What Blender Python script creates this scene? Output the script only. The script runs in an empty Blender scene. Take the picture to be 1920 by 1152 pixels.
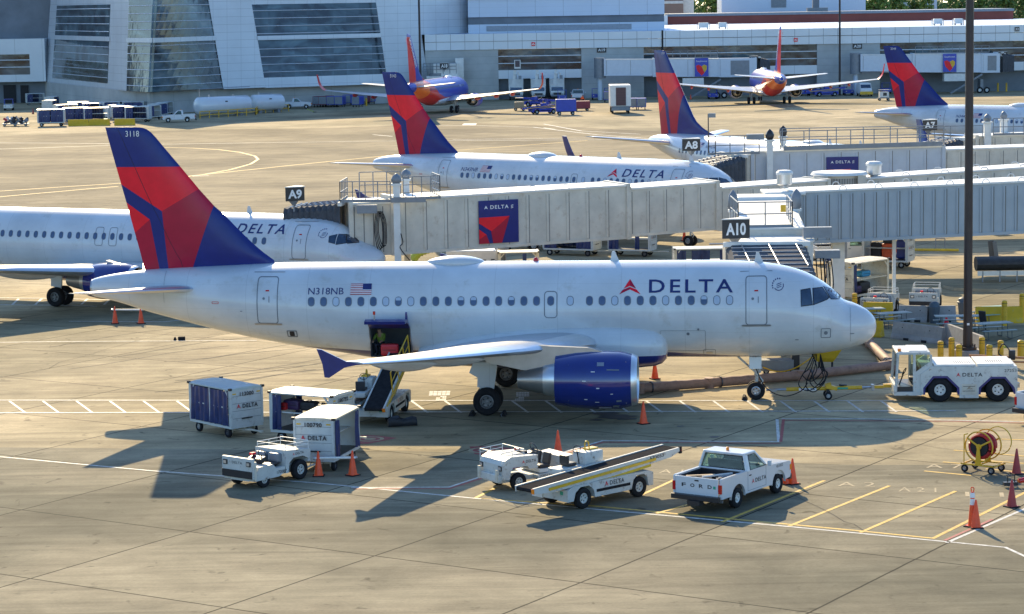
import bpy, bmesh, math, random
from mathutils import Vector, Matrix
random.seed(7)
SC = bpy.context.scene
COL = SC.collection
PI = math.pi
# ---------------- camera ----------------
CH, CP, CR, CF = 16.96, 0.1239, 0.0165, 4596.0      # height, pitch down, roll, focal in photo pixels
cam = bpy.data.objects.new('camera', bpy.data.cameras.new('camera'))
COL.objects.link(cam)
cam.data.sensor_width = 36.0
cam.data.lens = CF / 1920 * 36
cam.data.clip_start = 1.0
cam.data.clip_end = 6000
cam.matrix_world = Matrix.Translation((0, 0, CH)) @ Matrix.Rotation(PI / 2 - CP, 4, 'X') @ Matrix.Rotation(-CR, 4, 'Z')
SC.camera = cam
# ---------------- sky, sun, exposure ----------------
SUN_DIR = Vector((-0.398, 1.869, 1.0)).normalized()
SUN_EL = math.asin(SUN_DIR.z)
SUN_AZ = math.atan2(SUN_DIR.x, SUN_DIR.y)
world = bpy.data.worlds.new('World')
SC.world = world
world.use_nodes = True
wn = world.node_tree
wn.nodes.clear()
sky = wn.nodes.new('ShaderNodeTexSky')
sky.sky_type = 'NISHITA'
sky.sun_disc = False
sky.sun_elevation = SUN_EL
sky.sun_rotation = SUN_AZ
sky.altitude = 50
sky.air_density = 1.0
sky.dust_density = 0.6
sky.ozone_density = 2.5
bg = wn.nodes.new('ShaderNodeBackground')
bg.inputs['Strength'].default_value = 0.15
wo = wn.nodes.new('ShaderNodeOutputWorld')
tn = wn.nodes.new('ShaderNodeMix'); tn.data_type = 'RGBA'; tn.blend_type = 'MULTIPLY'; tn.inputs[0].default_value = 1
tn.inputs[7].default_value = (0.84, 1.01, 1.17, 1)
wn.links.new(sky.outputs[0], tn.inputs[6]); wn.links.new(tn.outputs[2], bg.inputs[0])
wn.links.new(bg.outputs[0], wo.inputs[0])
sl = bpy.data.lights.new('sun', 'SUN')
sl.energy = 4.9
sl.angle = math.radians(0.5)
sl.color = (1.0, 0.80, 0.49)
so = bpy.data.objects.new('sun', sl)
COL.objects.link(so)
so.rotation_euler = SUN_DIR.to_track_quat('Z', 'Y').to_euler()
SC.view_settings.view_transform = 'Standard'
SC.view_settings.look = 'None'
SC.view_settings.gamma = 1
SC.view_settings.exposure = 0.70
SC.render.engine = 'CYCLES'

# ---------------- picture-to-place helpers ----------------
def ray(px, py):
    X, Y = px - 960, py - 576
    c, s = math.cos(CR), math.sin(CR)
    X, Y = X * c - Y * s, X * s + Y * c
    cp, sp = math.cos(CP), math.sin(CP)
    return Vector((X / CF, cp - (Y / CF) * sp, -sp - (Y / CF) * cp))
def G(px, py, z=0.0):
    d = ray(px, py)
    t = (z - CH) / d.z
    return Vector((t * d.x, t * d.y, z))
def D(px, py, depth):
    d = ray(px, py)
    t = depth / d.y
    return Vector((t * d.x, depth, CH + t * d.z))

# ---------------- materials ----------------
MATS = {}
def pm(name, col, rough=0.5, metal=0.0, var=0.10, scale=2.0, coat=0.0, dirt=None, dirt_amt=0.0, bump=0.0, tile=None, spec=None):
    """painted / plain surface with procedural wear"""
    if name in MATS: return MATS[name]
    m = bpy.data.materials.new(name); MATS[name] = m
    m.use_nodes = True
    nt = m.node_tree; n = nt.nodes; L = nt.links
    b = n['Principled BSDF']
    b.inputs['Roughness'].default_value = rough
    b.inputs['Metallic'].default_value = metal
    if coat: b.inputs['Coat Weight'].default_value = coat; b.inputs['Coat Roughness'].default_value = 0.08
    if spec is not None: b.inputs['Specular IOR Level'].default_value = spec
    tc = n.new('ShaderNodeTexCoord')
    no = n.new('ShaderNodeTexNoise'); no.inputs['Scale'].default_value = scale; no.inputs['Detail'].default_value = 6; no.inputs['Roughness'].default_value = 0.6
    L.new(tc.outputs['Object'], no.inputs['Vector'])
    mr = n.new('ShaderNodeMapRange'); mr.inputs[1].default_value = 0.3; mr.inputs[2].default_value = 0.7
    mr.inputs[3].default_value = 1 - var; mr.inputs[4].default_value = 1 + var * 0.5
    L.new(no.outputs['Fac'], mr.inputs[0])
    mx = n.new('ShaderNodeMix'); mx.data_type = 'RGBA'; mx.blend_type = 'MULTIPLY'; mx.inputs[0].default_value = 1
    mx.inputs[6].default_value = (*col, 1)
    L.new(mr.outputs[0], mx.inputs[7])
    out = mx.outputs[2]
    if dirt_amt:
        n2 = n.new('ShaderNodeTexNoise'); n2.inputs['Scale'].default_value = scale * 2.3; n2.inputs['Detail'].default_value = 8; n2.inputs['Roughness'].default_value = 0.7
        L.new(tc.outputs['Object'], n2.inputs['Vector'])
        r2 = n.new('ShaderNodeMapRange'); r2.inputs[1].default_value = 0.56; r2.inputs[2].default_value = 0.68; r2.inputs[3].default_value = 0; r2.inputs[4].default_value = dirt_amt
        L.new(n2.outputs['Fac'], r2.inputs[0])
        m2 = n.new('ShaderNodeMix'); m2.data_type = 'RGBA'
        m2.inputs[7].default_value = (*(dirt or (0.12, 0.07, 0.035)), 1)
        L.new(r2.outputs[0], m2.inputs[0]); L.new(out, m2.inputs[6]); out = m2.outputs[2]
    L.new(out, b.inputs['Base Color'])
    if tile:   # panel seams: (axis indices, spacings, width, darkness)
        out2 = out
        for ax, sp, wd, dk in tile:
            sx = n.new('ShaderNodeSeparateXYZ'); L.new(tc.outputs['Object'], sx.inputs[0])
            dv = n.new('ShaderNodeMath'); dv.operation = 'DIVIDE'; dv.inputs[1].default_value = sp; L.new(sx.outputs[ax], dv.inputs[0])
            fr = n.new('ShaderNodeMath'); fr.operation = 'FRACT'; L.new(dv.outputs[0], fr.inputs[0])
            lt = n.new('ShaderNodeMath'); lt.operation = 'LESS_THAN'; lt.inputs[1].default_value = wd / sp; L.new(fr.outputs[0], lt.inputs[0])
            m3 = n.new('ShaderNodeMix'); m3.data_type = 'RGBA'; m3.blend_type = 'MULTIPLY'
            sc = n.new('ShaderNodeMath'); sc.operation = 'MULTIPLY'; sc.inputs[1].default_value = 1; L.new(lt.outputs[0], sc.inputs[0])
            m3.inputs[7].default_value = (dk, dk, dk, 1)
            L.new(sc.outputs[0], m3.inputs[0]); L.new(out2, m3.inputs[6]); out2 = m3.outputs[2]
        L.new(out2, b.inputs['Base Color'])
    if bump:
        bp = n.new('ShaderNodeBump'); bp.inputs['Strength'].default_value = bump; bp.inputs['Distance'].default_value = 0.02
        L.new(no.outputs['Fac'], bp.inputs['Height']); L.new(bp.outputs[0], b.inputs['Normal'])
    return m

white = pm('white_paint', (0.64, 0.66, 0.67), 0.28, var=0.05, scale=0.7, coat=0.5)
planewhite = pm('aircraft_white', (0.60, 0.625, 0.63), 0.26, var=0.16, scale=0.35, coat=0.45, dirt=(.44, .44, .40), dirt_amt=.6, tile=[(0, 2.67, .022, .84), (2, 1.03, .016, .90)])
gsewhite = pm('equipment_white', (0.56, 0.57, 0.53), 0.45, var=0.14, scale=2.2, dirt=(0.14, 0.08, 0.04), dirt_amt=0.8)
rustwhite = pm('rusty_white', (0.62, 0.58, 0.47), 0.6, var=0.2, scale=2.5, dirt=(0.25, 0.12, 0.04), dirt_amt=0.8)
cartwhite = pm('cart_panel', (0.54, 0.57, 0.55), 0.4, var=0.1, scale=2.0, dirt=(0.15, 0.09, 0.05), dirt_amt=0.35)
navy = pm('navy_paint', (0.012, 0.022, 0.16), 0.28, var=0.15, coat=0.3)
bluep = pm('engine_blue', (0.008, 0.022, 0.18), 0.14, var=0.12, coat=0.8)
redb = pm('livery_bright_red', (0.85, 0.012, 0.03), 0.30, var=0.1, coat=0.12, spec=0.25)
redd = pm('livery_dark_red', (0.42, 0.010, 0.04), 0.30, var=0.1, coat=0.12, spec=0.25)
beltm = pm('belt_rubber', (0.03, 0.03, 0.032), 1.0, var=.3, scale=5, spec=0.02)
gapm = pm('gap_dark', (.02, .015, .03), .8)
fnavy = pm('livery_navy', (0.014, 0.026, 0.17), 0.30, var=0.12, coat=0.12, spec=0.25)
gmetal = pm('bare_metal', (0.42, 0.43, 0.45), 0.32, 0.85, var=0.12)
smetal = pm('polished_metal', (0.70, 0.72, 0.74), 0.30, 0.8, var=0.06)
dmetal = pm('dark_metal', (0.09, 0.09, 0.10), 0.45, 0.5, var=0.3)
wmetal = pm('wing_grey', (0.42, 0.44, 0.46), 0.34, 0.1, var=0.14, scale=0.8, dirt=(0.16, 0.14, 0.12), dirt_amt=0.25)
rubber = pm('rubber', (0.020, 0.020, 0.022), 0.85, var=0.3, scale=6, spec=.2)
black = pm('black_paint', (0.022, 0.022, 0.026), 0.4, var=0.3)
dark = pm('dark_void', (0.012, 0.012, 0.014), 0.7)
wglass = pm('window_glass', (0.07, 0.11, 0.20), 0.12, var=0.2, scale=4)
shade = pm('window_shade', (0.42, 0.50, 0.60), 0.4)
cglass = pm('cockpit_glass', (0.025, 0.05, 0.09), 0.05, var=0.4, scale=3, coat=1)
seam = pm('panel_seam', (0.16, 0.18, 0.20), 0.5)
lett = pm('letter_navy', (0.016, 0.026, 0.13), 0.35)
lettk = pm('letter_black', (0.03, 0.03, 0.035), 0.45)
lettw = pm('letter_white', (0.78, 0.78, 0.76), 0.45)
orange = pm('cone_orange', (0.92, 0.085, 0.010), 0.42, var=0.15, scale=5, dirt=(0.2, 0.03, 0.01), dirt_amt=0.4)
oldcone = pm('cone_faded_red', (0.36, 0.035, 0.03), 0.5, var=0.2, scale=5)
yellow = pm('safety_yellow', (0.72, 0.42, 0.02), 0.42, var=0.15, dirt=(0.12, 0.07, 0.02), dirt_amt=0.5, scale=3)
dyellow = pm('worn_yellow', (0.65, 0.45, 0.03), 0.6, var=0.2, dirt=(0.25, 0.22, 0.14), dirt_amt=0.5, scale=1.6)
curt = pm('curtain_blue', (0.010, 0.030, 0.13), 0.38, var=0.35, scale=5, bump=0.3)
gray = pm('grey_metal', (0.22, 0.24, 0.26), 0.5, 0.2, var=0.15)
conc = pm('cast_concrete', (0.34, 0.33, 0.31), 0.85, var=0.25, scale=1.5, bump=0.3, dirt=(0.16, 0.15, 0.13), dirt_amt=0.4)
amber = pm('amber_lens', (0.9, 0.25, 0.02), 0.2)
redlens = pm('red_lens', (0.55, 0.01, 0.01), 0.2, coat=0.5)
bagk = pm('bag_black', (0.02, 0.022, 0.028), 0.6, var=0.4, scale=8, bump=0.5)
bagr = pm('bag_red', (0.42, 0.015, 0.02), 0.5, var=0.3, scale=6, bump=0.3)
bagb = pm('bag_blue', (0.02, 0.10, 0.35), 0.5, var=0.3, scale=6, bump=0.3)
bago = pm('bag_orange', (0.75, 0.11, 0.03), 0.5, var=0.3, scale=6, bump=0.3)
bagp = pm('bag_purple', (0.05, 0.025, 0.09), 0.55, var=0.3, scale=6, bump=0.3)
gpole = pm('pole_dark', (0.045, 0.035, 0.035), 0.45, 0.3, var=0.2)
bridgem = pm('bridge_panel', (0.62, 0.57, 0.47), 0.45, var=0.18, scale=0.9, dirt=(0.36, 0.25, 0.15), dirt_amt=0.4)
bridgeg = pm('bridge_grey', (0.38, 0.42, 0.44), 0.4, var=0.1, scale=0.8)
roofw = pm('roof_white', (0.72, 0.71, 0.66), 0.5, var=0.12)
canopy = pm('canopy_fabric', (0.07, 0.075, 0.085), 0.75, var=0.35, scale=3, bump=0.4)
swblue = pm('southern_blue', (0.03, 0.06, 0.42), 0.35, var=0.1, coat=0.15, spec=0.3)
swred = pm('warm_red', (0.70, 0.03, 0.025), 0.35, var=0.1, coat=0.15, spec=0.3)
sworange = pm('warm_orange', (0.90, 0.18, 0.02), 0.35, var=0.1, coat=0.15, spec=0.3)
hose_y = pm('duct_green', (0.42, 0.48, 0.06), 0.6)
ductm = pm('air_duct_brown', (0.30, 0.18, 0.13), 0.7, var=0.25, scale=3, dirt=(0.06, 0.04, 0.03), dirt_amt=0.5)

# ---------------- tags ----------------
def tag(o, label=None, cat=None, group=None, kind=None):
    if label: o['label'] = label
    if cat: o['category'] = cat
    if group: o['group'] = group
    if kind: o['kind'] = kind
    return o
def thing(name, label, cat, loc=(0, 0, 0), rz=0.0, group=None):
    o = bpy.data.objects.new(name, None); COL.objects.link(o)
    o.empty_display_size = 0.3
    o.location = loc; o.rotation_euler = (0, 0, rz)
    return tag(o, label, cat, group)
def copy_tree(o, parent=None):
    c = o.copy(); COL.objects.link(c); c.parent = parent
    for ch in list(o.children): copy_tree(ch, c)
    return c
def dup(root, loc, rz, label, group=None, cat=None):
    r = copy_tree(root)
    r.location = loc; r.rotation_euler = (0, 0, rz); r['label'] = label
    if group: r['group'] = group
    if cat: r['category'] = cat
    return r

# ---------------- mesh builder ----------------
class MB:
    def __init__(s):
        s.v = []; s.f = []; s.m = []; s.mats = []; s.cur = 0; s.sm = []; s.smooth = False
        s.M = Matrix.Identity(4)
    def mat(s, m):
        if m not in s.mats: s.mats.append(m)
        s.cur = s.mats.index(m); return s
    def add(s, vs, fs):
        b = len(s.v)
        s.v += [tuple(s.M @ Vector(v)) for v in vs]
        for f in fs:
            s.f.append([b + i for i in f]); s.m.append(s.cur); s.sm.append(s.smooth)
        return s
    def box(s, c, d, r=None, bev=0.0):
        x, y, z = d[0] / 2, d[1] / 2, d[2] / 2
        if bev:
            return s.bevbox(c, d, r, bev)
        vs = [(-x, -y, -z), (x, -y, -z), (x, y, -z), (-x, y, -z), (-x, -y, z), (x, -y, z), (x, y, z), (-x, y, z)]
        R = rotm(r)
        vs = [R @ Vector(v) + Vector(c) for v in vs]
        return s.add(vs, [(0, 3, 2, 1), (4, 5, 6, 7), (0, 1, 5, 4), (1, 2, 6, 5), (2, 3, 7, 6), (3, 0, 4, 7)])
    def bevbox(s, c, d, r, bev):
        bm = bmesh.new(); bmesh.ops.create_cube(bm, size=1)
        for v in bm.verts: v.co = Vector((v.co.x * d[0], v.co.y * d[1], v.co.z * d[2]))
        bmesh.ops.bevel(bm, geom=bm.edges[:] , offset=min(bev, min(d) * 0.45), segments=2, affect='EDGES', profile=0.6)
        R = rotm(r)
        bm.verts.index_update()
        vs = [R @ v.co + Vector(c) for v in bm.verts]; fs = [[v.index for v in f.verts] for f in bm.faces]
        bm.free(); return s.add(vs, fs)
    def bb(s, x0, x1, y0, y1, z0, z1, bev=0.0):
        return s.box(((x0 + x1) / 2, (y0 + y1) / 2, (z0 + z1) / 2), (abs(x1 - x0), abs(y1 - y0), abs(z1 - z0)), None, bev)
    def cyl(s, a, b, r0, r1=None, n=12, caps=True):
        r1 = r0 if r1 is None else r1
        a = Vector(a); b = Vector(b); d = (b - a)
        q = d.to_track_quat('Z', 'Y').to_matrix()
        vs = []
        for p, r in ((a, r0), (b, r1)):
            for i in range(n):
                t = 2 * PI * i / n
                vs.append(p + q @ Vector((r * math.cos(t), r * math.sin(t), 0)))
        fs = [(i, (i + 1) % n, n + (i + 1) % n, n + i) for i in range(n)]
        sm = s.smooth; s.smooth = n >= 10
        s.add(vs, fs); s.smooth = sm
        if caps:
            s.add(vs[:n], [list(range(n))[::-1]]); s.add(vs[n:], [list(range(n))])
        return s
    def tube(s, pts, r, n=6):
        for a, b in zip(pts[:-1], pts[1:]):
            if (Vector(a) - Vector(b)).length > 1e-5: s.cyl(a, b, r, r, n)
        return s
    def spline(s, pts, r, n=8, seg=6, closed=False):
        P = [Vector(p) for p in pts]; out = []
        k = len(P)
        rng = k if closed else k - 1
        for i in range(rng):
            if closed: p0, p1, p2, p3 = P[i - 1], P[i], P[(i + 1) % k], P[(i + 2) % k]
            else: p0, p1, p2, p3 = P[max(i - 1, 0)], P[i], P[i + 1], P[min(i + 2, k - 1)]
            for j in range(seg):
                t = j / seg
                out.append(0.5 * ((2 * p1) + (-p0 + p2) * t + (2 * p0 - 5 * p1 + 4 * p2 - p3) * t * t + (-p0 + 3 * p1 - 3 * p2 + p3) * t ** 3))
        if closed: out.append(out[0].copy())
        else: out.append(P[-1])
        rings = []
        for i, p in enumerate(out):
            d = (out[min(i + 1, len(out) - 1)] - out[max(i - 1, 0)])
            if d.length < 1e-9: d = Vector((0, 0, 1))
            d.normalize()
            up = Vector((0, 0, 1)) if abs(d.z) < 0.92 else Vector((1, 0, 0))
            a = d.cross(up).normalized(); b = a.cross(d)
            rings.append([p + a * (r * math.cos(2 * PI * j / n)) + b * (r * math.sin(2 * PI * j / n)) for j in range(n)])
        sm = s.smooth; s.smooth = True
        s.loft(rings); s.smooth = sm
        return s
    def loft(s, rings, closed=True, cap0=True, cap1=True):
        n = len(rings[0]); vs = [p for r in rings for p in r]; fs = []
        for k in range(len(rings) - 1):
            for i in range(n if closed else n - 1):
                j = (i + 1) % n
                fs.append((k * n + i, k * n + j, (k + 1) * n + j, (k + 1) * n + i))
        s.add(vs, fs)
        if closed and cap0: s.add(rings[0], [list(range(n))[::-1]])
        if closed and cap1: s.add(rings[-1], [list(range(n))])
        return s
    def revolve(s, prof, c, axis='x', n=32, caps=False):
        """prof: (axial, radius)"""
        rings = []
        for a, r in prof:
            ring = []
            for i in range(n):
                t = 2 * PI * i / n; u, w = r * math.cos(t), r * math.sin(t)
                p = {'x': (a, u, w), 'y': (u, a, w), 'z': (u, w, a)}[axis]
                ring.append(Vector(c) + Vector(p))
            rings.append(ring)
        sm = s.smooth; s.smooth = True
        s.loft(rings, True, caps, caps); s.smooth = sm
        return s
    def prism(s, poly, axis, a, b):
        """extrude a 2-D polygon along axis from a to b; axis 'x': poly=(y,z), 'y': poly=(x,z), 'z': poly=(x,y)"""
        def P(u, w, t): return {'x': (t, u, w), 'y': (u, t, w), 'z': (u, w, t)}[axis]
        n = len(poly)
        vs = [P(u, w, a) for u, w in poly] + [P(u, w, b) for u, w in poly]
        fs = [(i, (i + 1) % n, n + (i + 1) % n, n + i) for i in range(n)] + [list(range(n))[::-1], list(range(n, 2 * n))]
        return s.add(vs, fs)
    def quad(s, a, b, c, d): return s.add([a, b, c, d], [(0, 1, 2, 3)])
    def poly(s, pts): return s.add(pts, [list(range(len(pts)))])
    def build(s, name, m=None, parent=None, smooth=None, fix=True, auto=None):
        me = bpy.data.meshes.new(name)
        me.from_pydata(s.v, [], s.f)
        if m is not None and not s.mats: s.mats = [m]
        for mm in s.mats: me.materials.append(mm)
        me.polygons.foreach_set('material_index', s.m)
        me.polygons.foreach_set('use_smooth', [True] * len(s.f) if smooth else s.sm)
        if fix:
            bm = bmesh.new(); bm.from_mesh(me)
            if smooth or any(s.sm): bmesh.ops.remove_doubles(bm, verts=bm.verts, dist=1e-5)
            bmesh.ops.recalc_face_normals(bm, faces=bm.faces); bm.to_mesh(me); bm.free()
        if auto or any(s.sm) or smooth:
            try: me.set_sharp_from_angle(angle=math.radians(auto or 38))
            except Exception: pass
        me.update()
        o = bpy.data.objects.new(name, me); COL.objects.link(o)
        if parent is not None: o.parent = parent
        return o
def rotm(r):
    if r is None: return Matrix.Identity(3)
    from mathutils import Euler
    return Euler(r).to_matrix()

# ---------------- lettering ----------------
TX = {}
def text2d(s, h=1.0, spacing=1.0, bold=0.0, align='CENTER', italic=0.0):
    key = (s, spacing, bold)
    if key not in TX:
        cu = bpy.data.curves.new('t', 'FONT'); cu.body = s; cu.size = 1.0
        cu.space_character = spacing; cu.offset = bold; cu.resolution_u = 3
        ob = bpy.data.objects.new('t', cu); COL.objects.link(ob)
        dg = bpy.context.evaluated_depsgraph_get(); dg.update()
        me = bpy.data.meshes.new_from_object(ob.evaluated_get(dg))
        vs = [(v.co.x, v.co.y) for v in me.vertices]; fs = [list(p.vertices) for p in me.polygons]
        bpy.data.objects.remove(ob); bpy.data.meshes.remove(me)
        TX[key] = (vs, fs)
    vs, fs = TX[key]
    xs = [v[0] for v in vs]; ys = [v[1] for v in vs]
    x0, x1, y0, y1 = min(xs), max(xs), min(ys), max(ys)
    k = h / (y1 - y0)
    cx = {'CENTER': (x0 + x1) / 2, 'LEFT': x0, 'RIGHT': x1}[align]
    out = [((x - cx) * k + italic * (y - (y0 + y1) / 2) * k, (y - (y0 + y1) / 2) * k) for x, y in vs]
    return out, fs, (x1 - x0) * k
def text_fit(s, w, h, **kw):
    """lettering stretched to width w and height h, centred"""
    vs, fs, W = text2d(s, h, **kw)
    return [(x * w / W, y) for x, y in vs], fs
def decal(mb, v2f, o, u, w):
    """lay flat lettering at point o with axes u (right) and w (up)"""
    vs, fs = v2f; o = Vector(o); u = Vector(u); w = Vector(w)
    return mb.add([o + u * a + w * b for a, b in vs], fs)
WID_BR = [[(-0.5, -0.5), (0.0, 0.5), (0.5, -0.5), (0.0, -0.18)]]
def widget(mb, o, u, w, s, mb_r=redb, mb_d=redd):
    """three-sided arrowhead emblem, size s"""
    o = Vector(o); u = Vector(u) * s; w = Vector(w) * s
    def P(a, b): return o + u * a + w * b
    mb.mat(mb_r); mb.poly([P(-0.04, 0.5), P(-0.46, -0.42), P(0.0, -0.05)]) if False else None
    mb.mat(mb_r); mb.poly([P(0, 0.5), P(-0.33, -0.12), P(0, 0.05)]); mb.mat(mb_d); mb.poly([P(0, 0.5), P(0, 0.05), P(0.33, -0.12)])
    mb.mat(mb_d); mb.poly([P(-0.37, -0.2), P(-0.55, -0.5), P(0, -0.17), P(0, -0.02)]); mb.mat(mb_r); mb.poly([P(0.37, -0.2), P(0, -0.02), P(0, -0.17), P(0.55, -0.5)])
    return mb
def sign_text(parent, s, o, u, w, width, h, m=lett, name='lettering', emblem=False, spacing=1.15, bold=0.0):
    """airline-style lettering as a child mesh; with emblem, the arrowhead goes before the word"""
    mb = MB(); u = Vector(u).normalized(); w = Vector(w).normalized(); o = Vector(o)
    if emblem:
        e = h * 1.15
        tw = width - e * 1.5
        widget(mb, o - u * (width / 2 - e * 0.55), u, w, e)
        mb.mat(m); decal(mb, text_fit(s, tw, h, spacing=spacing, bold=bold), o + u * (width / 2 - tw / 2), u, w)
    else:
        mb.mat(m); decal(mb, text_fit(s, width, h, spacing=spacing, bold=bold), o, u, w)
    return mb.build(name, None, parent, fix=False)
def wheel(parent, c, r, w, name='wheel', axis='y', hub=gsewhite, hr=0.5, n=24, side=-1):
    """tyre with a rim child; local origin at the wheel centre"""
    mb = MB(); mb.mat(rubber)
    h = w / 2
    mb.revolve([(-h * 0.7, r * hr), (-h, r * (hr + 0.12)), (-h * 0.98, r * 0.86), (-h * 0.72, r * 0.97), (0, r), (h * 0.72, r * 0.97), (h * 0.98, r * 0.86), (h, r * (hr + 0.12)), (h * 0.7, r * hr)], (0, 0, 0), 'y', n)
    t = mb.build(name, None, parent); t.location = c
    mb = MB(); mb.mat(hub)
    for sg in (-1, 1):
        mb.revolve([(sg * h * 0.66, r * hr * 1.0), (sg * h * 0.72, r * hr * 0.86), (sg * h * 0.35, r * hr * 0.72), (sg * h * 0.30, r * hr * 0.35), (sg * h * 0.62, r * hr * 0.3), (sg * h * 0.66, 0.001)], (0, 0, 0), 'y', 16)
    mb.mat(dark)
    for sg in (-1, 1):
        for k in range(5):
            a = 2 * PI * k / 5
            x, z = r * hr * 0.55 * math.cos(a), r * hr * 0.55 * math.sin(a)
            mb.cyl((x, sg * h * 0.36, z), (x, sg * h * 0.42, z), r * hr * 0.12, n=8)
    mb.build('rim', None, t)
    return t
def place2(o, pxA, pxB, A, B):
    """stand o on the ground so that local ground points A and B fall on two seen ground points"""
    a, b = G(*pxA), G(*pxB); A = Vector((A[0], A[1], 0)); B = Vector((B[0], B[1], 0))
    ang = math.atan2((b - a).y, (b - a).x) - math.atan2((B - A).y, (B - A).x)
    M = Matrix.Rotation(ang, 3, 'Z')
    o.location = (a + b) / 2 - M @ ((A + B) / 2 * o.scale[0]); o.rotation_euler = (0, 0, ang)
    return o
# ---------------- the ground ----------------
def ground_mat(name, cols, joints=True, joint_dark=0.2, streak=True):
    m = bpy.data.materials.new(name); m.use_nodes = True
    nt = m.node_tree; n = nt.nodes; L = nt.links; b = n['Principled BSDF']
    b.inputs['Roughness'].default_value = 0.9; b.inputs['Specular IOR Level'].default_value = 0.12
    tc = n.new('ShaderNodeTexCoord')
    def noise(scale, detail=6, rough=0.6, vec=None, dist=0.0):
        k = n.new('ShaderNodeTexNoise'); k.inputs['Scale'].default_value = scale; k.inputs['Detail'].default_value = detail; k.inputs['Roughness'].default_value = rough; k.inputs['Distortion'].default_value = dist
        L.new(vec or tc.outputs['Object'], k.inputs['Vector']); return k.outputs['Fac']
    def rng(v, a, b2, c, d):
        k = n.new('ShaderNodeMapRange'); L.new(v, k.inputs[0])
        for i, x in enumerate((a, b2, c, d)): k.inputs[i + 1].default_value = x
        return k.outputs[0]
    def mul(col, f):
        k = n.new('ShaderNodeMix'); k.data_type = 'RGBA'; k.blend_type = 'MULTIPLY'; k.inputs[0].default_value = 1
        L.new(col, k.inputs[6]); L.new(f, k.inputs[7]); return k.outputs[2]
    def math_(op, a, b2=None):
        k = n.new('ShaderNodeMath'); k.operation = op
        for i, x in enumerate((a, b2)):
            if x is None: continue
            if isinstance(x, (int, float)): k.inputs[i].default_value = x
            else: L.new(x, k.inputs[i])
        return k.outputs[0]
    cr = n.new('ShaderNodeValToRGB'); cr.color_ramp.elements[0].position = 0.39; cr.color_ramp.elements[1].position = 0.61
    cr.color_ramp.elements[0].color = (*cols[0], 1); cr.color_ramp.elements[1].color = (*cols[1], 1)
    L.new(noise(0.055, 5, 0.55), cr.inputs[0]); col = cr.outputs[0]
    rot = n.new('ShaderNodeMapping'); rot.inputs['Rotation'].default_value = (0, 0, math.radians(32.4)); L.new(tc.outputs['Object'], rot.inputs[0])
    # streaky wear along the lanes
    st = n.new('ShaderNodeMapping'); st.inputs['Scale'].default_value = (0.10, 1.1, 1); st.inputs['Rotation'].default_value = (0, 0, math.radians(-4)); L.new(tc.outputs['Object'], st.inputs[0])
    col = mul(col, rng(noise(1.0, 7, 0.65, st.outputs[0], 0.6), 0.3, 0.72, 0.66, 1.22))
    col = mul(col, rng(noise(0.35, 8, 0.7, None, 0.4), 0.3, 0.7, 0.72, 1.18))
    col = mul(col, rng(noise(9, 4, 0.6), 0.3, 0.7, 0.90, 1.08))
    # dark spots and pale scrapes
    st2 = n.new('ShaderNodeMapping'); st2.inputs['Scale'].default_value = (0.35, 2.6, 1); L.new(tc.outputs['Object'], st2.inputs[0])
    col = mul(col, rng(noise(0.9, 6, 0.75, st2.outputs[0], 1.2), 0.62, 0.74, 1.0, 1.35))
    col = mul(col, rng(noise(1.3, 4, 0.5, None, 0.8), 0.26, 0.36, 0.5, 1.0))
    if joints:
        sx = n.new('ShaderNodeSeparateXYZ'); L.new(rot.outputs[0], sx.inputs[0])
        tot = None; cells = []
        wob = math_('MULTIPLY', math_('SUBTRACT', noise(0.6, 3), 0.5), 0.05)
        for ax, off in ((0, 43.55), (1, -60.45 + 7.4 * 9)):
            v = math_('DIVIDE', math_('ADD', math_('ADD', sx.outputs[ax], wob), off + 7.4 * 100), 7.4)
            fr = math_('FRACT', v); cells.append(math_('FLOOR', v))
            d = math_('ABSOLUTE', math_('SUBTRACT', fr, 0.5))     # 0.5 at the joint
            ln = rng(d, 0.5 - 0.0064, 0.5 - 0.0034, 0.0, 1.0)
            tot = ln if tot is None else math_('MAXIMUM', tot, ln)
        cb = n.new('ShaderNodeCombineXYZ'); L.new(cells[0], cb.inputs[0]); L.new(cells[1], cb.inputs[1])
        wnz = n.new('ShaderNodeTexWhiteNoise'); L.new(cb.outputs[0], wnz.inputs['Vector'])
        col = mul(col, rng(wnz.outputs['Value'], 0, 1, 0.90, 1.07))
        col = mul(col, rng(tot, 0, 1, 1.0, joint_dark))
    L.new(col, b.inputs['Base Color'])
    bp = n.new('ShaderNodeBump'); bp.inputs['Strength'].default_value = 0.25; bp.inputs['Distance'].default_value = 0.01
    L.new(noise(14, 4), bp.inputs['Height']); L.new(bp.outputs[0], b.inputs['Normal'])
    return m
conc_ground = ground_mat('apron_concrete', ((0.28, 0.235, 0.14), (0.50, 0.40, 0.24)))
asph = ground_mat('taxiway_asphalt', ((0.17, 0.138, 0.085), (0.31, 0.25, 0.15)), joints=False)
dark_conc = ground_mat('dark_concrete', ((0.165, 0.150, 0.10), (0.34, 0.29, 0.19)), joint_dark=0.16)
def sheet(name, pts, z, m, kind='structure'):
    mb = MB(); mb.mat(m); mb.poly([(p[0], p[1], z) for p in pts])
    return tag(mb.build(name), kind=kind)
sheet('ground', [(-2500, -200), (2500, -200), (2500, 5000), (-2500, 5000)], 0.0, conc_ground)
# darker concrete tone for the slabs nearest the viewer
sheet('foreground_apron', [(-60, 20), (60, 20), (60, 87), (33, 86), (12, 88), (-4, 92.2), (-60, 100)], 0.004, dark_conc)
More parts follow.
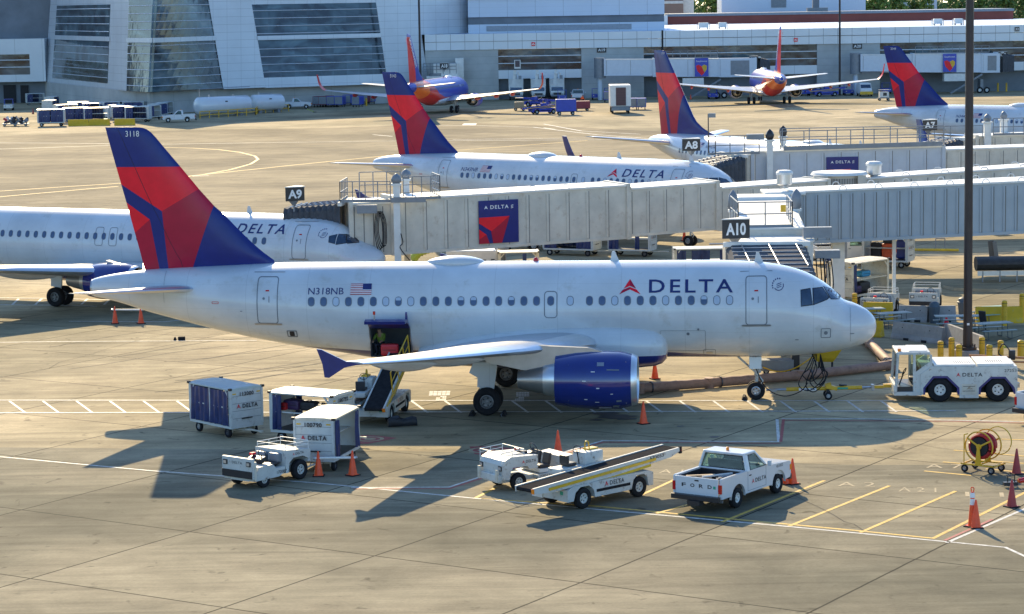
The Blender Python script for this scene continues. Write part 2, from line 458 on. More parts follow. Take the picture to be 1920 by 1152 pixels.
# asphalt taxi lane behind the stands
tw = [G(-150, 460), G(-150, 262), G(150, 250), G(420, 243), G(620, 240), G(760, 236), G(900, 232), G(1000, 235), G(1120, 241), G(1240, 247), G(1420, 262), G(1600, 290), G(2100, 330), G(2100, 345), G(1300, 345), G(900, 385), G(760, 400), G(560, 410), G(300, 470)]
sheet('taxiway', tw, 0.004, asph)
# painted markings: (colour, width m, pixel polyline)
paintw = pm('line_white', (0.62, 0.60, 0.54), 0.7, var=0.45, scale=5, dirt=(0.33, 0.28, 0.19), dirt_amt=0.8)
painty = pm('line_yellow', (0.68, 0.42, 0.06), 0.7, var=0.4, scale=5, dirt=(0.33, 0.26, 0.14), dirt_amt=0.75)
paintr = pm('line_red', (0.36, 0.07, 0.06), 0.7, var=0.35, scale=5, dirt=(0.3, 0.22, 0.16), dirt_amt=0.6)
paintd = pm('line_faded', (0.42, 0.34, 0.20), 0.8, var=0.3, scale=3)
def lines(name, m, w, polys, z=0.009):
    mb = MB(); mb.mat(m)
    z0 = z
    for i, pl in enumerate(polys):
        P = [G(*p) for p in pl]
        for k, (a, b) in enumerate(zip(P[:-1], P[1:])):
            z = z0 + 0.0006 * (i % 5) + 0.0003 * (k % 2)
            d = (b - a); L_ = d.length
            if L_ < 1e-4: continue
            d.normalize(); s = Vector((-d.y, d.x, 0)) * w / 2
            e = d * (w * 0.3)
            mb.quad(Vector((*(a - e - s).xy, z)), Vector((*(b + e - s).xy, z)), Vector((*(b + e + s).xy, z)), Vector((*(a - e + s).xy, z)))
    return tag(mb.build(name), kind='structure')
hatch = []
for i in range(-2, 42):
    x0 = 18 + i * 62.8
    if x0 < 1700: hatch.append([(x0, 753 - x0 * 0.0008), (x0 + 30, 775 - (x0) * 0.0012)])
lines('stand_hatching', paintw, 0.11, hatch, 0.009)
lines('stand_lines', paintw, 0.16, [[(-40, 751), (700, 751.5), (1400, 752), (1700, 752)], [(-40, 775), (900, 773), (1790, 771)]], 0.013)
lines('far_stand_lines', paintw, .2, [[(-60, 559), (80, 560), (240, 564)], [(-60, 572), (90, 573), (180, 575)]], .018)
lines('far_stand_hatching', paintw, .14, [[(-20 + 43 * i, 572), (-8 + 43 * i, 561)] for i in range(7)], .013)
lines('safety_lines', paintw, 0.12, [[(-60, 852), (0, 857), (280, 883), (590, 906), (900, 936), (1200, 963), (1500, 990), (1885, 1027), (1990, 1075)], [(660, 915), (842, 914), (925, 887), (1130, 827), (1460, 829), (1457, 787)], [(1467, 786), (1600, 786), (1760, 788), (1990, 793)], [(-40, 643), (120, 641), (480, 639)], [(130, 603), (310, 604), (345, 600)], [(1776, 1018), (1990, 925)]], 0.009)
lines('safety_red_lines', paintr, 0.12, [[(664, 917.5), (843, 917), (928, 889.5), (1131, 830), (1462, 832)], [(1469, 787), (1464, 829)], [(1469, 789), (1800, 791), (1990, 796)], [(1772, 1014), (1860, 975)]], 0.012)
lines('bay_lines', painty, 0.14, [[(890, 935), (1120, 950), (1385, 975), (1600, 995), (1750, 1010), (1960, 905)], [(1232, 963), (1360, 927), (1310, 936)][:2], [(1355, 979), (1545, 902)], [(1480, 987), (1667, 912)], [(1614, 999), (1791, 922)], [(930, 915), (890, 935)], [(1735, 884), (1820, 892)], [(1770, 867), (1840, 873)], [(1790, 845), (1990, 862)], [(1820, 862), (1990, 875)], [(1850, 880), (1990, 893)], [(1880, 824), (1990, 828)], [(1200, 930), (1265, 900)]], 0.009)
arc = [(300, 277), (360, 278), (410, 281), (450, 286), (478, 293), (484, 299), (470, 308), (430, 319), (380, 328), (340, 333), (300, 335)]
lines('taxi_lines', painty, 0.30, [arc, [(-60, 363), (100, 352), (230, 344), (380, 328), (560, 309), (730, 292)], [(730, 292), (900, 279), (1100, 264)], [(-60, 375), (60, 364), (220, 350)]], 0.009)
lines('taxi_edge_lines', paintw, 0.30, [[(-60, 268), (150, 269), (300, 271), (700, 265), (1200, 262)], [(780, 235), (900, 236), (1000, 239), (1120, 253), (1240, 262), (1400, 276)], [(1020, 233), (1090, 246), (1200, 252)], [(1020, 240), (1040, 243)], [(300, 270), (-60, 282)], [(350, 331), (390, 330)], [(700, 253), (735, 256)], [(850, 262), (1200, 258)]], 0.009)
mb = MB(); mb.mat(paintw)
for q in ([(866, 235), (892, 235), (894, 232), (870, 232)], [(742, 234), (770, 234), (772, 231), (745, 231)]):
    mb.poly([Vector((*G(*p).xy, 0.010)) for p in q])
tag(mb.build('taxi_marks'), kind='structure')
# stop-circle stencils (red boxes with a pale ring)
def ring_mark(cx, cy, rx, red_poly):
    mb = MB(); mb.mat(paintr); mb.poly([Vector((*G(*p).xy, 0.010)) for p in red_poly])
    c = G(cx, cy); mb.mat(paintd); R = rx
    k = 28
    for i in range(k):
        a, b = 2 * PI * i / k, 2 * PI * (i + 1) / k
        mb.quad(*[(c.x + r * math.cos(t), c.y + r * math.sin(t), 0.014) for r, t in ((R, a), (R, b), (R * 0.72, b), (R * 0.72, a))])
    mb.poly([(c.x + R * 0.42 * math.cos(2 * PI * i / 20), c.y + R * 0.42 * math.sin(2 * PI * i / 20), 0.014) for i in range(20)])
    tag(mb.build('stop_marking'), kind='structure')
ring_mark(694, 824, 0.55, [(640, 833), (690, 833), (745, 822), (700, 817), (650, 817)])
ring_mark(908, 845, 0.62, [(890, 852), (925, 857), (968, 842), (925, 837), (880, 838)])
# faded stencilled numbers and worn patches
mb = MB(); mb.mat(paintw)
for (x, y, w) in ((824, 739, 42), (827, 748, 20), (980, 741, 26), (974, 750, 18)):
    c = G(x, y); ww = w / 45.0
    for i in range(5):
        for j in range(3):
            if random.random() < 0.85:
                mb.quad(*[(c.x - ww / 2 + ww * (i + a) / 5.0 * 1.0, c.y + (j + b) * 0.42 - 0.5, 0.012) for a, b in ((0.06, 0.1), (0.92, 0.1), (0.98, 0.85), (0.1, 0.85))])
tag(mb.build('stencil_marks'), kind='structure')
mb = MB(); mb.mat(paintd)
for s, x, y in (('A 2', 1606, 909), ('A 2 1', 1720, 919), ('A 19', 1270, 885), ('1 1', 1846, 928), ('A 7', 1770, 875)):
    decal(mb, text_fit(s, 1.3, 0.75, bold=0.0), Vector((*G(x, y).xy, 0.012)), (0.985, -0.16, 0), (0.16, 0.985, 0))
tag(mb.build('bay_numbers'), kind='structure')
# oil stains near the engine and under the nose
stain = pm('oil_stain', (0.07, 0.062, 0.05), 0.6, var=0.3)
mb = MB(); mb.mat(stain)
for (x, y, r) in ((1135, 776, 0.35), (1150, 782, 0.5), (1170, 786, 0.3), (1120, 788, 0.2), (1183, 781, 0.18), (1340, 820, 0.15), (1275, 800, 0.12)):
    c = G(x, y); k = 14
    mb.poly([(c.x + r * 1.6 * math.cos(2 * PI * i / k) * random.uniform(0.6, 1.2), c.y + r * 1.2 * math.sin(2 * PI * i / k) * random.uniform(0.6, 1.2), 0.013 + r * 0.001) for i in range(k)])
tag(mb.build('oil_stains'), kind='structure')

# tyre marks along the taxi lane, cracks and sealed seams near the stand
rnd = random.Random(5)
tyre = pm('tyre_mark', (0.105, 0.085, 0.058), 0.9, var=.4, scale=2)
tl = []
for k in range(34):
    y = rnd.uniform(282, 440); x = rnd.uniform(-80, 900); w_ = rnd.uniform(150, 480); sl_ = rnd.uniform(-.03, .04)
    tl.append([(x + w_ * i / 6, y + sl_ * w_ * i / 6 + 3 * math.sin(i * .8 + k)) for i in range(7)])
for k in range(10):
    y = rnd.uniform(640, 740); x = rnd.uniform(-60, 500); tl.append([(x + 60 * i, y - 8 * i + 3 * math.sin(i + k)) for i in range(6)])
lines('tyre_marks', tyre, .07, tl, .0062)
crack = pm('crack_dark', (0.07, 0.06, 0.045), 0.95)
cl = []
for x, y, dx, dy, n in ((1200, 720, 30, 4, 8), (1560, 800, 28, 5, 10), (560, 600, -34, 5, 9), (1490, 930, 22, 7, 7), (1250, 975, 36, 2, 10), (60, 700, 30, -8, 9), (780, 705, -30, 3, 8), (1380, 860, 30, 3, 9)):
    p = [(x, y)]
    for i in range(n): p.append((p[-1][0] + dx * rnd.uniform(.6, 1.3), p[-1][1] + dy * rnd.uniform(.2, 1.8) + rnd.uniform(-2, 2)))
    cl.append(p)
lines('cracks', crack, .022, cl, .0162)
# ---------------- airliners ----------------
def interp(tab, x, k):
    """monotone-ish interpolation of column k"""
    if x <= tab[0][0]: return tab[0][k]
    for a, b in zip(tab[:-1], tab[1:]):
        if x <= b[0]:
            t = (x - a[0]) / (b[0] - a[0])
            return a[k] + (b[k] - a[k]) * t
    return tab[-1][k]
P319 = [(0, 3.16, 3.10, .02), (.03, 3.38, 2.88, .24), (.12, 3.55, 2.70, .44), (.36, 3.80, 2.48, .72), (.60, 3.95, 2.36, .90), (.96, 4.12, 2.24, 1.09), (1.38, 4.27, 2.14, 1.27), (1.70, 4.60, 2.08, 1.38), (2.0, 4.86, 2.03, 1.48), (2.34, 5.10, 1.98, 1.57), (2.91, 5.41, 1.92, 1.70), (3.65, 5.66, 1.88, 1.81), (4.54, 5.83, 1.855, 1.90), (5.6, 5.92, 1.84, 1.955), (7.0, 5.96, 1.83, 1.975), (21.4, 5.96, 1.83, 1.975), (22.4, 5.96, 1.98, 1.965), (23.5, 5.96, 2.15, 1.94), (25.2, 5.955, 2.42, 1.86), (27.0, 5.90, 2.76, 1.70), (28.5, 5.83, 3.10, 1.46), (29.9, 5.76, 3.46, 1.18), (31.3, 5.68, 3.83, .87), (32.4, 5.56, 4.18, .64), (33.2, 5.43, 4.40, .50), (33.72, 5.30, 4.50, .39), (33.82, 5.24, 4.56, .34)]
def p737(L):
    d = L - 39.47; f = L - 39.47
    a = [(0, 2.98, 2.92, .02), (.04, 3.18, 2.72, .22), (.16, 3.34, 2.56, .42), (.42, 3.52, 2.36, .66), (.8, 3.70, 2.14, .90), (1.25, 3.86, 1.96, 1.12), (1.62, 4.04, 1.84, 1.26), (2.0, 4.38, 1.73, 1.39), (2.4, 4.68, 1.63, 1.50), (2.9, 4.93, 1.54, 1.61), (3.6, 5.12, 1.46, 1.72), (4.6, 5.26, 1.40, 1.81), (5.8, 5.34, 1.36, 1.86), (7, 5.37, 1.35, 1.88)]
    t = [(26.2, 5.37, 1.35, 1.88), (27.6, 5.37, 1.52, 1.87), (30, 5.36, 1.98, 1.80), (32.4, 5.33, 2.52, 1.62), (34.4, 5.30, 2.98, 1.36), (36, 5.24, 3.36, 1.08), (37.4, 5.12, 3.72, .78), (38.4, 4.98, 3.96, .56), (38.95, 4.86, 4.08, .40), (39.05, 4.80, 4.14, .34)]
    return a + [(x + d, b, c, e) for x, b, c, e in t]
def pt_in(poly, x, z):
    c = False; n = len(poly)
    for i in range(n):
        (x0, z0), (x1, z1) = poly[i], poly[i - 1]
        if (z0 > z) != (z1 > z) and x < (x1 - x0) * (z - z0) / (z1 - z0) + x0: c = not c
    return c
def paint(me, polys):
    """cut a side-on pattern (x aft, z up) into a mesh and give the faces inside each outline its material"""
    bm = bmesh.new(); bm.from_mesh(me)
    for poly, m in polys:
        n = len(poly)
        for i in range(n):
            (x0, z0), (x1, z1) = poly[i], poly[(i + 1) % n]
            dx, dz = x1 - x0, z1 - z0
            if abs(dx) + abs(dz) < 1e-6: continue
            lo_x, hi_x = min(-x0, -x1), max(-x0, -x1); lo_z, hi_z = min(z0, z1), max(z0, z1)
            fs = [f for f in bm.faces if max(v.co.x for v in f.verts) > lo_x - 0.4 and min(v.co.x for v in f.verts) < hi_x + 0.4 and max(v.co.z for v in f.verts) > lo_z - 0.4 and min(v.co.z for v in f.verts) < hi_z + 0.4]
            ed = {e for f in fs for e in f.edges}; vt = {v for f in fs for v in f.verts}
            bmesh.ops.bisect_plane(bm, geom=list(vt) + list(ed) + fs, dist=1e-5, plane_co=(-x0, 0, z0), plane_no=(dz, 0, dx))
    idx = {}
    for poly, m in polys:
        if m.name not in [q.name for q in me.materials]: me.materials.append(m)
        idx[m.name] = [q.name for q in me.materials].index(m.name)
    for f in bm.faces:
        c = f.calc_center_median()
        for poly, m in polys:
            if pt_in(poly, -c.x, c.z): f.material_index = idx[m.name]
    bm.to_mesh(me); bm.free()
def foil(s_xle, s_xte, t, n=9):
    """closed airfoil loop: list of (x aft, thickness offset)"""
    c = s_xte - s_xle; up = []
    for i in range(n + 1):
        u = 0.5 * (1 - math.cos(PI * i / n))
        h = 5 * t * (0.2969 * math.sqrt(u) - 0.126 * u - 0.3516 * u * u + 0.2843 * u ** 3 - 0.1036 * u ** 4)
        up.append((s_xle + c * u, h * c))
    lo = [(x, -h) for x, h in up[1:-1]][::-1]
    return up + lo
def surf(P, x, z, off=0.0, side=-1):
    """point on the fuselage skin (local: nose at 0, aft = -x, starboard = -y)"""
    zt, zb, hw = interp(P, x, 1), interp(P, x, 2), interp(P, x, 3)
    zc, hz = (zt + zb) / 2, (zt - zb) / 2
    k = max(-0.995, min(0.995, (z - zc) / hz))
    y = hw * math.sqrt(1 - k * k)
    nz, ny = k / hz, math.sqrt(1 - k * k) / hw
    l = math.hypot(nz, ny); nz /= l; ny /= l
    return Vector((-x, side * (y + off * ny), z + off * nz))
def skin_decal(P, v2f, xc, zc, off=0.012, side=-1, flip=False, cut=0.12):
    """wrap flat lettering (u right, w up as seen from that side) on the skin"""
    vs, fs = v2f
    bm = bmesh.new()
    bv = [bm.verts.new((u, w, 0)) for u, w in vs]
    for f in fs:
        try: bm.faces.new([bv[i] for i in f])
        except ValueError: pass
    w0, w1 = min(v[1] for v in vs), max(v[1] for v in vs)
    k = int((w1 - w0) / cut)
    for i in range(1, k + 1):
        bmesh.ops.bisect_plane(bm, geom=bm.verts[:] + bm.edges[:] + bm.faces[:], dist=1e-6, plane_co=(0, w0 + (w1 - w0) * i / (k + 1), 0), plane_no=(0, 1, 0))
    if xc < 4.5:
        u0, u1 = min(v[0] for v in vs), max(v[0] for v in vs); k = int((u1 - u0) / .12)
        for i in range(1, k + 1): bmesh.ops.bisect_plane(bm, geom=bm.verts[:] + bm.edges[:] + bm.faces[:], dist=1e-6, plane_co=(u0 + (u1 - u0) * i / (k + 1), 0, 0), plane_no=(1, 0, 0))
    bm.verts.index_update()
    out = [surf(P, xc - v.co.x * (1 if side < 0 else -1), zc + v.co.y, off, side) for v in bm.verts]
    ff = [[v.index for v in f.verts] for f in bm.faces]; bm.free()
    return out, ff
def rrect(w, h, r, n=4):
    pts = []
    for cx, cy, a0 in ((w / 2 - r, h / 2 - r, 0), (-w / 2 + r, h / 2 - r, 90), (-w / 2 + r, -h / 2 + r, 180), (w / 2 - r, -h / 2 + r, 270)):
        for i in range(n + 1):
            a = math.radians(a0 + 90 * i / n); pts.append((cx + r * math.cos(a), cy + r * math.sin(a)))
    return pts
def ring2d(w, h, r, t, n=4):
    a = rrect(w, h, r, n); b = rrect(w - 2 * t, h - 2 * t, max(r - t, 0.01), n); k = len(a)
    return a + b, [(i, (i + 1) % k, k + (i + 1) % k, k + i) for i in range(k)]
def flag2d():
    out = []
    for i in range(13): out.append((paintr_flag if i % 2 == 0 else lettw, [(-.5, .5 - i / 13), (.5, .5 - i / 13), (.5, .5 - (i + 1) / 13), (-.5, .5 - (i + 1) / 13)]))
    return out
paintr_flag = pm('flag_red', (0.42, 0.03, 0.04), 0.4)
FIN_BASE = [('R1', [(33.6, 10.14), (27.5, 10.14), (28.9, 9.19), (30.59, 8.22), (33.6, 10.19)]),
            ('D1', [(30.59, 8.22), (28.9, 9.19), (27.4, 10.1), (28.32, 8.44), (29.52, 5.2), (30.36, 5.2)]),
            ('R2', [(33.6, 9.63), (31.15, 7.86), (33.6, 5.83)]),
            ('D2', [(31.15, 7.86), (33.6, 5.83), (33.6, 5.2), (30.73, 5.2)])]
def fin_pattern(fx=lambda p: p):
    c = {'R': redb, 'D': redd}
    out = []
    for k, p in FIN_BASE:
        if k == 'R1': p = [(33.6, 10.14), (27.5, 10.14), (27.5, 10.05), (28.9, 9.19), (30.59, 8.22), (32.41, 9.41), (33.6, 10.13)]
        out.append(([fx(q) for q in p], c[k[0]]))
    return out

hubm = pm('wheel_hub_grey', (.20, .20, .20), .5, .4, var=.3, scale=5)
def airliner(name, label, group, kind, P, L, livery, loc, rz, texts, detail=2, **S):
    root = thing(name, label, 'airplane', loc, rz, group)
    A = kind == 'A'
    hw = 1.975 if A else 1.88
    body_m = planewhite if livery == 'delta' else swblue
    # ---- fuselage
    xs = sorted(set([p[0] for p in P] + [P[14 if A else 13][0] + i * 1.0 for i in range(0, int(L - 14))]))
    # refine nose and tail with a smooth (Catmull-Rom) profile
    P_src = P
    def prof(x, P=P_src):
        i = max(j for j in range(len(P)) if P[j][0] <= x + 1e-9)
        if i >= len(P) - 1: return P[-1][1:]
        p0, p1, p2, p3 = P[max(i - 1, 0)], P[i], P[i + 1], P[min(i + 2, len(P) - 1)]
        t = (x - p1[0]) / (p2[0] - p1[0]); r = []
        for k in (1, 2, 3):
            m1 = (p2[k] - p0[k]) / max(p2[0] - p0[0], 1e-6) * (p2[0] - p1[0]); m2 = (p3[k] - p1[k]) / max(p3[0] - p1[0], 1e-6) * (p2[0] - p1[0])
            if abs(p2[k] - p1[k]) < 1e-6: m1 = m2 = 0
            if i == 0: m1 = (p2[k] - p1[k])
            r.append((2 * t ** 3 - 3 * t * t + 1) * p1[k] + (t ** 3 - 2 * t * t + t) * m1 + (-2 * t ** 3 + 3 * t * t) * p2[k] + (t ** 3 - t * t) * m2)
        return r
    xx = []
    for a, b in zip(xs[:-1], xs[1:]):
        k = 3 if (b < 8 or a > L - 13) else 1
        xx += [a + (b - a) * i / k for i in range(k)]
    xx.append(xs[-1])
    Q = [(x, *prof(x)) for x in xx]
    P = Q
    mb = MB(); mb.mat(body_m); mb.smooth = True; N = 64
    rings = []
    for x, zt, zb, w in Q:
        zc, hz = (zt + zb) / 2, (zt - zb) / 2
        rings.append([(-x, w * math.sin(2 * PI * i / N), zc + hz * math.cos(2 * PI * i / N)) for i in range(N)])
    mb.loft(rings)
    fus = mb.build('fuselage', None, root, smooth=True)
    if livery == 'delta':
        zl = 2.30 if A else 1.85
        x0, x1 = (9.0, 24.5) if A else (7, L - 11)
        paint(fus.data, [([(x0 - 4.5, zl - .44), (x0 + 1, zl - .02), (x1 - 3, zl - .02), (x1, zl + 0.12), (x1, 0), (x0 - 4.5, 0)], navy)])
    else:
        e = L
        paint(fus.data, [([(0, 2.6), (8, 2.4), (e - 16, 2.5), (e - 12, 3.2), (e - 9.5, 4.6), (e - 8, 6), (e - 4, 6), (e - 4, 0), (0, 0)], swred),
                         ([(e - 8.0, 6), (e - 7.5, 3.4), (e - 6.0, 2), (e + 1, 0), (e + 1, 6)], sworange),
                         ([(e - 3.2, 6), (e - 2.4, 3.4), (e + 1, 3), (e + 1, 6)], swblue)])
    if S.get('cargo'):
        po = S['cargo']; paint(fus.data, [(po, dark)]); k_ = [q.name for q in fus.data.materials].index('dark_void')
        bm = bmesh.new(); bm.from_mesh(fus.data); bmesh.ops.delete(bm, geom=[f for f in bm.faces if f.material_index == k_ and f.calc_center_median().y < 0], context='FACES')
        for f in bm.faces:
            if f.material_index == k_: f.material_index = 1 if f.calc_center_median().z < zl - .02 and len(fus.data.materials) > 2 else 0
        bm.to_mesh(fus.data); bm.free()
        x0, x1 = po[0][0], po[2][0]; z0, z1 = po[2][1], po[0][1]
        mb = MB(); mb.mat(gray); ins = [(-1.80, z1 + .05), (.6, z1 + .05), (.9, z0 + .15), (-.4, z0 + .02), (-1.60, z0 - .02)]
        mb.loft([[(-x, y, z) for y, z in ins] for x in (x0 + .01, x1 - .01)], closed=False); mb.add([(-x0 - .01, y, z) for y, z in ins], [(0, 1, 2, 3, 4)]); mb.add([(-x1 + .01, y, z) for y, z in ins], [(0, 1, 2, 3, 4)])
        mb.build('cargo_hold', None, root)
        mb = MB(); mb.mat(navy); mb.prism([(-1.93, z1 + .02), (-2.35, z1 + .30), (-2.9, z1 + .42), (-3.22, z1 + .36), (-3.2, z1 + .24), (-2.8, z1 + .28), (-2.4, z1 + .18), (-1.97, z1 - .08)], 'x', -x0, -x1)
        mb.mat(navy); mb.prism([(-1.95, z1 - .02), (-2.5, z1 + .18), (-2.5, z1 + .62), (-2.4, z1 + .66)], 'x', -x1 - .10, -x1 - .02)
        mb.mat(gmetal); mb.cyl((-x0 + .4, -3.0, z1 + .3), (-x0 + .4, -3.0, z1 + .75), .03, n=6); mb.mat(redlens); mb.box((-x0 + .4, -3.0, z1 + .7), (.1, .1, .14))
        mb.build('cargo_door', None, root)
        mb = MB(); mb.mat(gmetal)
        for a, b in ((x0, x0), (x1, x1)):
            mb.tube([tuple(surf(P, a, z, .01)) for z in (z0, z0 + .3, z0 + .6, z0 + .9, z1)], .03, 6)
        mb.tube([tuple(surf(P, x0, z1, .01)), tuple(surf(P, x1, z1, .01))], .03, 6); mb.build('door_frame', None, fus)
    # tail cone exhaust
    zt, zb, w = P[-1][1:]
    mb = MB(); mb.mat(gmetal); zc = (zt + zb) / 2
    mb.revolve([(-P[-1][0] + 0.25, w * 1.25), (-P[-1][0] - 0.02, w * 1.03), (-P[-1][0] - 0.03, w * 0.75), (-P[-1][0] + 0.2, w * 0.7)], (0, 0, zc), 'x', 24)
    mb.mat(dark); mb.revolve([(-P[-1][0] + 0.19, w * 0.72), (-P[-1][0] + 0.2, 0.001)], (0, 0, zc), 'x', 24)
    mb.build('exhaust_cone', None, root)
    # belly fairing
    mb = MB(); mb.mat(body_m if A else (wmetal if livery != 'delta' else planewhite)); mb.smooth = True
    wx0, wx1 = S['wing_root']
    fz = 2.55 if A else 1.95; r = []
    if A:
        FR = [(8.75, 2.75, 2.1, 1.60), (8.82, 3.0, 1.85, 1.90), (9.0, 3.22, 1.66, 2.10), (9.3, 3.38, 1.56, 2.22), (9.9, 3.49, 1.50, 2.32), (11, 3.54, 1.47, 2.38), (12.7, 3.53, 1.47, 2.38), (14.4, 3.46, 1.48, 2.36), (15.6, 3.33, 1.50, 2.32), (16.8, 3.12, 1.54, 2.25), (18.0, 2.86, 1.62, 2.15), (18.9, 2.60, 1.72, 2.02), (19.3, 2.45, 1.80, 1.92)]
        for x, zt_, zb_, ww in FR:
            zc_, hh = (zt_ + zb_) / 2, (zt_ - zb_) / 2
            r.append([(-x, ww * math.copysign(abs(math.cos(2 * PI * j / 32)) ** 0.6, math.cos(2 * PI * j / 32)), zc_ + hh * math.copysign(abs(math.sin(2 * PI * j / 32)) ** 0.7, math.sin(2 * PI * j / 32))) for j in range(32)])
    else:
      for i in range(29):
        t = i / 28; x = (wx0 - 2.6) + (wx1 + 3.0 - wx0 + 2.6) * t
        s = math.sin(PI * min(1, t * 2.6) / 2) if t < .385 else math.sin(PI * min(1, (1 - t) * 1.9) / 2)
        s = max(s, 0.001) ** 0.6
        ww = hw * 0.80 + 0.34 * s; hh = 0.78 * (0.30 + 0.70 * s)
        r.append([(-x, ww * math.copysign(abs(math.cos(2 * PI * j / 28)) ** 0.65, math.cos(2 * PI * j / 28)), fz - 0.02 + hh * math.copysign(abs(math.sin(2 * PI * j / 28)) ** 0.8, math.sin(2 * PI * j / 28)) * (1 if math.sin(2 * PI * j / 28) > 0 else (fz - 1.1) / hh * (0.55 + .45 * s))) for j in range(28)])
    mb.loft(r)
    bf = mb.build('belly_fairing', None, root, smooth=True)
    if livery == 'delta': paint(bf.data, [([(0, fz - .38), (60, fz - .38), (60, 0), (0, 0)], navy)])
    # ---- fin
    F = S['fin']                              # rows: z, xLE, xTE
    mb = MB(); mb.mat(fnavy if livery == 'delta' else swred); mb.smooth = True
    r = []
    for z, a, b, th in F:
        r.append([(-x, h, z) for x, h in foil(a, b, th, 12)])
    mb.loft(r); fin = mb.build('tail_fin', None, root, smooth=True)
    if livery == 'delta': paint(fin.data, fin_pattern(S.get('finmap', lambda q: q)))
    else:
        e = L
        paint(fin.data, [([(e - 9, 12.9), (e - 9, 4), (e - 6.0, 4), (e - 1.9, 12.9)], swblue), ([(e - 2.6, 4), (e + 3, 4), (e + 3, 9.5), (e - .4, 9.5)], sworange), ([(e - 3, 12.0), (e + 3, 12.0), (e + 3, 13), (e - 3, 13)], swblue)])
    for sd in (-1, 1):
        mb = MB(); mb.mat(gapm); q_ = []
        for z, a, b, th in [q for q in F if q[0] > (5.7 if A else 6.3)][:-2]:
            x = a + .70 * (b - a); y = .3025 * th * (b - a) + .005; q_.append([(-x, sd * y, z), (-x - .022, sd * y, z)])
        for u_, v_ in zip(q_[:-1], q_[1:]): mb.quad(u_[0], u_[1], v_[1], v_[0])
        mb.build('rudder_gap', None, fin, fix=False)
    if S.get('finno'):
        t, x, z, w_, h_ = S['finno']
        mb = MB(); mb.mat(lettw)
        vs, fs = text_fit(t, w_, h_)
        for sd in (-1, 1):
            mb.add([(-(x - u * (1 if sd < 0 else -1)), sd * (S.get('finy', 0.115)), z + w2) for u, w2 in vs], fs)
        mb.build('fin_number', None, fin, fix=False)
    # ---- wings
    for sd in (-1, 1):
        mb = MB(); mb.mat(wmetal); mb.smooth = True; r = []
        W = S['wing']                          # rows: y, xLE, xTE, z, t/c
        rows = []
        for a, b in zip(W[:-1], W[1:]):
            k = 4
            rows += [[a[j] + (b[j] - a[j]) * i / k for j in range(5)] for i in range(k)]
        rows.append(W[-1])
        for y, a, b, z, th in rows:
            tw = math.radians(2.2) * (1 - y / 17) - math.radians(1.2)
            xm = (a + b) / 2
            r.append([(-x, sd * y, z + h * (1.15 if h > 0 else 0.85) - (x - xm) * math.tan(tw)) for x, h in foil(a, b, th, 12)])
        mb.loft(r); w = mb.build('wing', None, root, smooth=True)
        # polished leading edge
        mb = MB(); mb.mat(smetal); mb.smooth = True; r = []
        for y, a, b, z, th in rows[3:]:
            tw = math.radians(2.2) * (1 - y / 17) - math.radians(1.2); xm = (a + b) / 2
            F_ = foil(a, b, th, 12); pick = [F_[3], F_[2], F_[1], F_[0], F_[-1], F_[-2]]
            pick = [(x - 0.012 if i in (2, 3, 4) else x, h) for i, (x, h) in enumerate(pick)]
            r.append([(-x, sd * y, z + h * (1.15 if h > 0 else 0.85) * 1.03 + (0.004 if h > 0 else -0.004) - (x - xm) * math.tan(tw)) for x, h in pick])
        mb.loft(r, closed=False); mb.build('slat', None, w, smooth=True)
        # flap track fairings
        for yf in S['canoe']:
            zz = interp([(q[0], q[3]) for q in W], yf, 1) ; xt = interp([(q[0], q[2]) for q in W], yf, 1); xl = interp([(q[0], q[1]) for q in W], yf, 1)
            Lc = (xt - xl) * 0.75 + 0.6; x0 = xt + 0.55 - Lc
            mb = MB(); mb.mat(wmetal if livery == 'delta' else swred)
            mb.M = Matrix.Translation((0, sd * yf, zz - 0.26)) @ Matrix.Diagonal((1, 0.62, 1, 1))
            mb.revolve([(-(x0 + Lc * t), 0.30 * math.sin(PI * min(1, t * 1.02)) ** 0.7 + 0.004) for t in [i / 12 for i in range(13)]], (0, 0, 0), 'x', 14)
            mb.build('flap_track_fairing', None, w)
        # wing-tip device
        T = W[-1]; ty = T[0]
        mb = MB(); mb.smooth = True
        if A:
            mb.mat(navy)
            o = [(T[1] + 0.05, T[3] - 0.02), (T[1] + 0.6, T[3] + 0.08), (T[2] + 0.15, T[3] + 0.52), (T[2] + 0.32, T[3] + 0.54), (T[2] + 0.12, T[3]), (T[2] + 0.05, T[3] - 0.50), (T[2] - 0.12, T[3] - 0.52), (T[1] + 0.65, T[3] - 0.14)]
            mb.smooth = False
            mb.prism([(-x, z) for x, z in o], 'y', sd * ty - 0.035, sd * ty + 0.035)
            mb.build('wingtip_fence', None, w, fix=True)
        elif S.get('winglet', True):
            mb.mat(navy if livery == 'delta' else swred)
            r = []
            for i in range(9):
                t = i / 8; h = 2.45 * max(0, t - .0) ; y = ty + 0.62 * math.sin(min(1, t * 1.6) * PI / 2) + 0.25 * t; z = T[3] + 2.5 * t ** 1.35
                xl = T[1] + 2.0 * t ** 1.0; xe = T[2] + 1.15 * t; a_ = PI / 2 * min(1, t * 1.8) * 0.86
                r.append([(-x, sd * (y - h2 * math.sin(a_)), z + h2 * math.cos(a_)) for x, h2 in foil(xl, xe, 0.09, 8)])
            mb.loft(r); mb.build('winglet', None, w, smooth=True)
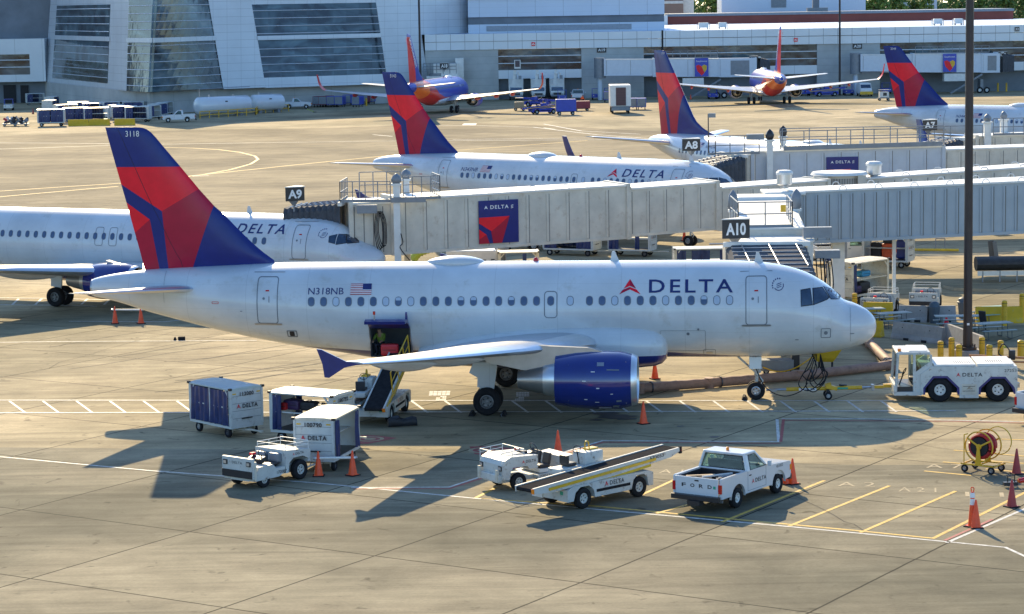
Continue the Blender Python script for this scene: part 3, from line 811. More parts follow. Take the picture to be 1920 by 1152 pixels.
    # ---- tailplanes
    for sd in (-1, 1):
        mb = MB(); mb.mat(wmetal if livery == 'delta' else wmetal); mb.smooth = True
        mb.loft([[(-x, sd * y, z + h) for x, h in foil(a, b, th, 10)] for y, a, b, z, th in S['stab']]); t_ = mb.build('tailplane', None, root, smooth=True)
        mb = MB(); mb.mat(smetal); mb.smooth = True; r = []
        for y, a, b, z, th in S['stab'][1:]:
            F_ = foil(a, b, th, 10); r.append([(-x + 0.008, sd * y, z + h * 1.06) for x, h in (F_[2], F_[1], F_[0], F_[-1], F_[-2])])
        mb.loft(r, closed=False); mb.build('leading_edge', None, t_, smooth=True)
    # ---- engines
    ey, ex, ez, er, fl = S['engine']
    for sd in (-1, 1):
        mb = MB(); em = bluep if livery == 'delta' else (swblue if sd < 0 else swblue)
        mb.mat(em); mb.smooth = True
        R = er
        fc = [(0.24, .885), (0.42, .93), (0.7, .985), (1.2, 1.0), (1.9, 1.0), (2.5, .965), (fl, .86)]
        n = 40
        def flat(a, rr, i):   # slightly flattened intake bottom on the twin's small engines
            t = 2 * PI * i / n; y_, z_ = rr * math.sin(t), rr * math.cos(t)
            if not A and z_ < 0: z_ *= 0.90
            return (-(ex + a), sd * ey + y_, ez + z_)
        mb.loft([[flat(a, rr * R, i) for i in range(n)] for a, rr in fc], True, False, False)
        mb.mat(smetal); mb.loft([[flat(a, rr * R, i) for i in range(n)] for a, rr in [(0.24, .885), (0.16, .875), (.07, .845), (0.0, .80), (.05, .75), (.25, .725)]], True, False, False)
        mb.mat(dmetal); mb.loft([[flat(a, rr * R, i) for i in range(n)] for a, rr in [(.25, .725), (.9, .74), (1.1, .74)]], True, False, False)
        mb.mat(gmetal); mb.loft([[flat(a, rr * R, i) for i in range(n)] for a, rr in [(fl - .002, .86), (fl + .0, .80), (fl - .5, .78)]], True, False, False)
        e = mb.build('engine', None, root, smooth=True, auto=50)
        mb = MB(); mb.mat(dmetal)
        mb.revolve([(-(ex + 1.0), R * .74), (-(ex + 1.0), R * .2)], (0, sd * ey, ez), 'x', 30)
        for k in range(24):
            a = 2 * PI * k / 24
            c0 = Vector((-(ex + .92), sd * ey + R * .22 * math.cos(a), ez + R * .22 * math.sin(a))); c1 = Vector((-(ex + .92), sd * ey + R * .72 * math.cos(a + .12), ez + R * .72 * math.sin(a + .12)))
            t_ = Vector((-.05, -math.sin(a), math.cos(a))) * R * .055
            mb.quad(c0 - t_ + Vector((.06, 0, 0)), c1 - t_ + Vector((.06, 0, 0)), c1 + t_, c0 + t_)
        mb.mat(gmetal); mb.revolve([(-(ex + .98), R * .23), (-(ex + .75), R * .17), (-(ex + .5), .01)], (0, sd * ey, ez), 'x', 18)
        mb.build('fan', None, e)
        mb = MB(); mb.mat(smetal); z = ez + 0.02
        mb.revolve([(-(ex + fl - .5), R * .60), (-(ex + fl + .02), R * .60), (-(ex + fl + .5), R * .52)], (0, sd * ey, z), 'x', 28)
        mb.mat(gmetal); mb.revolve([(-(ex + fl + .5), R * .50), (-(ex + fl + 1.1), R * .40), (-(ex + fl + 1.55), R * .30), (-(ex + fl + 1.5), R * .26)], (0, sd * ey, z), 'x', 28)
        mb.mat(dark); mb.revolve([(-(ex + fl + 1.4), R * .28), (-(ex + fl + 1.4), .001)], (0, sd * ey, z), 'x', 20)
        mb.mat(dark); mb.revolve([(-(ex + fl - .3), R * .79), (-(ex + fl - .3), R * .58)], (0, sd * ey, z), 'x', 28)
        mb.build('nozzle', None, e)
        # pylon
        wz = interp([(q[0], q[3]) for q in S['wing']], ey, 1); wl = interp([(q[0], q[1]) for q in S['wing']], ey, 1)
        mb = MB(); mb.mat(wmetal if livery != 'delta' else gmetal); mb.smooth = False
        o = [(ex + 1.0, ez + R * .90), (ex + 2.0, ez + R * 1.12), (wl - .1, wz + .16), (wl + .5, wz + .22), (wl + 2.6, wz - .2), (wl + 2.4, wz - .5), (ex + fl + 1.3, ez + .42), (ex + fl, ez + .4), (ex + 1.6, ez + R * .75)]
        mb.prism([(-x, zz) for x, zz in o], 'y', sd * ey - .2, sd * ey + .2)
        mb.build('pylon', None, e)
        if detail > 1:
            def cowl(x0, a, w_, h_, m):
                mb = MB(); mb.mat(m); rr = R * interp(fc, x0, 1) + .006
                ps = []
                for du, dv in ((-.5, -.5), (.5, -.5), (.5, .5), (-.5, .5)):
                    t = math.radians(a) + dv * h_ / rr
                    rr2 = R * interp(fc, x0 + du * w_, 1) + .012
                    ps.append((-(ex + x0 + du * w_), sd * (ey) - rr2 * math.cos(t) , ez + rr2 * math.sin(t)))
                mb.poly(ps); mb.build('cowl_marking', None, e, fix=False)
            for q in ((.42 + .02, 0, .02, 1.9, gmetal), (1.45, 40, .28, .18, gmetal), (.95, 28, .5, .05, seam), (2.1, 6, .14, .04, lettw), (2.05, -33, .12, .04, lettw), (1.55, -8, .12, .04, lettw), (.72, -38, .2, .1, gray), (.85, -55, .24, .16, gray), (1.3, -62, .5, .07, lettw), (1.75, 24, .16, .03, lettw), (2.75, 0, .015, 1.6, seam), (1.6, -40, .16, .03, lettw), (1.0, -20, .1, .03, lettw)):
                cowl(*q)
    # ---- landing gear
    gx, gy, wr, ww, sp = S['gear']
    for sd in (-1, 1):
        mb = MB(); mb.mat(gsewhite)
        mb.cyl((-gx, sd * gy, wr), (-gx, sd * gy, 1.25), .085, n=14); mb.cyl((-gx, sd * gy, 1.15), (-gx + .05, sd * gy, 2.6 if A else 2.1), .15, n=14)
        mb.cyl((-gx, sd * gy - sp, wr), (-gx, sd * gy + sp, wr), .075, n=12)
        mb.cyl((-gx, sd * gy, 1.5), (-gx + .1, sd * (gy - 1.3), 2.35), .06, n=10); mb.tube([(-gx - .2, sd * gy, .75), (-gx - .33, sd * gy, 1.05), (-gx - .17, sd * gy, 1.35)], .035, 8)
        mb.mat(planewhite if livery == 'delta' else gsewhite)
        mb.prism([(-gx - .42, 1.15), (-gx + .28, 1.05), (-gx + .42, 2.0), (-gx + .30, 2.75 if A else 2.2), (-gx - .35, 2.75 if A else 2.2), (-gx - .75, 1.75), (-gx - .4, 1.55)], 'y', sd * (gy + .24), sd * (gy + .28))
        g = mb.build('main_gear', None, root)
        for s2 in (-1, 1): wheel(g, (-gx, sd * gy + s2 * sp, wr), wr, ww, 'wheel', n=32, hub=hubm)
    nx, nr, nw, ns = S['nose_gear']
    mb = MB(); mb.mat(gsewhite)
    mb.cyl((-nx, 0, nr), (-nx + .1, 0, 2.1), .07, n=12); mb.cyl((-nx + .03, 0, 1.0), (-nx + .1, 0, 2.1), .11, n=12); mb.cyl((-nx, -ns, nr), (-nx, ns, nr), .05, n=10)
    mb.tube([(-nx + .04, 0, 1.1), (-nx - .9, 0, 1.95)], .045, 8); mb.tube([(-nx + .16, 0, .55), (-nx + .30, 0, .78), (-nx + .12, 0, 1.0)], .03, 8)
    mb.mat(gmetal); mb.box((-nx + .16, 0, 1.22), (.12, .34, .14)); mb.cyl((-nx + .2, -.12, 1.35), (-nx + .28, -.12, 1.35), .08, n=12); mb.cyl((-nx + .2, .12, 1.35), (-nx + .28, .12, 1.35), .08, n=12)
    mb.mat(planewhite if livery == 'delta' else swred)
    for s2 in (-1, 1): mb.box((-nx - .02, s2 * .36, 1.60), (.52, .03, .50), (s2 * .10, 0, 0))
    g = mb.build('nose_gear', None, root)
    for s2 in (-1, 1): wheel(g, (-nx, s2 * ns, nr), nr, nw, 'wheel', n=28, hub=gmetal)
    # ---- skin details
    side_list = (-1,) if livery == 'delta' else (-1, 1)
    for wn_, (x, z, cl) in enumerate(S.get('windows', [])):
        for side in side_list:
            mb = MB(); k = rrect(.24, .345, .11, 3)
            mb.mat(seam); mb.add(*skin_decal(P, (rrect(.30, .405, .14, 3), [list(range(16))]), x, z, .006, side, cut=.14))
            mb.mat(shade if cl == 1 else wglass); mb.add(*skin_decal(P, (k, [list(range(16))]), x, z, .011, side, cut=.12))
            if cl == 2:
                mb.mat(shade); mb.add(*skin_decal(P, ([(-.11, 0.04), (.11, 0.04), (.11, .13), (.06, .165), (-.06, .165), (-.11, .13)], [list(range(6))]), x, z, .016, side))
            mb.build('window', None, fus, fix=False)
    for d in S.get('doors', []):
        x, z, w_, h_, r_, thk = d[:6]
        mb = MB(); mb.mat(seam); mb.add(*skin_decal(P, ring2d(w_, h_, r_, thk), x, z, .010, -1, cut=.1))
        if h_ > 1.7:
            mb.mat(gmetal); mb.add(*skin_decal(P, (rrect(w_ + .30, .075, .03), [list(range(20))]), x, z - h_ / 2 - .01, .03, -1))
            mb.mat(seam)
            mb.add(*skin_decal(P, (rrect(.11, .11, .054), [list(range(20))]), x + .15, z + .1, .012, -1))
            mb.add(*skin_decal(P, (rrect(.03, .26, .01), [list(range(20))]), x - .08, z + .06, .012, -1))
            mb.mat(redlens); mb.add(*skin_decal(P, (rrect(.16, .06, .01), [list(range(20))]), x, z + .42, .012, -1))
            mb.mat(seam); mb.add(*skin_decal(P, (rrect(1.35, .022, .005), [list(range(20))]), x, z + h_ / 2 + .16, .012, -1))
        mb.build('door', None, fus, fix=False)
    for x, z, w_, h_, r_, thk, mm in S.get('hatches', []):
        mb = MB(); mb.mat(mm)
        if thk: mb.add(*skin_decal(P, ring2d(w_, h_, r_, thk), x, z, .010, -1, cut=.1))
        else: mb.add(*skin_decal(P, (rrect(w_, h_, r_), [list(range(20))]), x, z, .010, -1, cut=.1))
        mb.build('hatch', None, fus, fix=False)
    ck = S.get('cockpit', [])
    for poly in ck:
        for side in (-1, 1):
            cx = sum(p[0] for p in poly) / len(poly); cz = sum(p[1] for p in poly) / len(poly)
            mb = MB()
            o = [((cx - x), (z - cz)) for x, z in poly]; b = [(u * 1.13 , w_ * 1.13) for u, w_ in o]
            if side > 0: o = [(-u, w_) for u, w_ in o]; b = [(-u, w_) for u, w_ in b]
            mb.mat(black); mb.add(*skin_decal(P, (b, [list(range(len(b)))]), cx, cz, .010, side, cut=.10))
            mb.mat(cglass); mb.add(*skin_decal(P, (o, [list(range(len(o)))]), cx, cz, .017, side, cut=.10))
            mb.build('cockpit_window', None, fus, fix=False)
    for t in texts:
        kind_, s, x, z, w_, h_ = t[:6]; it = t[6] if len(t) > 6 else 0
        mb = MB()
        if kind_ == 'text': 
            vs, fs = text_fit(s, w_, h_, bold=0.012 if h_ > .4 else 0, spacing=1.25 if h_ > .4 else 1.0)
            vs = [(u + it * w2, w2) for u, w2 in vs]
            mb.mat(lett); mb.add(*skin_decal(P, (vs, fs), x, z, .012)); mb.build('airline_name' if h_ > .4 else 'registration', None, fus, fix=False)
        if kind_ == 'flag':
            for m_, q in flag2d(): mb.mat(m_); mb.add(*skin_decal(P, ([(u * w_ + it * w2 * h_, w2 * h_) for u, w2 in q], [(0, 1, 2, 3)]), x, z, .012, cut=1))
            mb.mat(lett); mb.add(*skin_decal(P, ([(u * w_ + it * w2 * h_, w2 * h_) for u, w2 in ((.08, -.04), (.5, -.04), (.5, .5), (.08, .5))], [(0, 1, 2, 3)]), x, z, .018))
            mb.build('flag', None, fus, fix=False)
        if kind_ == 'emblem':
            for m_, q in ((redb, [(0, .5), (-.33, -.12), (0, .06)]), (redd, [(0, .5), (0, .06), (.33, -.12)]), (redd, [(-.37, -.19), (-.56, -.5), (0, -.17), (0, -.01)]), (redb, [(.37, -.19), (0, -.01), (0, -.17), (.56, -.5)])):
                mb.mat(m_); mb.add(*skin_decal(P, ([(u * w_ + it * w2 * h_, w2 * h_) for u, w2 in q], [list(range(len(q)))]), x, z, .012))
            mb.build('emblem', None, fus, fix=False)
        if kind_ == 'round':
            mb.mat(lett)
            R_ = w_ / 2
            for k in range(14):
                a, b = math.radians(-150 + k * 12), math.radians(-138 + k * 12)
                mb.add(*skin_decal(P, ([(R_ * r1 * math.cos(c_), R_ * r1 * math.sin(c_)) for r1, c_ in ((1, a), (1, b), (.86, b), (.86, a))], [(0, 1, 2, 3)]), x, z, .012))
            for k in range(3):
                dz = (.35 - .33 * k) * R_
                mb.add(*skin_decal(P, ([(-.45 * R_, dz - .16 * R_), (-.05 * R_, dz + .02 * R_), (.55 * R_, dz + .18 * R_), (.55 * R_, dz + .08 * R_), (0, dz - .08 * R_), (-.4 * R_, dz - .24 * R_)], [list(range(6))]), x, z, .012))
            for k in range(7):
                a = math.radians(80 + k * 20)
                mb.add(*skin_decal(P, ([(R_ * 1.25 * math.cos(a) + u * .1 * R_, R_ * 1.25 * math.sin(a) + w2 * .13 * R_) for u, w2 in ((-1, -1), (1, -1), (1, 1), (-1, 1))], [(0, 1, 2, 3)]), x, z, .012))
            mb.build('alliance_emblem', None, fus, fix=False)
    # aerials and dome on the roof
    top = lambda x: interp(P, x, 1)
    for x, h_ in S.get('aerials', []):
        mb = MB(); mb.mat(planewhite if livery == 'delta' else white); z = top(x) - .02
        mb.prism([(-x + .16, z), (-x - .02, z + h_), (-x - .14, z + h_), (-x - .22, z)], 'y', -.02, .02); mb.build('aerial', None, root)
    if S.get('dome'):
        x0, x1, hh = S['dome']
        mb = MB(); mb.mat(planewhite if livery == 'delta' else white)
        mb.M = Matrix.Translation((0, 0, top(x0) - .04)) @ Matrix.Diagonal((1, 1.0, .45, 1))
        k = 16; mb.revolve([(-(x0 + (x1 - x0) * i / k), hh * 2.2 * math.sin(PI * i / k) ** .6 + .002) for i in range(k + 1)], (0, 0, 0), 'x', 24)
        mb.build('aerial_dome', None, root)
    mb = MB(); mb.mat(redlens); x = S.get('beacon', 14.0); mb.revolve([(top(x) - .02, .12), (top(x) + .08, .11), (top(x) + .15, .06), (top(x) + .17, .001)], (-x, 0, 0), 'z', 12); mb.build('beacon', None, root)
    return root
def fz(rows):
    return rows
S319 = dict(
    wing_root=(10.6, 17.6),
    fin=[(5.55, 25.6, 31.42, .035), (5.80, 25.7, 31.50, .05), (6.05, 25.75, 31.56, .07), (6.41, 26.23, 31.64, .085), (6.75, 26.62, 31.72, .09), (7.11, 26.99, 31.81, .092), (7.55, 27.42, 31.92, .092), (8.04, 27.88, 32.04, .092), (8.41, 28.30, 32.13, .09), (9.15, 28.95, 32.32, .09), (10.13, 29.74, 32.57, .088), (11.0, 30.46, 32.79, .085), (11.4, 30.78, 32.89, .08), (11.62, 30.98, 32.94, .075), (11.76, 31.17, 32.97, .06), (11.83, 31.36, 32.99, .04), (11.86, 31.6, 33.0, .02)],
    wing=[(0.0, 10.4, 17.9, 2.42, .14), (1.95, 11.45, 17.95, 2.62, .14), (6.4, 13.85, 18.1, 3.02, .115), (10.5, 15.95, 19.0, 3.40, .11), (14.2, 17.8, 19.85, 3.76, .105), (16.9, 19.15, 20.5, 4.05, .10)],
    canoe=(5.2, 8.3, 11.6), stab=[(0.3, 28.55, 31.9, 4.92, .10), (1.2, 29.0, 31.95, 4.96, .10), (6.0, 31.75, 33.1, 5.36, .09), (6.22, 32.05, 33.15, 5.38, .05)],
    engine=(5.75, 9.78, 1.72, 1.19, 3.32), gear=(16.11, 3.80, .585, .42, .46), nose_gear=(5.07, .39, .24, .25), beacon=14.4)
def wrow319():
    out = []; px = [23.82 - .5335 * k for k in range(19)] + [13.62, 12.8] + [11.99 - .532 * k for k in range(12)]
    closed = {2: 1, 6: 1, 8: 1, 23: 1, 27: 1, 31: 1, 32: 1}; half = {7: 2, 12: 2, 13: 2, 16: 2, 20: 1, 30: 2}
    for i, x in enumerate(px): out.append((x, 4.47, closed.get(i, half.get(i, 0))))
    return out
def plane319(name, label, no, reg, loc, rz, detail, it=0.0, group=None):
    S = dict(S319)
    S['finno'] = (no, 31.78, 11.58, .60, .25); S['finy'] = .13
    S['windows'] = wrow319()
    S['doors'] = [(5.03, 4.42, .90, 2.0, .14, .035), (25.74, 4.50, .92, 1.98, .14, .035), (13.62, 4.31, .56, 1.12, .16, .035)]
    S['hatches'] = [(2.15, 3.02, .42, .42, .05, .03, seam), (2.15, 3.03, .16, .16, .078, 0, seam), (7.88, 3.05, .13, .13, .06, 0, seam), (7.45, 3.25, .09, .09, .04, 0, seam),
                    (8.1, 2.72, 1.9, .95, .03, .014, seam), (7.0, 2.15, .52, .34, .05, .018, seam), (7.0, 2.15, .28, .10, .04, 0, gmetal), (3.35, 2.75, .14, .04, .01, 0, seam), (24.75, 3.05, .46, .32, .05, .05, seam), (24.75, 3.05, .22, .22, .05, 0, dark), (28.05, 4.40, .3, .1, .02, .02, redlens), (26.9, 4.05, .1, .03, .01, 0, seam), (1.05, 2.95, .18, .03, .01, 0, seam), (30.4, 5.0, .012, 1.3, .004, 0, seam), (1.12, 3.3, .012, 1.4, .004, 0, seam)]
    S['cockpit'] = [[(3.17, 4.80), (2.80, 4.84), (2.72, 4.24), (3.16, 4.20)], [(2.66, 4.84), (2.28, 4.84), (2.02, 4.46), (2.12, 4.40), (2.64, 4.24)], [(2.20, 4.86), (1.90, 4.74), (1.52, 4.42), (1.60, 4.36), (1.92, 4.40)]]
    if detail > 1: S['cargo'] = [(21.35, 3.42), (19.62, 3.42), (19.62, 2.08), (21.35, 2.08)]
    S['aerials'] = [(11.0, .42), (4.9, .42)]
    S['dome'] = (16.55, 19.15, .30)
    tx = [('text', reg, 23.2, 4.90, 1.52, .27, it), ('flag', '', 21.7, 4.97, .90, .44, it), ('emblem', '', 10.3, 5.02, .80, .60, it), ('text', 'DELTA', 7.75, 5.04, 3.5, .52, it), ('round', '', 4.10, 5.03, .42, .42)]
    return airliner(name, label, group, 'A', P319, 33.84, 'delta', loc, rz, tx, detail, **S)
PLG = 'airliners with the red and blue arrowhead fin'
main_plane = plane319('passenger_jet', 'white twin jet N318NB in front, fin number 3118, open baggage door in its belly', '3118', 'N318NB', (15.373, 102.606, 0), -.1052, 2, group=PLG)
sec_plane = plane319('passenger_jet', 'white twin jet N343NB parked behind the gate A9 walkway, fin number 3143', '3143', 'N343NB', (16.36, 165.35, 0), -.669, 1, .25, group=PLG)
a7_plane = plane319('passenger_jet', 'white twin jet with fin number 3144, behind the tall dark mast at right', '3144', 'N344NB', (65.09, 232.38, 0), -.626, 1, .25, group=PLG)
def S737(L):
    d = L - 39.47; w = d * .5
    x0 = 19.64 + w
    fm = lambda q: ((q[0] - 33.0) * 1.02 + (L - .95), (q[1] - 11.84) * 1.15 + 12.5)
    fin = [(5.1, L - 11.2, L - 2.0, .012), (5.35, L - 10.6, L - 1.97, .018), (5.6, L - 9.6, L - 1.93, .03), (5.95, L - 8.6, L - 1.88, .045), (6.4, L - 7.75, L - 1.81, .06), (6.9, L - 7.2, L - 1.74, .08), (7.6, L - 6.65, L - 1.64, .09), (9.0, L - 5.55, L - 1.44, .09), (10.5, L - 4.35, L - 1.22, .09), (11.7, L - 3.4, L - 1.04, .085), (12.2, L - 3.0, L - .97, .07), (12.42, L - 2.75, L - .94, .05), (12.5, L - 2.4, L - .92, .02)]
    wz = 1.85
    return dict(wing_root=(x0 - 7.2, x0 + .9), fin=fin, finmap=fm,
        wing=[(0, x0 - 8.0, x0 + 1.0, 1.75, .14), (1.85, x0 - 6.9, x0 + 1.05, 1.95, .14), (5.2, x0 - 4.6, x0 + 1.1, 2.32, .12), (11, x0 - 1.5, x0 + 2.2, 2.98, .11), (17.0, x0 + 1.85, x0 + 3.45, 3.72, .10)],
        canoe=(6.6, 9.8, 12.6), stab=[(.3, L - 6.3, L - 2.2, 4.45, .10), (1.0, L - 5.7, L - 2.0, 4.5, .10), (6.9, L - 2.5, L - .75, 5.15, .09), (7.15, L - 2.1, L - .7, 5.18, .05)],
        engine=(4.83, x0 - 6.7, 1.75, 1.10, 3.1), gear=(x0, 2.86, .565, .40, .43), nose_gear=(4.04, .34, .2, .2), beacon=15.0 + w, aerials=[(8.5, .4), (12.5, .4)])
def plane737(name, label, L, livery, loc, rz, detail=1, group=None, no=None, reg='N3759'):
    S = S737(L); P = p737(L); w = (L - 39.47) / 2
    if no: S['finno'] = (no, L - 2.6, 12.25, .5, .18); S['finy'] = .1
    n = 44 if L > 36 else 34
    S['windows'] = [(6.6 + .508 * k * ((L - 13.5) / (n * .508)) , 3.98, 1 if k in (3, 4) else 0) for k in range(n)]
    S['windows'] = [q for q in S['windows'] if q[0] > 5.7]
    if livery == 'delta': S['doors'] = [(4.4, 3.95, .86, 1.85, .16, .035), (16.6 + w, 3.96, .55, 1.05, .14, .03), (17.55 + w, 3.96, .55, 1.05, .14, .03), (L - 8.2, 4.05, .8, 1.7, .15, .03)]
    else: S['doors'] = [(4.4, 3.95, .86, 1.85, .16, .035), (L - 8.2, 4.05, .8, 1.7, .15, .03)]
    S['cockpit'] = [[(2.75, 4.28), (2.42, 4.36), (2.38, 3.90), (2.70, 3.98)], [(2.34, 4.36), (2.06, 4.33), (1.86, 3.92), (2.30, 3.86)], [(2.02, 4.32), (1.78, 4.20), (1.42, 3.90), (1.80, 3.89)]]
    S['dome'] = (13.5 + w * 2, 16.2 + w * 2, .26)
    if 'left edge' in label: S['winglet'] = False
    tx = []
    if livery == 'delta': tx = [('text', 'DELTA', 6.9, 4.62, 3.1, .50, .25), ('emblem', '', 9.3, 4.6, .7, .55, .25), ('round', '', 3.1, 4.40, .42, .42), ('flag', '', L - 10.6, 4.6, .8, .38, .25), ('text', reg, L - 12.2, 4.5, 1.4, .24, .25)]
    return airliner(name, label, group, 'B', P, L, livery, loc, rz, tx, detail, **S)
left_plane = plane737('passenger_jet', 'white twin jet cut by the left edge, its nose showing behind fin 3118', 39.47, 'delta', (-7.0, 134.6, 0), -.435, group=PLG, reg='N3763D')
a8_plane = plane737('passenger_jet', 'white twin jet whose fin stands just left of the A8 sign, body behind railings', 39.47, 'delta', (31.6, 184.2, 0), -1.065, group=PLG, no='3737', reg='N391DA')
SWG = 'blue and red airliners at the far terminal'
sw_left = plane737('passenger_jet', 'blue, red and orange jet seen from behind, nosed in beside gate A18', 33.63, 'sw', (-7.3, 397.5, 0), 1.334 + .0, group=SWG)
sw_right = plane737('passenger_jet', 'blue, red and orange jet seen straight from the tail at gate A19', 33.63, 'sw', (41.7, 411.9, 0), 1.583, group=SWG)
# fin lettering on the two blue jets
for o in (sw_left, sw_right):
    f = [c for c in o.children if c.name.startswith('tail_fin')][0]
    mb = MB(); mb.mat(lettw)
    u = Vector((-.60, 0, .80)).normalized()       # runs down the leading edge
    for sd in (-1, 1):
        uu = Vector((.60, 0, -.80)); ww = Vector((.80, 0, .60)) if sd < 0 else Vector((-.80, 0, -.60)) * -1
        vs, fs = text_fit('SOUTHWEST', 5.6, .75, bold=.02)
        if sd > 0: vs = [(a, -b) for a, b in vs]; 
        mb.add([Vector((-30.3, sd * .27, 9.6)) + uu * a + ww * b for a, b in vs], fs)
    mb.build('fin_lettering', None, f, fix=False)
# ---------------- terminal and far buildings ----------------
facade = pm('facade_panel', (0.60, 0.63, 0.64), 0.38, 0.15, var=0.10, scale=0.15, tile=[(2, 1.27, .05, .62), (0, 2.1, .05, .72)])
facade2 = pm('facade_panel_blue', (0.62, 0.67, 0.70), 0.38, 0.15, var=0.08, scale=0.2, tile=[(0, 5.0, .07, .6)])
pierc = pm('terminal_concrete', (0.45, 0.46, 0.44), 0.8, var=0.2, scale=0.3, tile=[(2, 1.25, .05, .75)])
basec = pm('base_concrete', (0.46, 0.46, 0.43), 0.8, var=0.2, scale=0.25, tile=[(2, 1.9, .05, .7), (0, 6.0, .05, .7)])
recess = pm('recess_wall', (0.18, 0.20, 0.22), 0.7, var=0.2, scale=.3)
brick = pm('brick_band', (0.30, 0.075, 0.05), 0.8, var=0.2, scale=.3, tile=[(2, .35, .03, .75)])
roofm = pm('flat_roof', (0.52, 0.60, 0.70), 0.5, var=0.15, scale=.05)
def facade_glass():
    m = bpy.data.materials.new('facade_glass'); m.use_nodes = True; nt = m.node_tree; n = nt.nodes; L = nt.links; b = n['Principled BSDF']
    tc = n.new('ShaderNodeTexCoord'); no = n.new('ShaderNodeTexNoise'); no.inputs['Scale'].default_value = .16; no.inputs['Detail'].default_value = 7; no.inputs['Distortion'].default_value = 1.0
    mp = n.new('ShaderNodeMapping'); mp.inputs['Scale'].default_value = (1, 1, 2.0); L.new(tc.outputs['Object'], mp.inputs[0]); L.new(mp.outputs[0], no.inputs['Vector'])
    cr = n.new('ShaderNodeValToRGB'); cr.color_ramp.elements[0].position = .38; cr.color_ramp.elements[0].color = (.012, .016, .022, 1); cr.color_ramp.elements[1].position = .62; cr.color_ramp.elements[1].color = (.07, .12, .14, 1)
    e = cr.color_ramp.elements.new(.75); e.color = (.18, .20, .20, 1)  # pale streaks painted into the base colour, standing in for reflections
    L.new(no.outputs['Fac'], cr.inputs[0])
    # panes differ a little
    sx = n.new('ShaderNodeSeparateXYZ'); L.new(tc.outputs['Object'], sx.inputs[0]); cb = n.new('ShaderNodeCombineXYZ')
    for i, sp in ((0, 2.1), (2, 1.27)):
        a = n.new('ShaderNodeMath'); a.operation = 'DIVIDE'; a.inputs[1].default_value = sp; L.new(sx.outputs[i], a.inputs[0]); f = n.new('ShaderNodeMath'); f.operation = 'FLOOR'; L.new(a.outputs[0], f.inputs[0]); L.new(f.outputs[0], cb.inputs[i])
    w = n.new('ShaderNodeTexWhiteNoise'); L.new(cb.outputs[0], w.inputs['Vector']); r = n.new('ShaderNodeMapRange'); r.inputs[3].default_value = .65; r.inputs[4].default_value = 1.35; L.new(w.outputs['Value'], r.inputs[0])
    mx = n.new('ShaderNodeMix'); mx.data_type = 'RGBA'; mx.blend_type = 'MULTIPLY'; mx.inputs[0].default_value = 1; L.new(cr.outputs[0], mx.inputs[6]); L.new(r.outputs[0], mx.inputs[7]); L.new(mx.outputs[2], b.inputs['Base Color'])
    b.inputs['Roughness'].default_value = .08; b.inputs['Specular IOR Level'].default_value = .7
    bp = n.new('ShaderNodeBump'); bp.inputs['Strength'].default_value = .12; bp.inputs['Distance'].default_value = .2; n2 = n.new('ShaderNodeTexNoise'); n2.inputs['Scale'].default_value = .5; L.new(tc.outputs['Object'], n2.inputs['Vector']); L.new(n2.outputs['Fac'], bp.inputs['Height']); L.new(bp.outputs[0], b.inputs['Normal'])
    return m
fglass = facade_glass()
mull = pm('mullion_white', (0.62, 0.66, 0.70), .4)
def lerp(a, b, t): return a + (b - a) * t
hall = thing('terminal_building', 'tall terminal hall with leaning glass walls between pale metal panels, top left', 'building', (0, 0, 0))
ZB, ZT = 3.7, 26.0
def corner(pxb, pyb, pxt, Z):
    b = D(pxb, pyb, Z); t = D(pxt, 0, Z)
    k = (t.x - b.x) / (t.z - b.z); kz = lambda z: Vector((b.x + k * (z - b.z), Z + 0.10 * (z - ZB), z))
    return kz
def wallpiece(name, ca, cb, za, zb, m, parent, thick=.4, push=0.0, ta=0.0, tb=1.0):
    def P(t, z): 
        a, b = ca(z), cb(z); p = a.lerp(b, t); d = (b - a); nrm = Vector((d.y, -d.x, 0)).normalized(); return p + nrm * push, nrm
    mb = MB(); mb.mat(m); k = 10; fr = []; bk = []
    for j in range(k + 1):
        for i in range(k + 1):
            p, n_ = P(lerp(ta, tb, i / k), lerp(za, zb, j / k)); fr.append(p); bk.append(p - n_ * thick)
    N = (k + 1) ** 2; I = lambda i, j, o=0: o * N + j * (k + 1) + i; fs = []
    for j in range(k):
        for i in range(k): fs += [(I(i, j), I(i + 1, j), I(i + 1, j + 1), I(i, j + 1)), (I(i, j, 1), I(i, j + 1, 1), I(i + 1, j + 1, 1), I(i + 1, j, 1))]
    for i in range(k):
        for j in (0, k): fs.append((I(i, j), I(i + 1, j), I(i + 1, j, 1), I(i, j, 1))); fs.append((I(j, i), I(j, i + 1), I(j, i + 1, 1), I(j, i, 1)))
    mb.add(fr + bk, fs)
    return mb.build(name, None, parent)
C0 = corner(84, 157, 92, 452); C1 = corner(237, 170, 239, 397); C2 = corner(281, 172, 288, 389); C3 = corner(418, 165, 388, 404); C4 = corner(497, 163, 468, 409); C5 = corner(724, 140, 703, 420); C6 = corner(800, 140, 780, 429.5)
def mulls(ca, cb, za, zb, parent, ta=0.0, tb=1.0, skip=()):
    z = za + .9
    while z < zb:
        if not any(a < z < b for a, b in skip):
            mb = MB(); mb.mat(mull); ps = []
            a0, b0 = ca(z), cb(z); d = (b0 - a0); nr = Vector((d.y, -d.x, 0)).normalized()
            p, q = a0.lerp(b0, ta) + nr * .1, a0.lerp(b0, tb) + nr * .1
            mb.cyl(p, q, .06, n=4); mb.build('mullion', None, parent)
        z += 1.27
wallpiece('facade_wall', C0, C1, ZB, ZT, facade, hall)
w = wallpiece('window', C0, C1, 4.6, 17.6, fglass, hall, .2, .06, .10, .79); mulls(C0, C1, 4.6, 17.4, w, .10, .79, ((11.2, 12.6),))
wallpiece('ledge', C0, C1, 11.55, 12.3, facade, w, .3, .35, .09, .80)
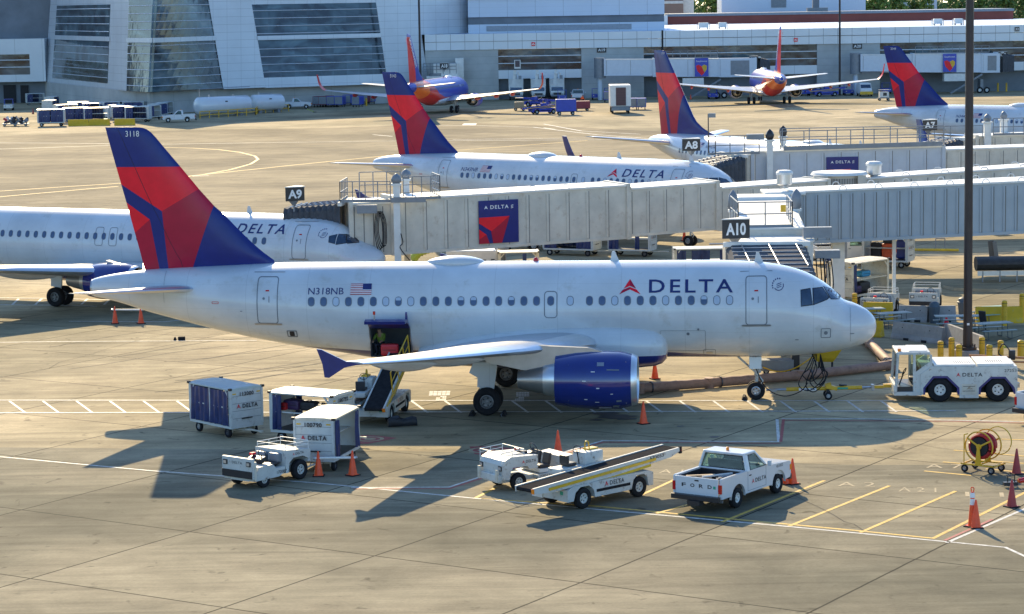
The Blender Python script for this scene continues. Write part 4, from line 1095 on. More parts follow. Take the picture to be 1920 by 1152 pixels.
for a, b in ((C1, C2), (C2, C3)):
    w = wallpiece('window', a, b, ZB, ZT, fglass, hall, .4, 0); mulls(a, b, ZB, ZT, w, 0, 1, ((11.2, 12.4),)); wallpiece('ledge', a, b, 11.45, 12.2, facade, w, .3, .35)
wallpiece('facade_wall', C3, C4, ZB - .2, ZT, facade, hall, .6, .15)
w = wallpiece('window', C4, C5, 5.1, 17.2, fglass, hall, .4, 0.02); mulls(C4, C5, 5.1, 17.2, w, 0, 1, ((11.0, 12.2),)); wallpiece('ledge', C4, C5, 11.3, 12.0, facade, w, .3, .35)
wallpiece('facade_wall', C4, C5, ZB - .3, 5.1, facade, hall, .6, .05); wallpiece('facade_wall', C4, C5, 17.2, ZT, facade, hall, .6, .05)
wallpiece('facade_wall', C5, C6, ZB - .3, ZT, facade, hall, .6, .1)
C7 = lambda z: Vector((2.0 - 8.5, 445, z)); wallpiece('facade_wall', C6, C7, 11.5, ZT, facade, hall, .6)
# base storey, set a little back
base = [(84, 195, 452), (218, 195, 402), (245, 195, 398), (281, 195, 391), (330, 195, 396), (404, 195, 404), (470, 195, 409), (724, 180, 421), (800, 175, 431)]
for a, b in zip(base[:-1], base[1:]):
    A_, B_ = D(*a[:2], a[2] + .8), D(*b[:2], b[2] + .8)
    mb = MB(); mb.mat(basec); d = (B_ - A_).normalized(); nr = Vector((-d.y, d.x, 0)) * .6
    P4 = [Vector((*A_.xy, 0)), Vector((*B_.xy, 0)), Vector((*(B_ + nr).xy, 0)), Vector((*(A_ + nr).xy, 0))]
    mb.add(P4 + [p + Vector((0, 0, 3.75)) for p in P4], [(0, 1, 5, 4), (1, 2, 6, 5), (2, 3, 7, 6), (3, 0, 4, 7), (4, 5, 6, 7)])
    mb.build('base_wall', None, hall)
mb = MB(); mb.mat(recess)       # roof and core of the hall behind the facade
core = [C0(20), C2(20), C4(20), C6(20)]
mb.prism([(-150, 456), (core[0].x, 456), (core[1].x + 1, 400), (core[2].x, 413), (core[3].x, 433), (-8, 447), (-8, 520), (-150, 520)], 'z', 3.9, ZT - .3)
mb.build('building_core', None, hall)
# low annex at far left
annex = thing('annex_building', 'low white-panelled annex with a dark garage opening at the far left edge', 'building', (0, 0, 0))
def zrow(px, py, Z): return D(px, py, Z)
def slab(name, x0, x1, z0, z1, Y, m, parent, th=.4):
    mb = MB(); mb.mat(m); mb.bb(x0, x1, Y, Y + th, z0, z1); return mb.build(name, None, parent)
xl = D(-120, 100, 450).x; xr = D(84, 100, 450).x; xw = D(55, 100, 450).x
slab('panel_wall', xw, xr, 3.9, 11.7, 450, facade2, annex, 6); slab('panel_wall', xl, xw, 3.9, 5.2, 450, facade2, annex, 6); slab('panel_wall', xl, xw, 8.9, 11.7, 450, facade2, annex, 6)
w = slab('window', xl, xw, 5.2, 8.9, 450.4, fglass, annex, .2)
for z in (6.5, 7.8): slab('mullion', xl, xw, z, z + .16, 450.1, mull, w, .2)
slab('garage_wall', xl, xr - .3, 0, 3.9, 452, recess, annex, 4)
slab('garage_door', D(0, 100, 450).x, D(23, 100, 450).x, .01, 3.3, 451.7, dark, annex, .2); slab('garage_door', D(32, 100, 450).x, D(47, 100, 450).x, .01, 3.2, 451.7, dark, annex, .2)
up_b = thing('upper_building', 'pale blue panelled block behind the low annex, cut by the left edge', 'building', (0, 0, 0))
xr2 = D(35, 100, 462).x; slab('panel_wall', xl - 5, xr2, 14.2, 17.4, 462, facade2, up_b, 6); slab('louver_band', xl - 5, xr2, 12.9, 14.2, 462.5, recess, up_b, 5); slab('panel_wall', xl - 5, xr2, 0, 12.9, 462, facade2, up_b, 6)
# low concourse with gates
con = thing('concourse_building', 'long low concourse with panelled parapet and window bays behind the far gates', 'building', (0, 0, 0))
Y0 = 430.0
X = lambda px: D(px, 100, Y0).x
xa, xz = X(797), X(2150)
slab('parapet', xa, xz, 10.2, 11.5, Y0 - .35, pm('parapet_panel', (0.62, 0.67, 0.70), .38, .15, var=.08, scale=.2, tile=[(0, 2.5, .08, .45)]), con, 2)
slab('parapet', xa, xz, 8.75, 10.12, Y0 - .25, MATS['parapet_panel'], con, 2)
slab('parapet_rail', xa, X(1215), 10.12, 10.2, Y0 - .3, gray, con, 1)
bays = [(934, 1090), (1207, 1532), (1650, 2150)]; prev = 797
for i, (a, b) in enumerate(bays):
    slab('concrete_pier', X(prev), X(a), 0, 8.74, Y0, pierc, con, 3)
    w = slab('window', X(a), X(b), 5.1, 8.72, Y0 + .35, fglass, con, .3)
    for z in (6.2, 7.45): slab('mullion', X(a), X(b), z, z + .14, Y0 + .2, mull, w, .15)
    slab('spandrel', X(a), X(b), 3.6, 5.1, Y0 + .1, facade2, con, 2)
    slab('ground_wall', X(a), X(b), 0, 3.6, Y0 + 1.6, recess, con, 1)
    prev = b
mb = MB(); mb.mat(pm('roof_membrane', (0.50, 0.62, 0.80), .55, var=.12, scale=.04)); mb.bb(xa, X(2600), Y0 + 1.5, 540, 11.2, 11.45); mb.build('roof', None, con)
mb = MB(); mb.mat(dark); mb.bb(X(1240.5), X(1243.5), Y0 - .5, Y0, 5.2, 11.6); mb.build('downpipe', None, con)
# upper storey above gate A19
Yu = 441; XU = lambda px: D(px, 50, Yu).x
ups = thing('upper_storey', 'blue-white upper storey with louvred band set back above the concourse', 'building', (0, 0, 0))
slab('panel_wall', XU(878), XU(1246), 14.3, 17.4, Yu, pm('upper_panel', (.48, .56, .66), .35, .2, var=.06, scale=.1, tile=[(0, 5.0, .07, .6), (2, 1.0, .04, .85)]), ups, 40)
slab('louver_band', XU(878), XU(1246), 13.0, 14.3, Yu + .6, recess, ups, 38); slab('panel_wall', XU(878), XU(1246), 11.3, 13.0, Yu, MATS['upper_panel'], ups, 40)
lo = slab('louver', XU(912), XU(1184), 11.75, 12.7, Yu - .12, pm('louver', (.36, .38, .40), .5, tile=[(2, .22, .07, .5)]), ups, .1)
slab('fascia', XU(876), XU(1249), 17.4, 17.9, Yu - .3, facade, ups, 41)
# brick-banded building beyond the roof
Yb = 534; XB = lambda px: D(px, 30, Yb).x
bb_ = thing('brick_building', 'long low building with a red brick band across the top right', 'building', (0, 0, 0))
slab('brick_wall', XB(1249), XB(1900), 11.0, 13.2, Yb, brick, bb_, 20); slab('roof_edge', XB(1247), XB(1901), 13.2, 13.75, Yb - .3, gray, bb_, 21); slab('lower_wall', XB(1244), XB(1900), 0, 11, Yb, pierc, bb_, 20)
slab('end_block', XB(1242), XB(1250), 11.0, 13.5, Yb - 3, roofw, bb_, 3)
def roofbox(px0, px1, y0, y1, Y, m, name='rooftop_unit', label='', parent=None, th=3):
    a, b = D(px0, y1, Y), D(px1, y0, Y)
    mb = MB(); mb.mat(m); mb.bb(a.x, b.x, Y, Y + th, a.z, b.z); return mb, name
wb = thing('white_building', 'plain bright white building with one dark louvre behind the brick band', 'building', (0, 0, 0))
XW = lambda px: D(px, 10, 560).x
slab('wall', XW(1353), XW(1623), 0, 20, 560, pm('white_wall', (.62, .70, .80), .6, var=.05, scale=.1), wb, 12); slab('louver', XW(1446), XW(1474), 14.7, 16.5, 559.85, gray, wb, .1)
bt = thing('brown_building', 'brown building with a pale stripe, partly hidden by the upper storey', 'building', (0, 0, 0))
slab('wall', XW(1225), XW(1290), 0, 22, 575, pm('brown_wall', (.30, .21, .17), .8, var=.15, scale=.1), bt, 10); slab('stripe', XW(1225), XW(1290), 15.9, 16.5, 574.8, roofw, bt, .15)
slab('wall', XW(1290.5), XW(1311), 0, 20, 576, roofw, tag(thing('pale_building', 'narrow pale building between the brown building and a tree', 'building'), None), 9)
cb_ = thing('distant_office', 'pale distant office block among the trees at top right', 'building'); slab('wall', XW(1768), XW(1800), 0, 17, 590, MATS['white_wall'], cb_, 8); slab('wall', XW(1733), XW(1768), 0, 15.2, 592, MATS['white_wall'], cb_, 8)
# rooftop plant
UN = [(1310, 1328, 45, 56), (1347, 1362, 45, 56), (1750, 1766, 39, 49), (1789, 1804, 39, 49)]
words = ['first white air handler on the roof beside the downpipe', 'second white air handler on the roof from the downpipe', 'white air handler on the roof just left of the tall mast', 'white air handler on the roof nearest the tall mast']
for k, (a, b, c, d) in enumerate(UN):
    Y = 445; p, q = D(a, d, Y), D(b, c, Y); zb = 11.45
    t = thing('rooftop_unit', words[k], 'air handler', ((p.x + q.x) / 2, Y, zb), 0, 'rooftop air handlers')
    w_ = q.x - p.x; mb = MB(); mb.mat(roofw); mb.box((0, 0, .75), (w_, 1.4, .9), None, .12); mb.build('casing', None, t); mb = MB(); mb.mat(gray)
    for sx in (-1, 1): mb.box((sx * w_ * .4, 0, .16), (.15, 1.2, .3)); mb.box((sx * (w_ * .5 + .25), 0, .55), (.1, .3, 1.1))
    mb.build('bracket', None, t)
for k, (px, py, lb) in enumerate(((1532, 12, 'dark rooftop unit on the roof of the white building'), (1210, 205 - 180, 'small roof hatch'))[:1]):
    p = D(px, 18, 545); t = thing('rooftop_unit', 'grey cooling unit on the brick building roof, before the white building', 'cooling unit', (p.x, 545, 13.75)); mb = MB(); mb.mat(gray); mb.box((0, 0, .4), (4.5, 2, .8)); mb.build('base', None, t); mb = MB(); mb.mat(recess); mb.box((-.3, 0, 1.7), (1.4, 1.2, 1.8)); mb.build('stack', None, t)
# wall signs
def wallsign(text, px, py, w_, h_, lab, Y=Y0 - .1, m=black, tm=lettw):
    p = D(px, py, Y); t = thing('gate_sign', lab, 'sign', (p.x, Y, p.z)); mb = MB(); mb.mat(m); mb.box((0, 0, 0), (w_, .12, h_)); mb.build('panel', None, t)
    sign_text(t, text, (0, -.075, 0), (1, 0, 0), (0, 0, 1), w_ * .78, h_ * .55, tm, bold=.02, spacing=1.0)
wallsign('A19', 1128, 94, 1.6, .9, 'black A19 sign on the concrete pier above the pale walkway'); wallsign('A20', 1607.5, 87, 1.6, .9, 'black A20 sign on the concrete pier of the concourse'); wallsign('32', 1907, 55, .8, .75, 'small black sign reading 32 on the parapet', Y0 - .45)
for px, py, lb in ((1000, 83, 'small red square sign on the parapet over the left window bay'), (1492, 75, 'small red square sign on the parapet over the middle window bay')): wallsign('6', px, py, .65, .65, lb, Y0 - .35, redb)
# far light masts and the tall near mast
def mast(px, Z, r, H, lab, basez=0, thick=None):
    p = D(px, 100, Z); t = thing('light_mast', lab, 'light mast', (p.x, Z, 0)); mb = MB(); mb.mat(gpole); mb.cyl((0, 0, basez), (0, 0, H), r, r * .85, 20); mb.build('pole', None, t)
    mb = MB(); mb.mat(gray)
    for k in range(6): mb.box((1.2 * math.cos(k * PI / 3), 1.2 * math.sin(k * PI / 3), H), (.6, .6, .35))
    mb.tube([(1.2 * math.cos(k * PI / 3), 1.2 * math.sin(k * PI / 3), H - .2) for k in range(7)], .05); mb.build('floodlight_ring', None, t)
    return t
mast(787.5, 415, .19, 28, 'thin dark mast behind the blue and red jet at gate A18'); mast(1574.5, 424, .19, 28, 'thin dark mast between gates A19 and A20')
pz = 113.8; m0 = D(1818, 600, pz)
mt = mast(1818, pz, .205, 27, 'tall dark brown light mast on a concrete footing, near right', 0.55)
mb = MB(); mb.mat(conc); mb.cyl((0, 0, 0), (0, 0, .42), .62, n=32); mb.build('footing', None, mt); mb = MB(); mb.mat(gpole); mb.cyl((0, 0, .42), (0, 0, .56), .42, n=24)
for k in range(10): mb.cyl((.34 * math.cos(k * .628), .34 * math.sin(k * .628), .5), (.34 * math.cos(k * .628), .34 * math.sin(k * .628), .68), .03, n=6)
mb.cyl((0, 0, .56), (0, 0, 1.9), .235, .21, 20); mb.mat(lettw); mb.box((-.02, -.225, 1.65), (.12, .03, .1)); mb.build('base_plate', None, mt)
# ---------------- trees beyond the roofs ----------------
leafs = [pm('foliage_%s' % 'ab'[i], c, .75, var=.4, scale=.6) for i, c in enumerate(((.085, .15, .03), (.17, .25, .045)))]
bark = pm('bark', (.08, .06, .045), .9)
def tree(px, Z, H, W, lab, seed):
    rnd = random.Random(seed); p = D(px, 10, Z); t = thing('tree', lab, 'tree', (p.x, Z, 0), 0, 'trees beyond the roofs')
    mb = MB(); mb.mat(bark); mb.cyl((0, 0, 0), (0, 0, H * .6), .35, .18, 8)
    for k in range(6): a = k * 1.05; mb.cyl((0, 0, H * (.35 + .04 * k)), (W * .3 * math.cos(a), W * .3 * math.sin(a), H * (.6 + .05 * k)), .13, .05, 6)
    mb.build('trunk', None, t)
    mb = MB()
    cl = [(Vector((rnd.gauss(0, W * .22), rnd.gauss(0, W * .22), H * rnd.uniform(.42, .95))), W * rnd.uniform(.13, .24)) for _ in range(16)]
    for k in range(1900):
        c, r = rnd.choice(cl); d = Vector((rnd.gauss(0, 1), rnd.gauss(0, 1), rnd.gauss(0, 1))).normalized() * r * rnd.uniform(.5, 1.05)
        q = c + d; s = rnd.uniform(.3, .62); a = Vector((rnd.gauss(0, 1), rnd.gauss(0, 1), rnd.gauss(0, 1))).normalized(); b = a.orthogonal().normalized()
        mb.mat(leafs[int(rnd.random() < .5)]); mb.poly([q + a * s, q + b * s * .7, q - a * s * .8, q - b * s * .6])
    mb.build('crown', None, t, fix=False); return t
tree(1332, 600, 19, 9, 'dark green tree between the pale building and white building', 1)
TL = [(1645, 17.0, 8, 'leftmost grey-green tree right of the white building'), (1672, 16.2, 7, 'low tree second from the white building'), (1700, 17.2, 8, 'bright green rounded tree beyond the brick band'), (1722, 16.6, 7, 'small bright tree just left of the distant office'),
      (1812, 17.4, 9, 'bright green tree immediately right of the tall mast top'), (1842, 16.8, 8, 'bushy tree second right of the mast'), (1875, 17.2, 8, 'light tree near the brick building end'), (1912, 18.5, 9, 'dark green tree at the top right corner past the brick end')]
for k, (px, H, W, lb) in enumerate(TL): tree(px, 585 + (k % 3) * 9, H + 1.5, W * 1.25, lb, 10 + k)
rnd = random.Random(99); mb = MB()
for k in range(9000):
    x = rnd.uniform(-60, 210); y = rnd.uniform(690, 730); top = 17.5 + 4.5 * math.sin(x * .13) * math.sin(x * .047 + 1) + 2 * math.sin(x * .5)
    z = rnd.uniform(6, max(8, top)); q = Vector((x, y, z)); s = rnd.uniform(.8, 1.7); a = Vector((rnd.gauss(0, 1), rnd.gauss(0, 1), rnd.gauss(0, 1))).normalized(); b = a.orthogonal().normalized()
    mb.mat(leafs[int(rnd.random() < .45)]); mb.poly([q + a * s, q + b * s * .7, q - a * s * .8, q - b * s * .6])
tag(mb.build('far_wood', fix=False), 'mass of far trees along the skyline behind the roofs', 'far wood', kind='stuff')
# ---------------- passenger walkways ----------------
def seg(mb, A, B, w, z0, z1, h0, h1=None):
    """box between plan points A and B: floor z0..z1, heights h0..h1"""
    h1 = h0 if h1 is None else h1
    A = Vector((*A, 0)); B = Vector((*B, 0)); d = (B - A).normalized(); n = Vector((-d.y, d.x, 0)) * w / 2; Z = Vector((0, 0, 1))
    q = [A - n + Z * z0, B - n + Z * z1, B + n + Z * z1, A + n + Z * z0]; t = [A - n + Z * (z0 + h0), B - n + Z * (z1 + h1), B + n + Z * (z1 + h1), A + n + Z * (z0 + h0)]
    mb.add(q + t, [(0, 3, 2, 1), (4, 5, 6, 7), (0, 1, 5, 4), (1, 2, 6, 5), (2, 3, 7, 6), (3, 0, 4, 7)])
ribseam = pm('rib_seam', (.20, .19, .17), .7)
def tunnel(parent, A, B, w, z0, z1, h, rib=1.25, ribd=.035, body=bridgem, roof=roofw, name='tunnel_section', end=True):
    mb = MB(); mb.mat(body); seg(mb, A, B, w, z0, z1, h)
    Av, Bv = Vector((*A, 0)), Vector((*B, 0)); L_ = (Bv - Av).length; d = (Bv - Av) / L_; n = Vector((-d.y, d.x, 0))
    k = int(L_ / rib)
    for i in range(k + 1):
        s = .1 + i * (L_ - .2) / max(k, 1); c = Av + d * s; zz = z0 + (z1 - z0) * s / L_
        for sg in (-1, 1):
            p = c + n * sg * (w / 2 + ribd / 2)
            mb.M = Matrix.Translation((p.x, p.y, zz + h / 2 - .01)) @ Matrix.Rotation(math.atan2(d.y, d.x), 4, 'Z'); mb.box((0, 0, 0), (rib * .10 + .03, ribd, h - .34)); mb.mat(ribseam); mb.box((rib * .05 + .045, -sg * ribd * .3, 0), (.05, ribd * .5, h - .3)); mb.mat(body); mb.M = Matrix.Identity(4)
    mb.mat(roof); seg(mb, A, B, w + .14, z0 + h - .02, z1 + h - .02, .10); mb.mat(body); seg(mb, A, B, w + .10, z0 - .03, z1 - .03, .16)
    if end:
        for P_, zz in ((A, z0), (B, z1)):
            e = Vector((*P_, 0)); a = e - d * .12; b = e + d * .12; seg(mb, (a.x, a.y), (b.x, b.y), w + .22, zz - .06, zz - .06, h + .2)
    return mb.build(name, None, parent)
def railing(parent, pts, z, h=1.1, gap=1.2, r=.028, rails=(1.0, .5), toe=True, m=gray, name='railing', z2=None):
    mb = MB(); mb.mat(m); P = [Vector((*p, 0)) for p in pts]; tot = sum((b - a).length for a, b in zip(P[:-1], P[1:])); acc = 0
    z2 = z if z2 is None else z2
    for a, b in zip(P[:-1], P[1:]):
        L_ = (b - a).length; k = max(1, round(L_ / gap)); za = z + (z2 - z) * acc / tot; zb = z + (z2 - z) * (acc + L_) / tot
        for i in range(k + 1):
            c = a.lerp(b, i / k); zc = lerp(za, zb, i / k); mb.cyl((c.x, c.y, zc), (c.x, c.y, zc + h), r, n=6)
        for f in rails: mb.cyl((a.x, a.y, za + h * f), (b.x, b.y, zb + h * f), r, n=6)
        if toe: seg(mb, a.xy, b.xy, .04, za, zb, .16)
        acc += L_
    return mb.build(name, None, parent)
def gate_sign(parent, text, c, rz, w=1.25, h=.85, pole=.9):
    """wedge-shaped sign with lettering on both faces"""
    mb = MB(); mb.mat(black); M = Matrix.Translation(c) @ Matrix.Rotation(rz, 4, 'Z')
    mb.M = M; mb.prism([(-w / 2, 0), (w / 2, 0), (w / 2 - .12, w * .62)], 'z', -h / 2, h / 2)
    mb.mat(roofw); mb.prism([(-w / 2 - .03, -.03), (w / 2 + .03, -.03), (w / 2 - .1, w * .66)], 'z', h / 2 + .001, h / 2 + .05)
    mb.mat(gray); mb.cyl((0, w * .2, -h / 2), (0, w * .2, -h / 2 - pole), .05, n=8); mb.cyl((0, w * .2, -h / 2), (0, w * .2, -h / 2 - .3), .3, .05, 4)
    s = mb.build('gate_sign', None, parent)
    mb = MB(); mb.mat(lettw); mb.M = M
    decal(mb, text_fit(text, w * .72, h * .66, bold=.035), (0, -.012, 0), (1, 0, 0), (0, 0, 1))
    e = Vector((-.12, w * .62, 0)).normalized(); nrm = Vector((w * .62, .12, 0)).normalized()
    mid = Vector((w / 2 - .06, w * .31, 0)) + nrm * .012
    decal(mb, text_fit(text, w * .5, h * .6, bold=.03), mid, e, (0, 0, 1))
    mb.build('lettering', None, s, fix=False)
    return s
def poster(parent, c, u, s, scheme='arrow'):
    """navy advertising panel on the walkway's side"""
    u = Vector(u).normalized(); w = Vector((0, 0, 1)) * (1.35 if scheme == 'heart' else 1); n = Vector((u.y, -u.x, 0)); c = Vector(c)
    def P(a, b, o=.0): return c + u * a * s + w * b * s + n * o
    mb = MB(); mb.mat(fnavy if scheme == 'arrow' else pm('poster_blue', (.03, .06, .42), .35)); q = [P(-.5, -.5, .05), P(.5, -.5, .05), P(.5, .5, .05), P(-.5, .5, .05)]; k = [P(-.5, -.5), P(.5, -.5), P(.5, .5), P(-.5, .5)]
    mb.add(q + k, [(0, 1, 2, 3), (0, 4, 5, 1), (1, 5, 6, 2), (2, 6, 7, 3), (3, 7, 4, 0)])
    o = mb.build('poster', None, parent); mb = MB(); t = .062
    if scheme == 'arrow':
        mb.mat(redb); mb.poly([P(-.5, .11, t), P(.27, .12, t), (P(-.16, -.235, t)), P(-.5, -.02, t)][:4]); mb.mat(redd); mb.poly([P(.27, .12, t + .004), P(.07, -.5, t + .004), P(-.15, -.5, t + .004), P(-.2, -.23, t + .004)])
        mb.mat(redb); mb.poly([P(-.5, -.16, t), P(-.32, -.29, t), P(-.5, -.4, t)]); mb.mat(redd); mb.poly([P(-.5, -.4, t + .001), P(-.32, -.29, t + .001), P(-.24, -.5, t + .001), P(-.5, -.5, t + .001)])
        mb.mat(lettw); decal(mb, text_fit('DELTA', .46 * s, .085 * s, spacing=1.2, bold=.015), P(.02, .345, t), u, w)
        mb.poly([P(-.32, .385, t), P(-.37, .30, t), P(-.32, .325, t), P(-.27, .30, t)])
        for k in range(3): mb.poly([P(.31, .37 - .03 * k, t), P(.37, .385 - .03 * k, t), P(.37, .372 - .03 * k, t), P(.31, .355 - .03 * k, t)])
    else:
        mb.mat(lettw); decal(mb, text_fit('Southwest', .8 * s, .13 * s), P(0, .34, t), u, (0, 0, 1))
        mb.mat(redb); mb.poly([P(-.42, .08, t), P(-.22, .15, t), P(0, .05, t), P(.2, -.3, t), P(0, -.45, t), P(-.32, -.2, t)]); mb.mat(yellow); mb.poly([P(0, .06, t + .003), P(.2, .15, t + .003), P(.38, .08, t + .003), P(.38, -.1, t + .003), P(.21, -.29, t + .003)])
    mb.build('emblem', None, o, fix=False); return o
def covered_col(parent, x, y, z0, z1, capm=gray, w=.32, cap=1.0, wheels=True):
    mb = MB(); mb.mat(roofw); mb.box((x, y, (z0 + z1) / 2), (w, w, z1 - z0)); mb.box((x, y, z1 - .06), (w * 1.5, w * 1.3, .12)); c = mb.build('lift_column', None, parent)
    mb = MB(); mb.mat(capm); n = 10; mb.smooth = True; rnd = random.Random(int(x * 31 + y))
    mb.loft([[(x + r * math.cos(2 * PI * i / n) * rnd.uniform(.85, 1.1), y + r * math.sin(2 * PI * i / n) * rnd.uniform(.85, 1.1), z1 + cap * t) for i in range(n)] for t, r in ((0, .20), (.15, .27), (.45, .30), (.75, .22), (.92, .10), (1.0, .03))]); mb.build('motor_cover', None, c)
def vent(parent, x, y, z, r=.43, h=.75):
    mb = MB(); mb.mat(gmetal); mb.smooth = False; mb.cyl((x, y, z), (x, y, z + .16), r * .5, n=16); mb.mat(smetal); mb.revolve([(z + .16, r * .75), (z + .22, r * .95), (z + .2 + h * .7, r * .98)], (x, y, 0), 'z', 24, True)
    mb.mat(roofw); mb.revolve([(z + .2 + h * .7, r * 1.06), (z + .25 + h * .78, r * 1.06), (z + .2 + h, r * .8), (z + .24 + h, .01)], (x, y, 0), 'z', 24, True); mb.build('roof_ventilator', None, parent)
def canopy_hood(parent, A, B, w, zA, zB, zfA, zfB, pleats=9, straps=3):
    """folding weather hood from A (walkway side) to B (aircraft side)"""
    mb = MB(); mb.mat(canopy); A = Vector((*A, 0)); B = Vector((*B, 0)); d = (B - A).normalized(); n = Vector((-d.y, d.x, 0)); rings = []
    for i in range(pleats * 2 + 1):
        t = i / (pleats * 2); k = .09 if i % 2 else 0; c = A.lerp(B, t); ww = w / 2 - k; zt = lerp(zA, zB, t) - k; zb = lerp(zfA, zfB, t)
        rings.append([c - n * ww + Vector((0, 0, zb)), c - n * ww + Vector((0, 0, zt - .25)), c - n * (ww - .25) + Vector((0, 0, zt)), c + n * (ww - .25) + Vector((0, 0, zt)), c + n * ww + Vector((0, 0, zt - .25)), c + n * ww + Vector((0, 0, zb))])
    mb.loft(rings, True, False, False); o = mb.build('folding_hood', None, parent)
    mb = MB(); mb.mat(gmetal)
    for i in range(pleats):
        t = i / pleats; c = A.lerp(B, t); zt = lerp(zA, zB, t) + .012
        mb.cyl(c - n * (w / 2 - .2) + Vector((0, 0, zt)), c + n * (w / 2 - .2) + Vector((0, 0, zt)), .018, n=5)
    mb.mat(gmetal)
    for s in range(straps):
        f = -.5 + (s + .55) / straps; pts = [A.lerp(B, t) + n * (w * f + .35 * t) + Vector((0, 0, lerp(zA, zB, t) + .03)) for t in (.03, .35, .7)]; mb.tube(pts, .028, 5)
    mb.build('hood_rib', None, o)
    mb = MB(); mb.mat(roofw); c = A; M_ = A - d * .12; seg(mb, (M_.x, M_.y), (A.x + d.x * .1, A.y + d.y * .1), w + .25, zA - .12, zA - .12, .22); mb.build('hood_frame', None, o)
BG = 'boarding walkways at the near gates'
# gate A10
b10 = thing('boarding_walkway', 'gate A10 walkway with corrugated side running right behind the tall mast', 'jet bridge', (0, 0, 0), 0, BG)
tunnel(b10, (14.9, 131.4), (42, 131.6), 2.8, 3.9, 4.72, 2.72, .62, .06, bridgeg, roofw)
tunnel(b10, (13.35, 130.5), (12.6, 117.2), 2.9, 3.9, 3.3, 2.6, 1.3, .03, bridgem, pm('walkway_top', (.66, .66, .60), .6, var=.1), end=False)
mb = MB(); mb.mat(roofw); mb.box((13.2, 128.6, 6.42), (2.75, 1.6, .42), None, .12); mb.mat(gray); mb.box((13.2, 127.75, 6.12), (2.5, .1, .12)); mb.mat(roofw); mb.box((14.6, 131.0, 6.60), (2.2, 2.4, .2), None, .08); mb.build('tunnel_hood', None, b10)
vent(b10, 14.65, 130.6, 6.85)
covered_col(b10, 11.25, 123.5, .9, 6.35, gray); covered_col(b10, 14.45, 123.5, .9, 6.35, gray)
mb = MB(); mb.mat(roofw); mb.bb(11.0, 14.7, 123.2, 123.8, .75, 1.0); mb.build('axle_beam', None, b10)
for sx in (11.3, 14.4): wheel(b10, (sx, 123.5, .5), .5, .35, 'wheel', hub=gmetal)
mb = MB(); mb.mat(MATS['walkway_top']); mb.revolve([(3.2, 1.9), (5.50, 1.9)], (12.4, 115.6, 0), 'z', 40, True); mb.mat(roofw); mb.revolve([(5.50, 1.98), (5.60, 1.98)], (12.4, 115.6, 0), 'z', 40, True); mb.build('cab', None, b10)
railing(b10, [(10.95, 121.5), (10.95, 117.5), (13.55, 117.5), (13.75, 121.5)], 5.95, 1.25, 1.4, .03, (1, .55), True, gray)
mb = MB(); mb.mat(yellow); mb.box((13.1, 117.35, 6.9), (.26, .08, .34)); mb.build('notice_board', None, b10)
canopy_hood(b10, (11.8, 112.6), (11.55, 106.4), 3.75, 5.68, 4.85, 3.1, 3.1, 8, 3)
mb = MB(); mb.mat(bridgem); mb.bb(9.9, 13.7, 112.7, 114.2, 3.1, 5.55); mb.mat(gray); mb.box((14.6, 112.7, 5.15), (1.15, .5, .38)); mb.box((14.5, 115.5, 5.9), (1.35, .4, .5)); mb.build('control_cabin', None, b10)
mb = MB(); mb.mat(rubber)
for k, x in enumerate((14.05, 14.25, 14.4)): mb.spline([(x, 112.4, 5.0), (x + .1, 112.3, 3.6), (x + .3, 112.35, 3.1), (x + .45, 112.4, 3.8), (x + .35, 112.45, 4.95)], .03, 6)
mb.build('cable_loop', None, b10)
mb = MB(); mb.mat(gmetal); mb.smooth = False; mb.cyl((9.2, 113.2, 5.65), (9.9, 113.2, 5.65), .04, n=6); mb.build('bracket', None, b10)
mb = MB(); mb.mat(roofw); mb.box((17.6, 131.4, 2.0), (.66, .66, 4.0)); mb.box((17.6, 131.4, .1), (1.3, 1.3, .2)); mb.build('support_column', None, b10)
mb = MB(); mb.mat(roofw); mb.box((20.6, 131.2, 2.0), (.18, .18, 4.0)); mb.build('support_post', None, b10)
gate_sign(b10, 'A10', (10.45, 113.3, 6.32), .10, 1.3, .88, .5)
for k in range(11):
    for sy in (130.1, 132.9): mb = MB(); mb.mat(roofw); mb.spline([(17.5 + k * 1.9, sy, 6.78 + k * .056), (17.6 + k * 1.9, sy, 6.95 + k * .056), (17.8 + k * 1.9, sy, 6.95 + k * .056), (17.9 + k * 1.9, sy, 6.78 + k * .056)], .025, 5, 3); mb.build('lifting_eye', None, b10)
# gate A9
b9 = thing('boarding_walkway', 'gate A9 walkway carrying the large square advert, over the left jet nose', 'jet bridge', (0, 0, 0), 0, BG)
def nearface(A, B, w, t):
    A = Vector((*A, 0)); B = Vector((*B, 0)); d = (B - A).normalized(); return A.lerp(B, t) + Vector((d.y, -d.x, 0)) * (w / 2)
TA, TB = (-6.6, 136.9), (6.2, 142.3)
tunnel(b9, TA, TB, 3.0, 3.15, 3.30, 3.02, 1.22, .04)
tunnel(b9, (6.3, 142.4), (11.6, 144.7), 2.75, 3.38, 3.5, 2.72, 1.0, .04); tunnel(b9, (11.7, 144.9), (18.6, 148.6), 2.5, 3.42, 3.5, 2.42, 1.0, .035)
d9 = (Vector((*TB, 0)) - Vector((*TA, 0))).normalized()
q = nearface(TA, TB, 3.12, .415); poster(b9, (q.x, q.y, 4.68), d9, 2.42)
tunnel(b9, (-9.0, 136.6), (-6.7, 136.9), 2.9, 3.15, 3.15, 2.85, .5, .05, bridgem, roofw)
canopy_hood(b9, (-9.2, 137.4), (-12.4, 137.9), 3.4, 5.98, 5.75, 3.0, 3.0, 10, 3)
covered_col(b9, -6.25, 134.7, .9, 7.15, gray, .36, .55); covered_col(b9, -5.9, 138.9, .9, 7.1, gray, .36, .55)
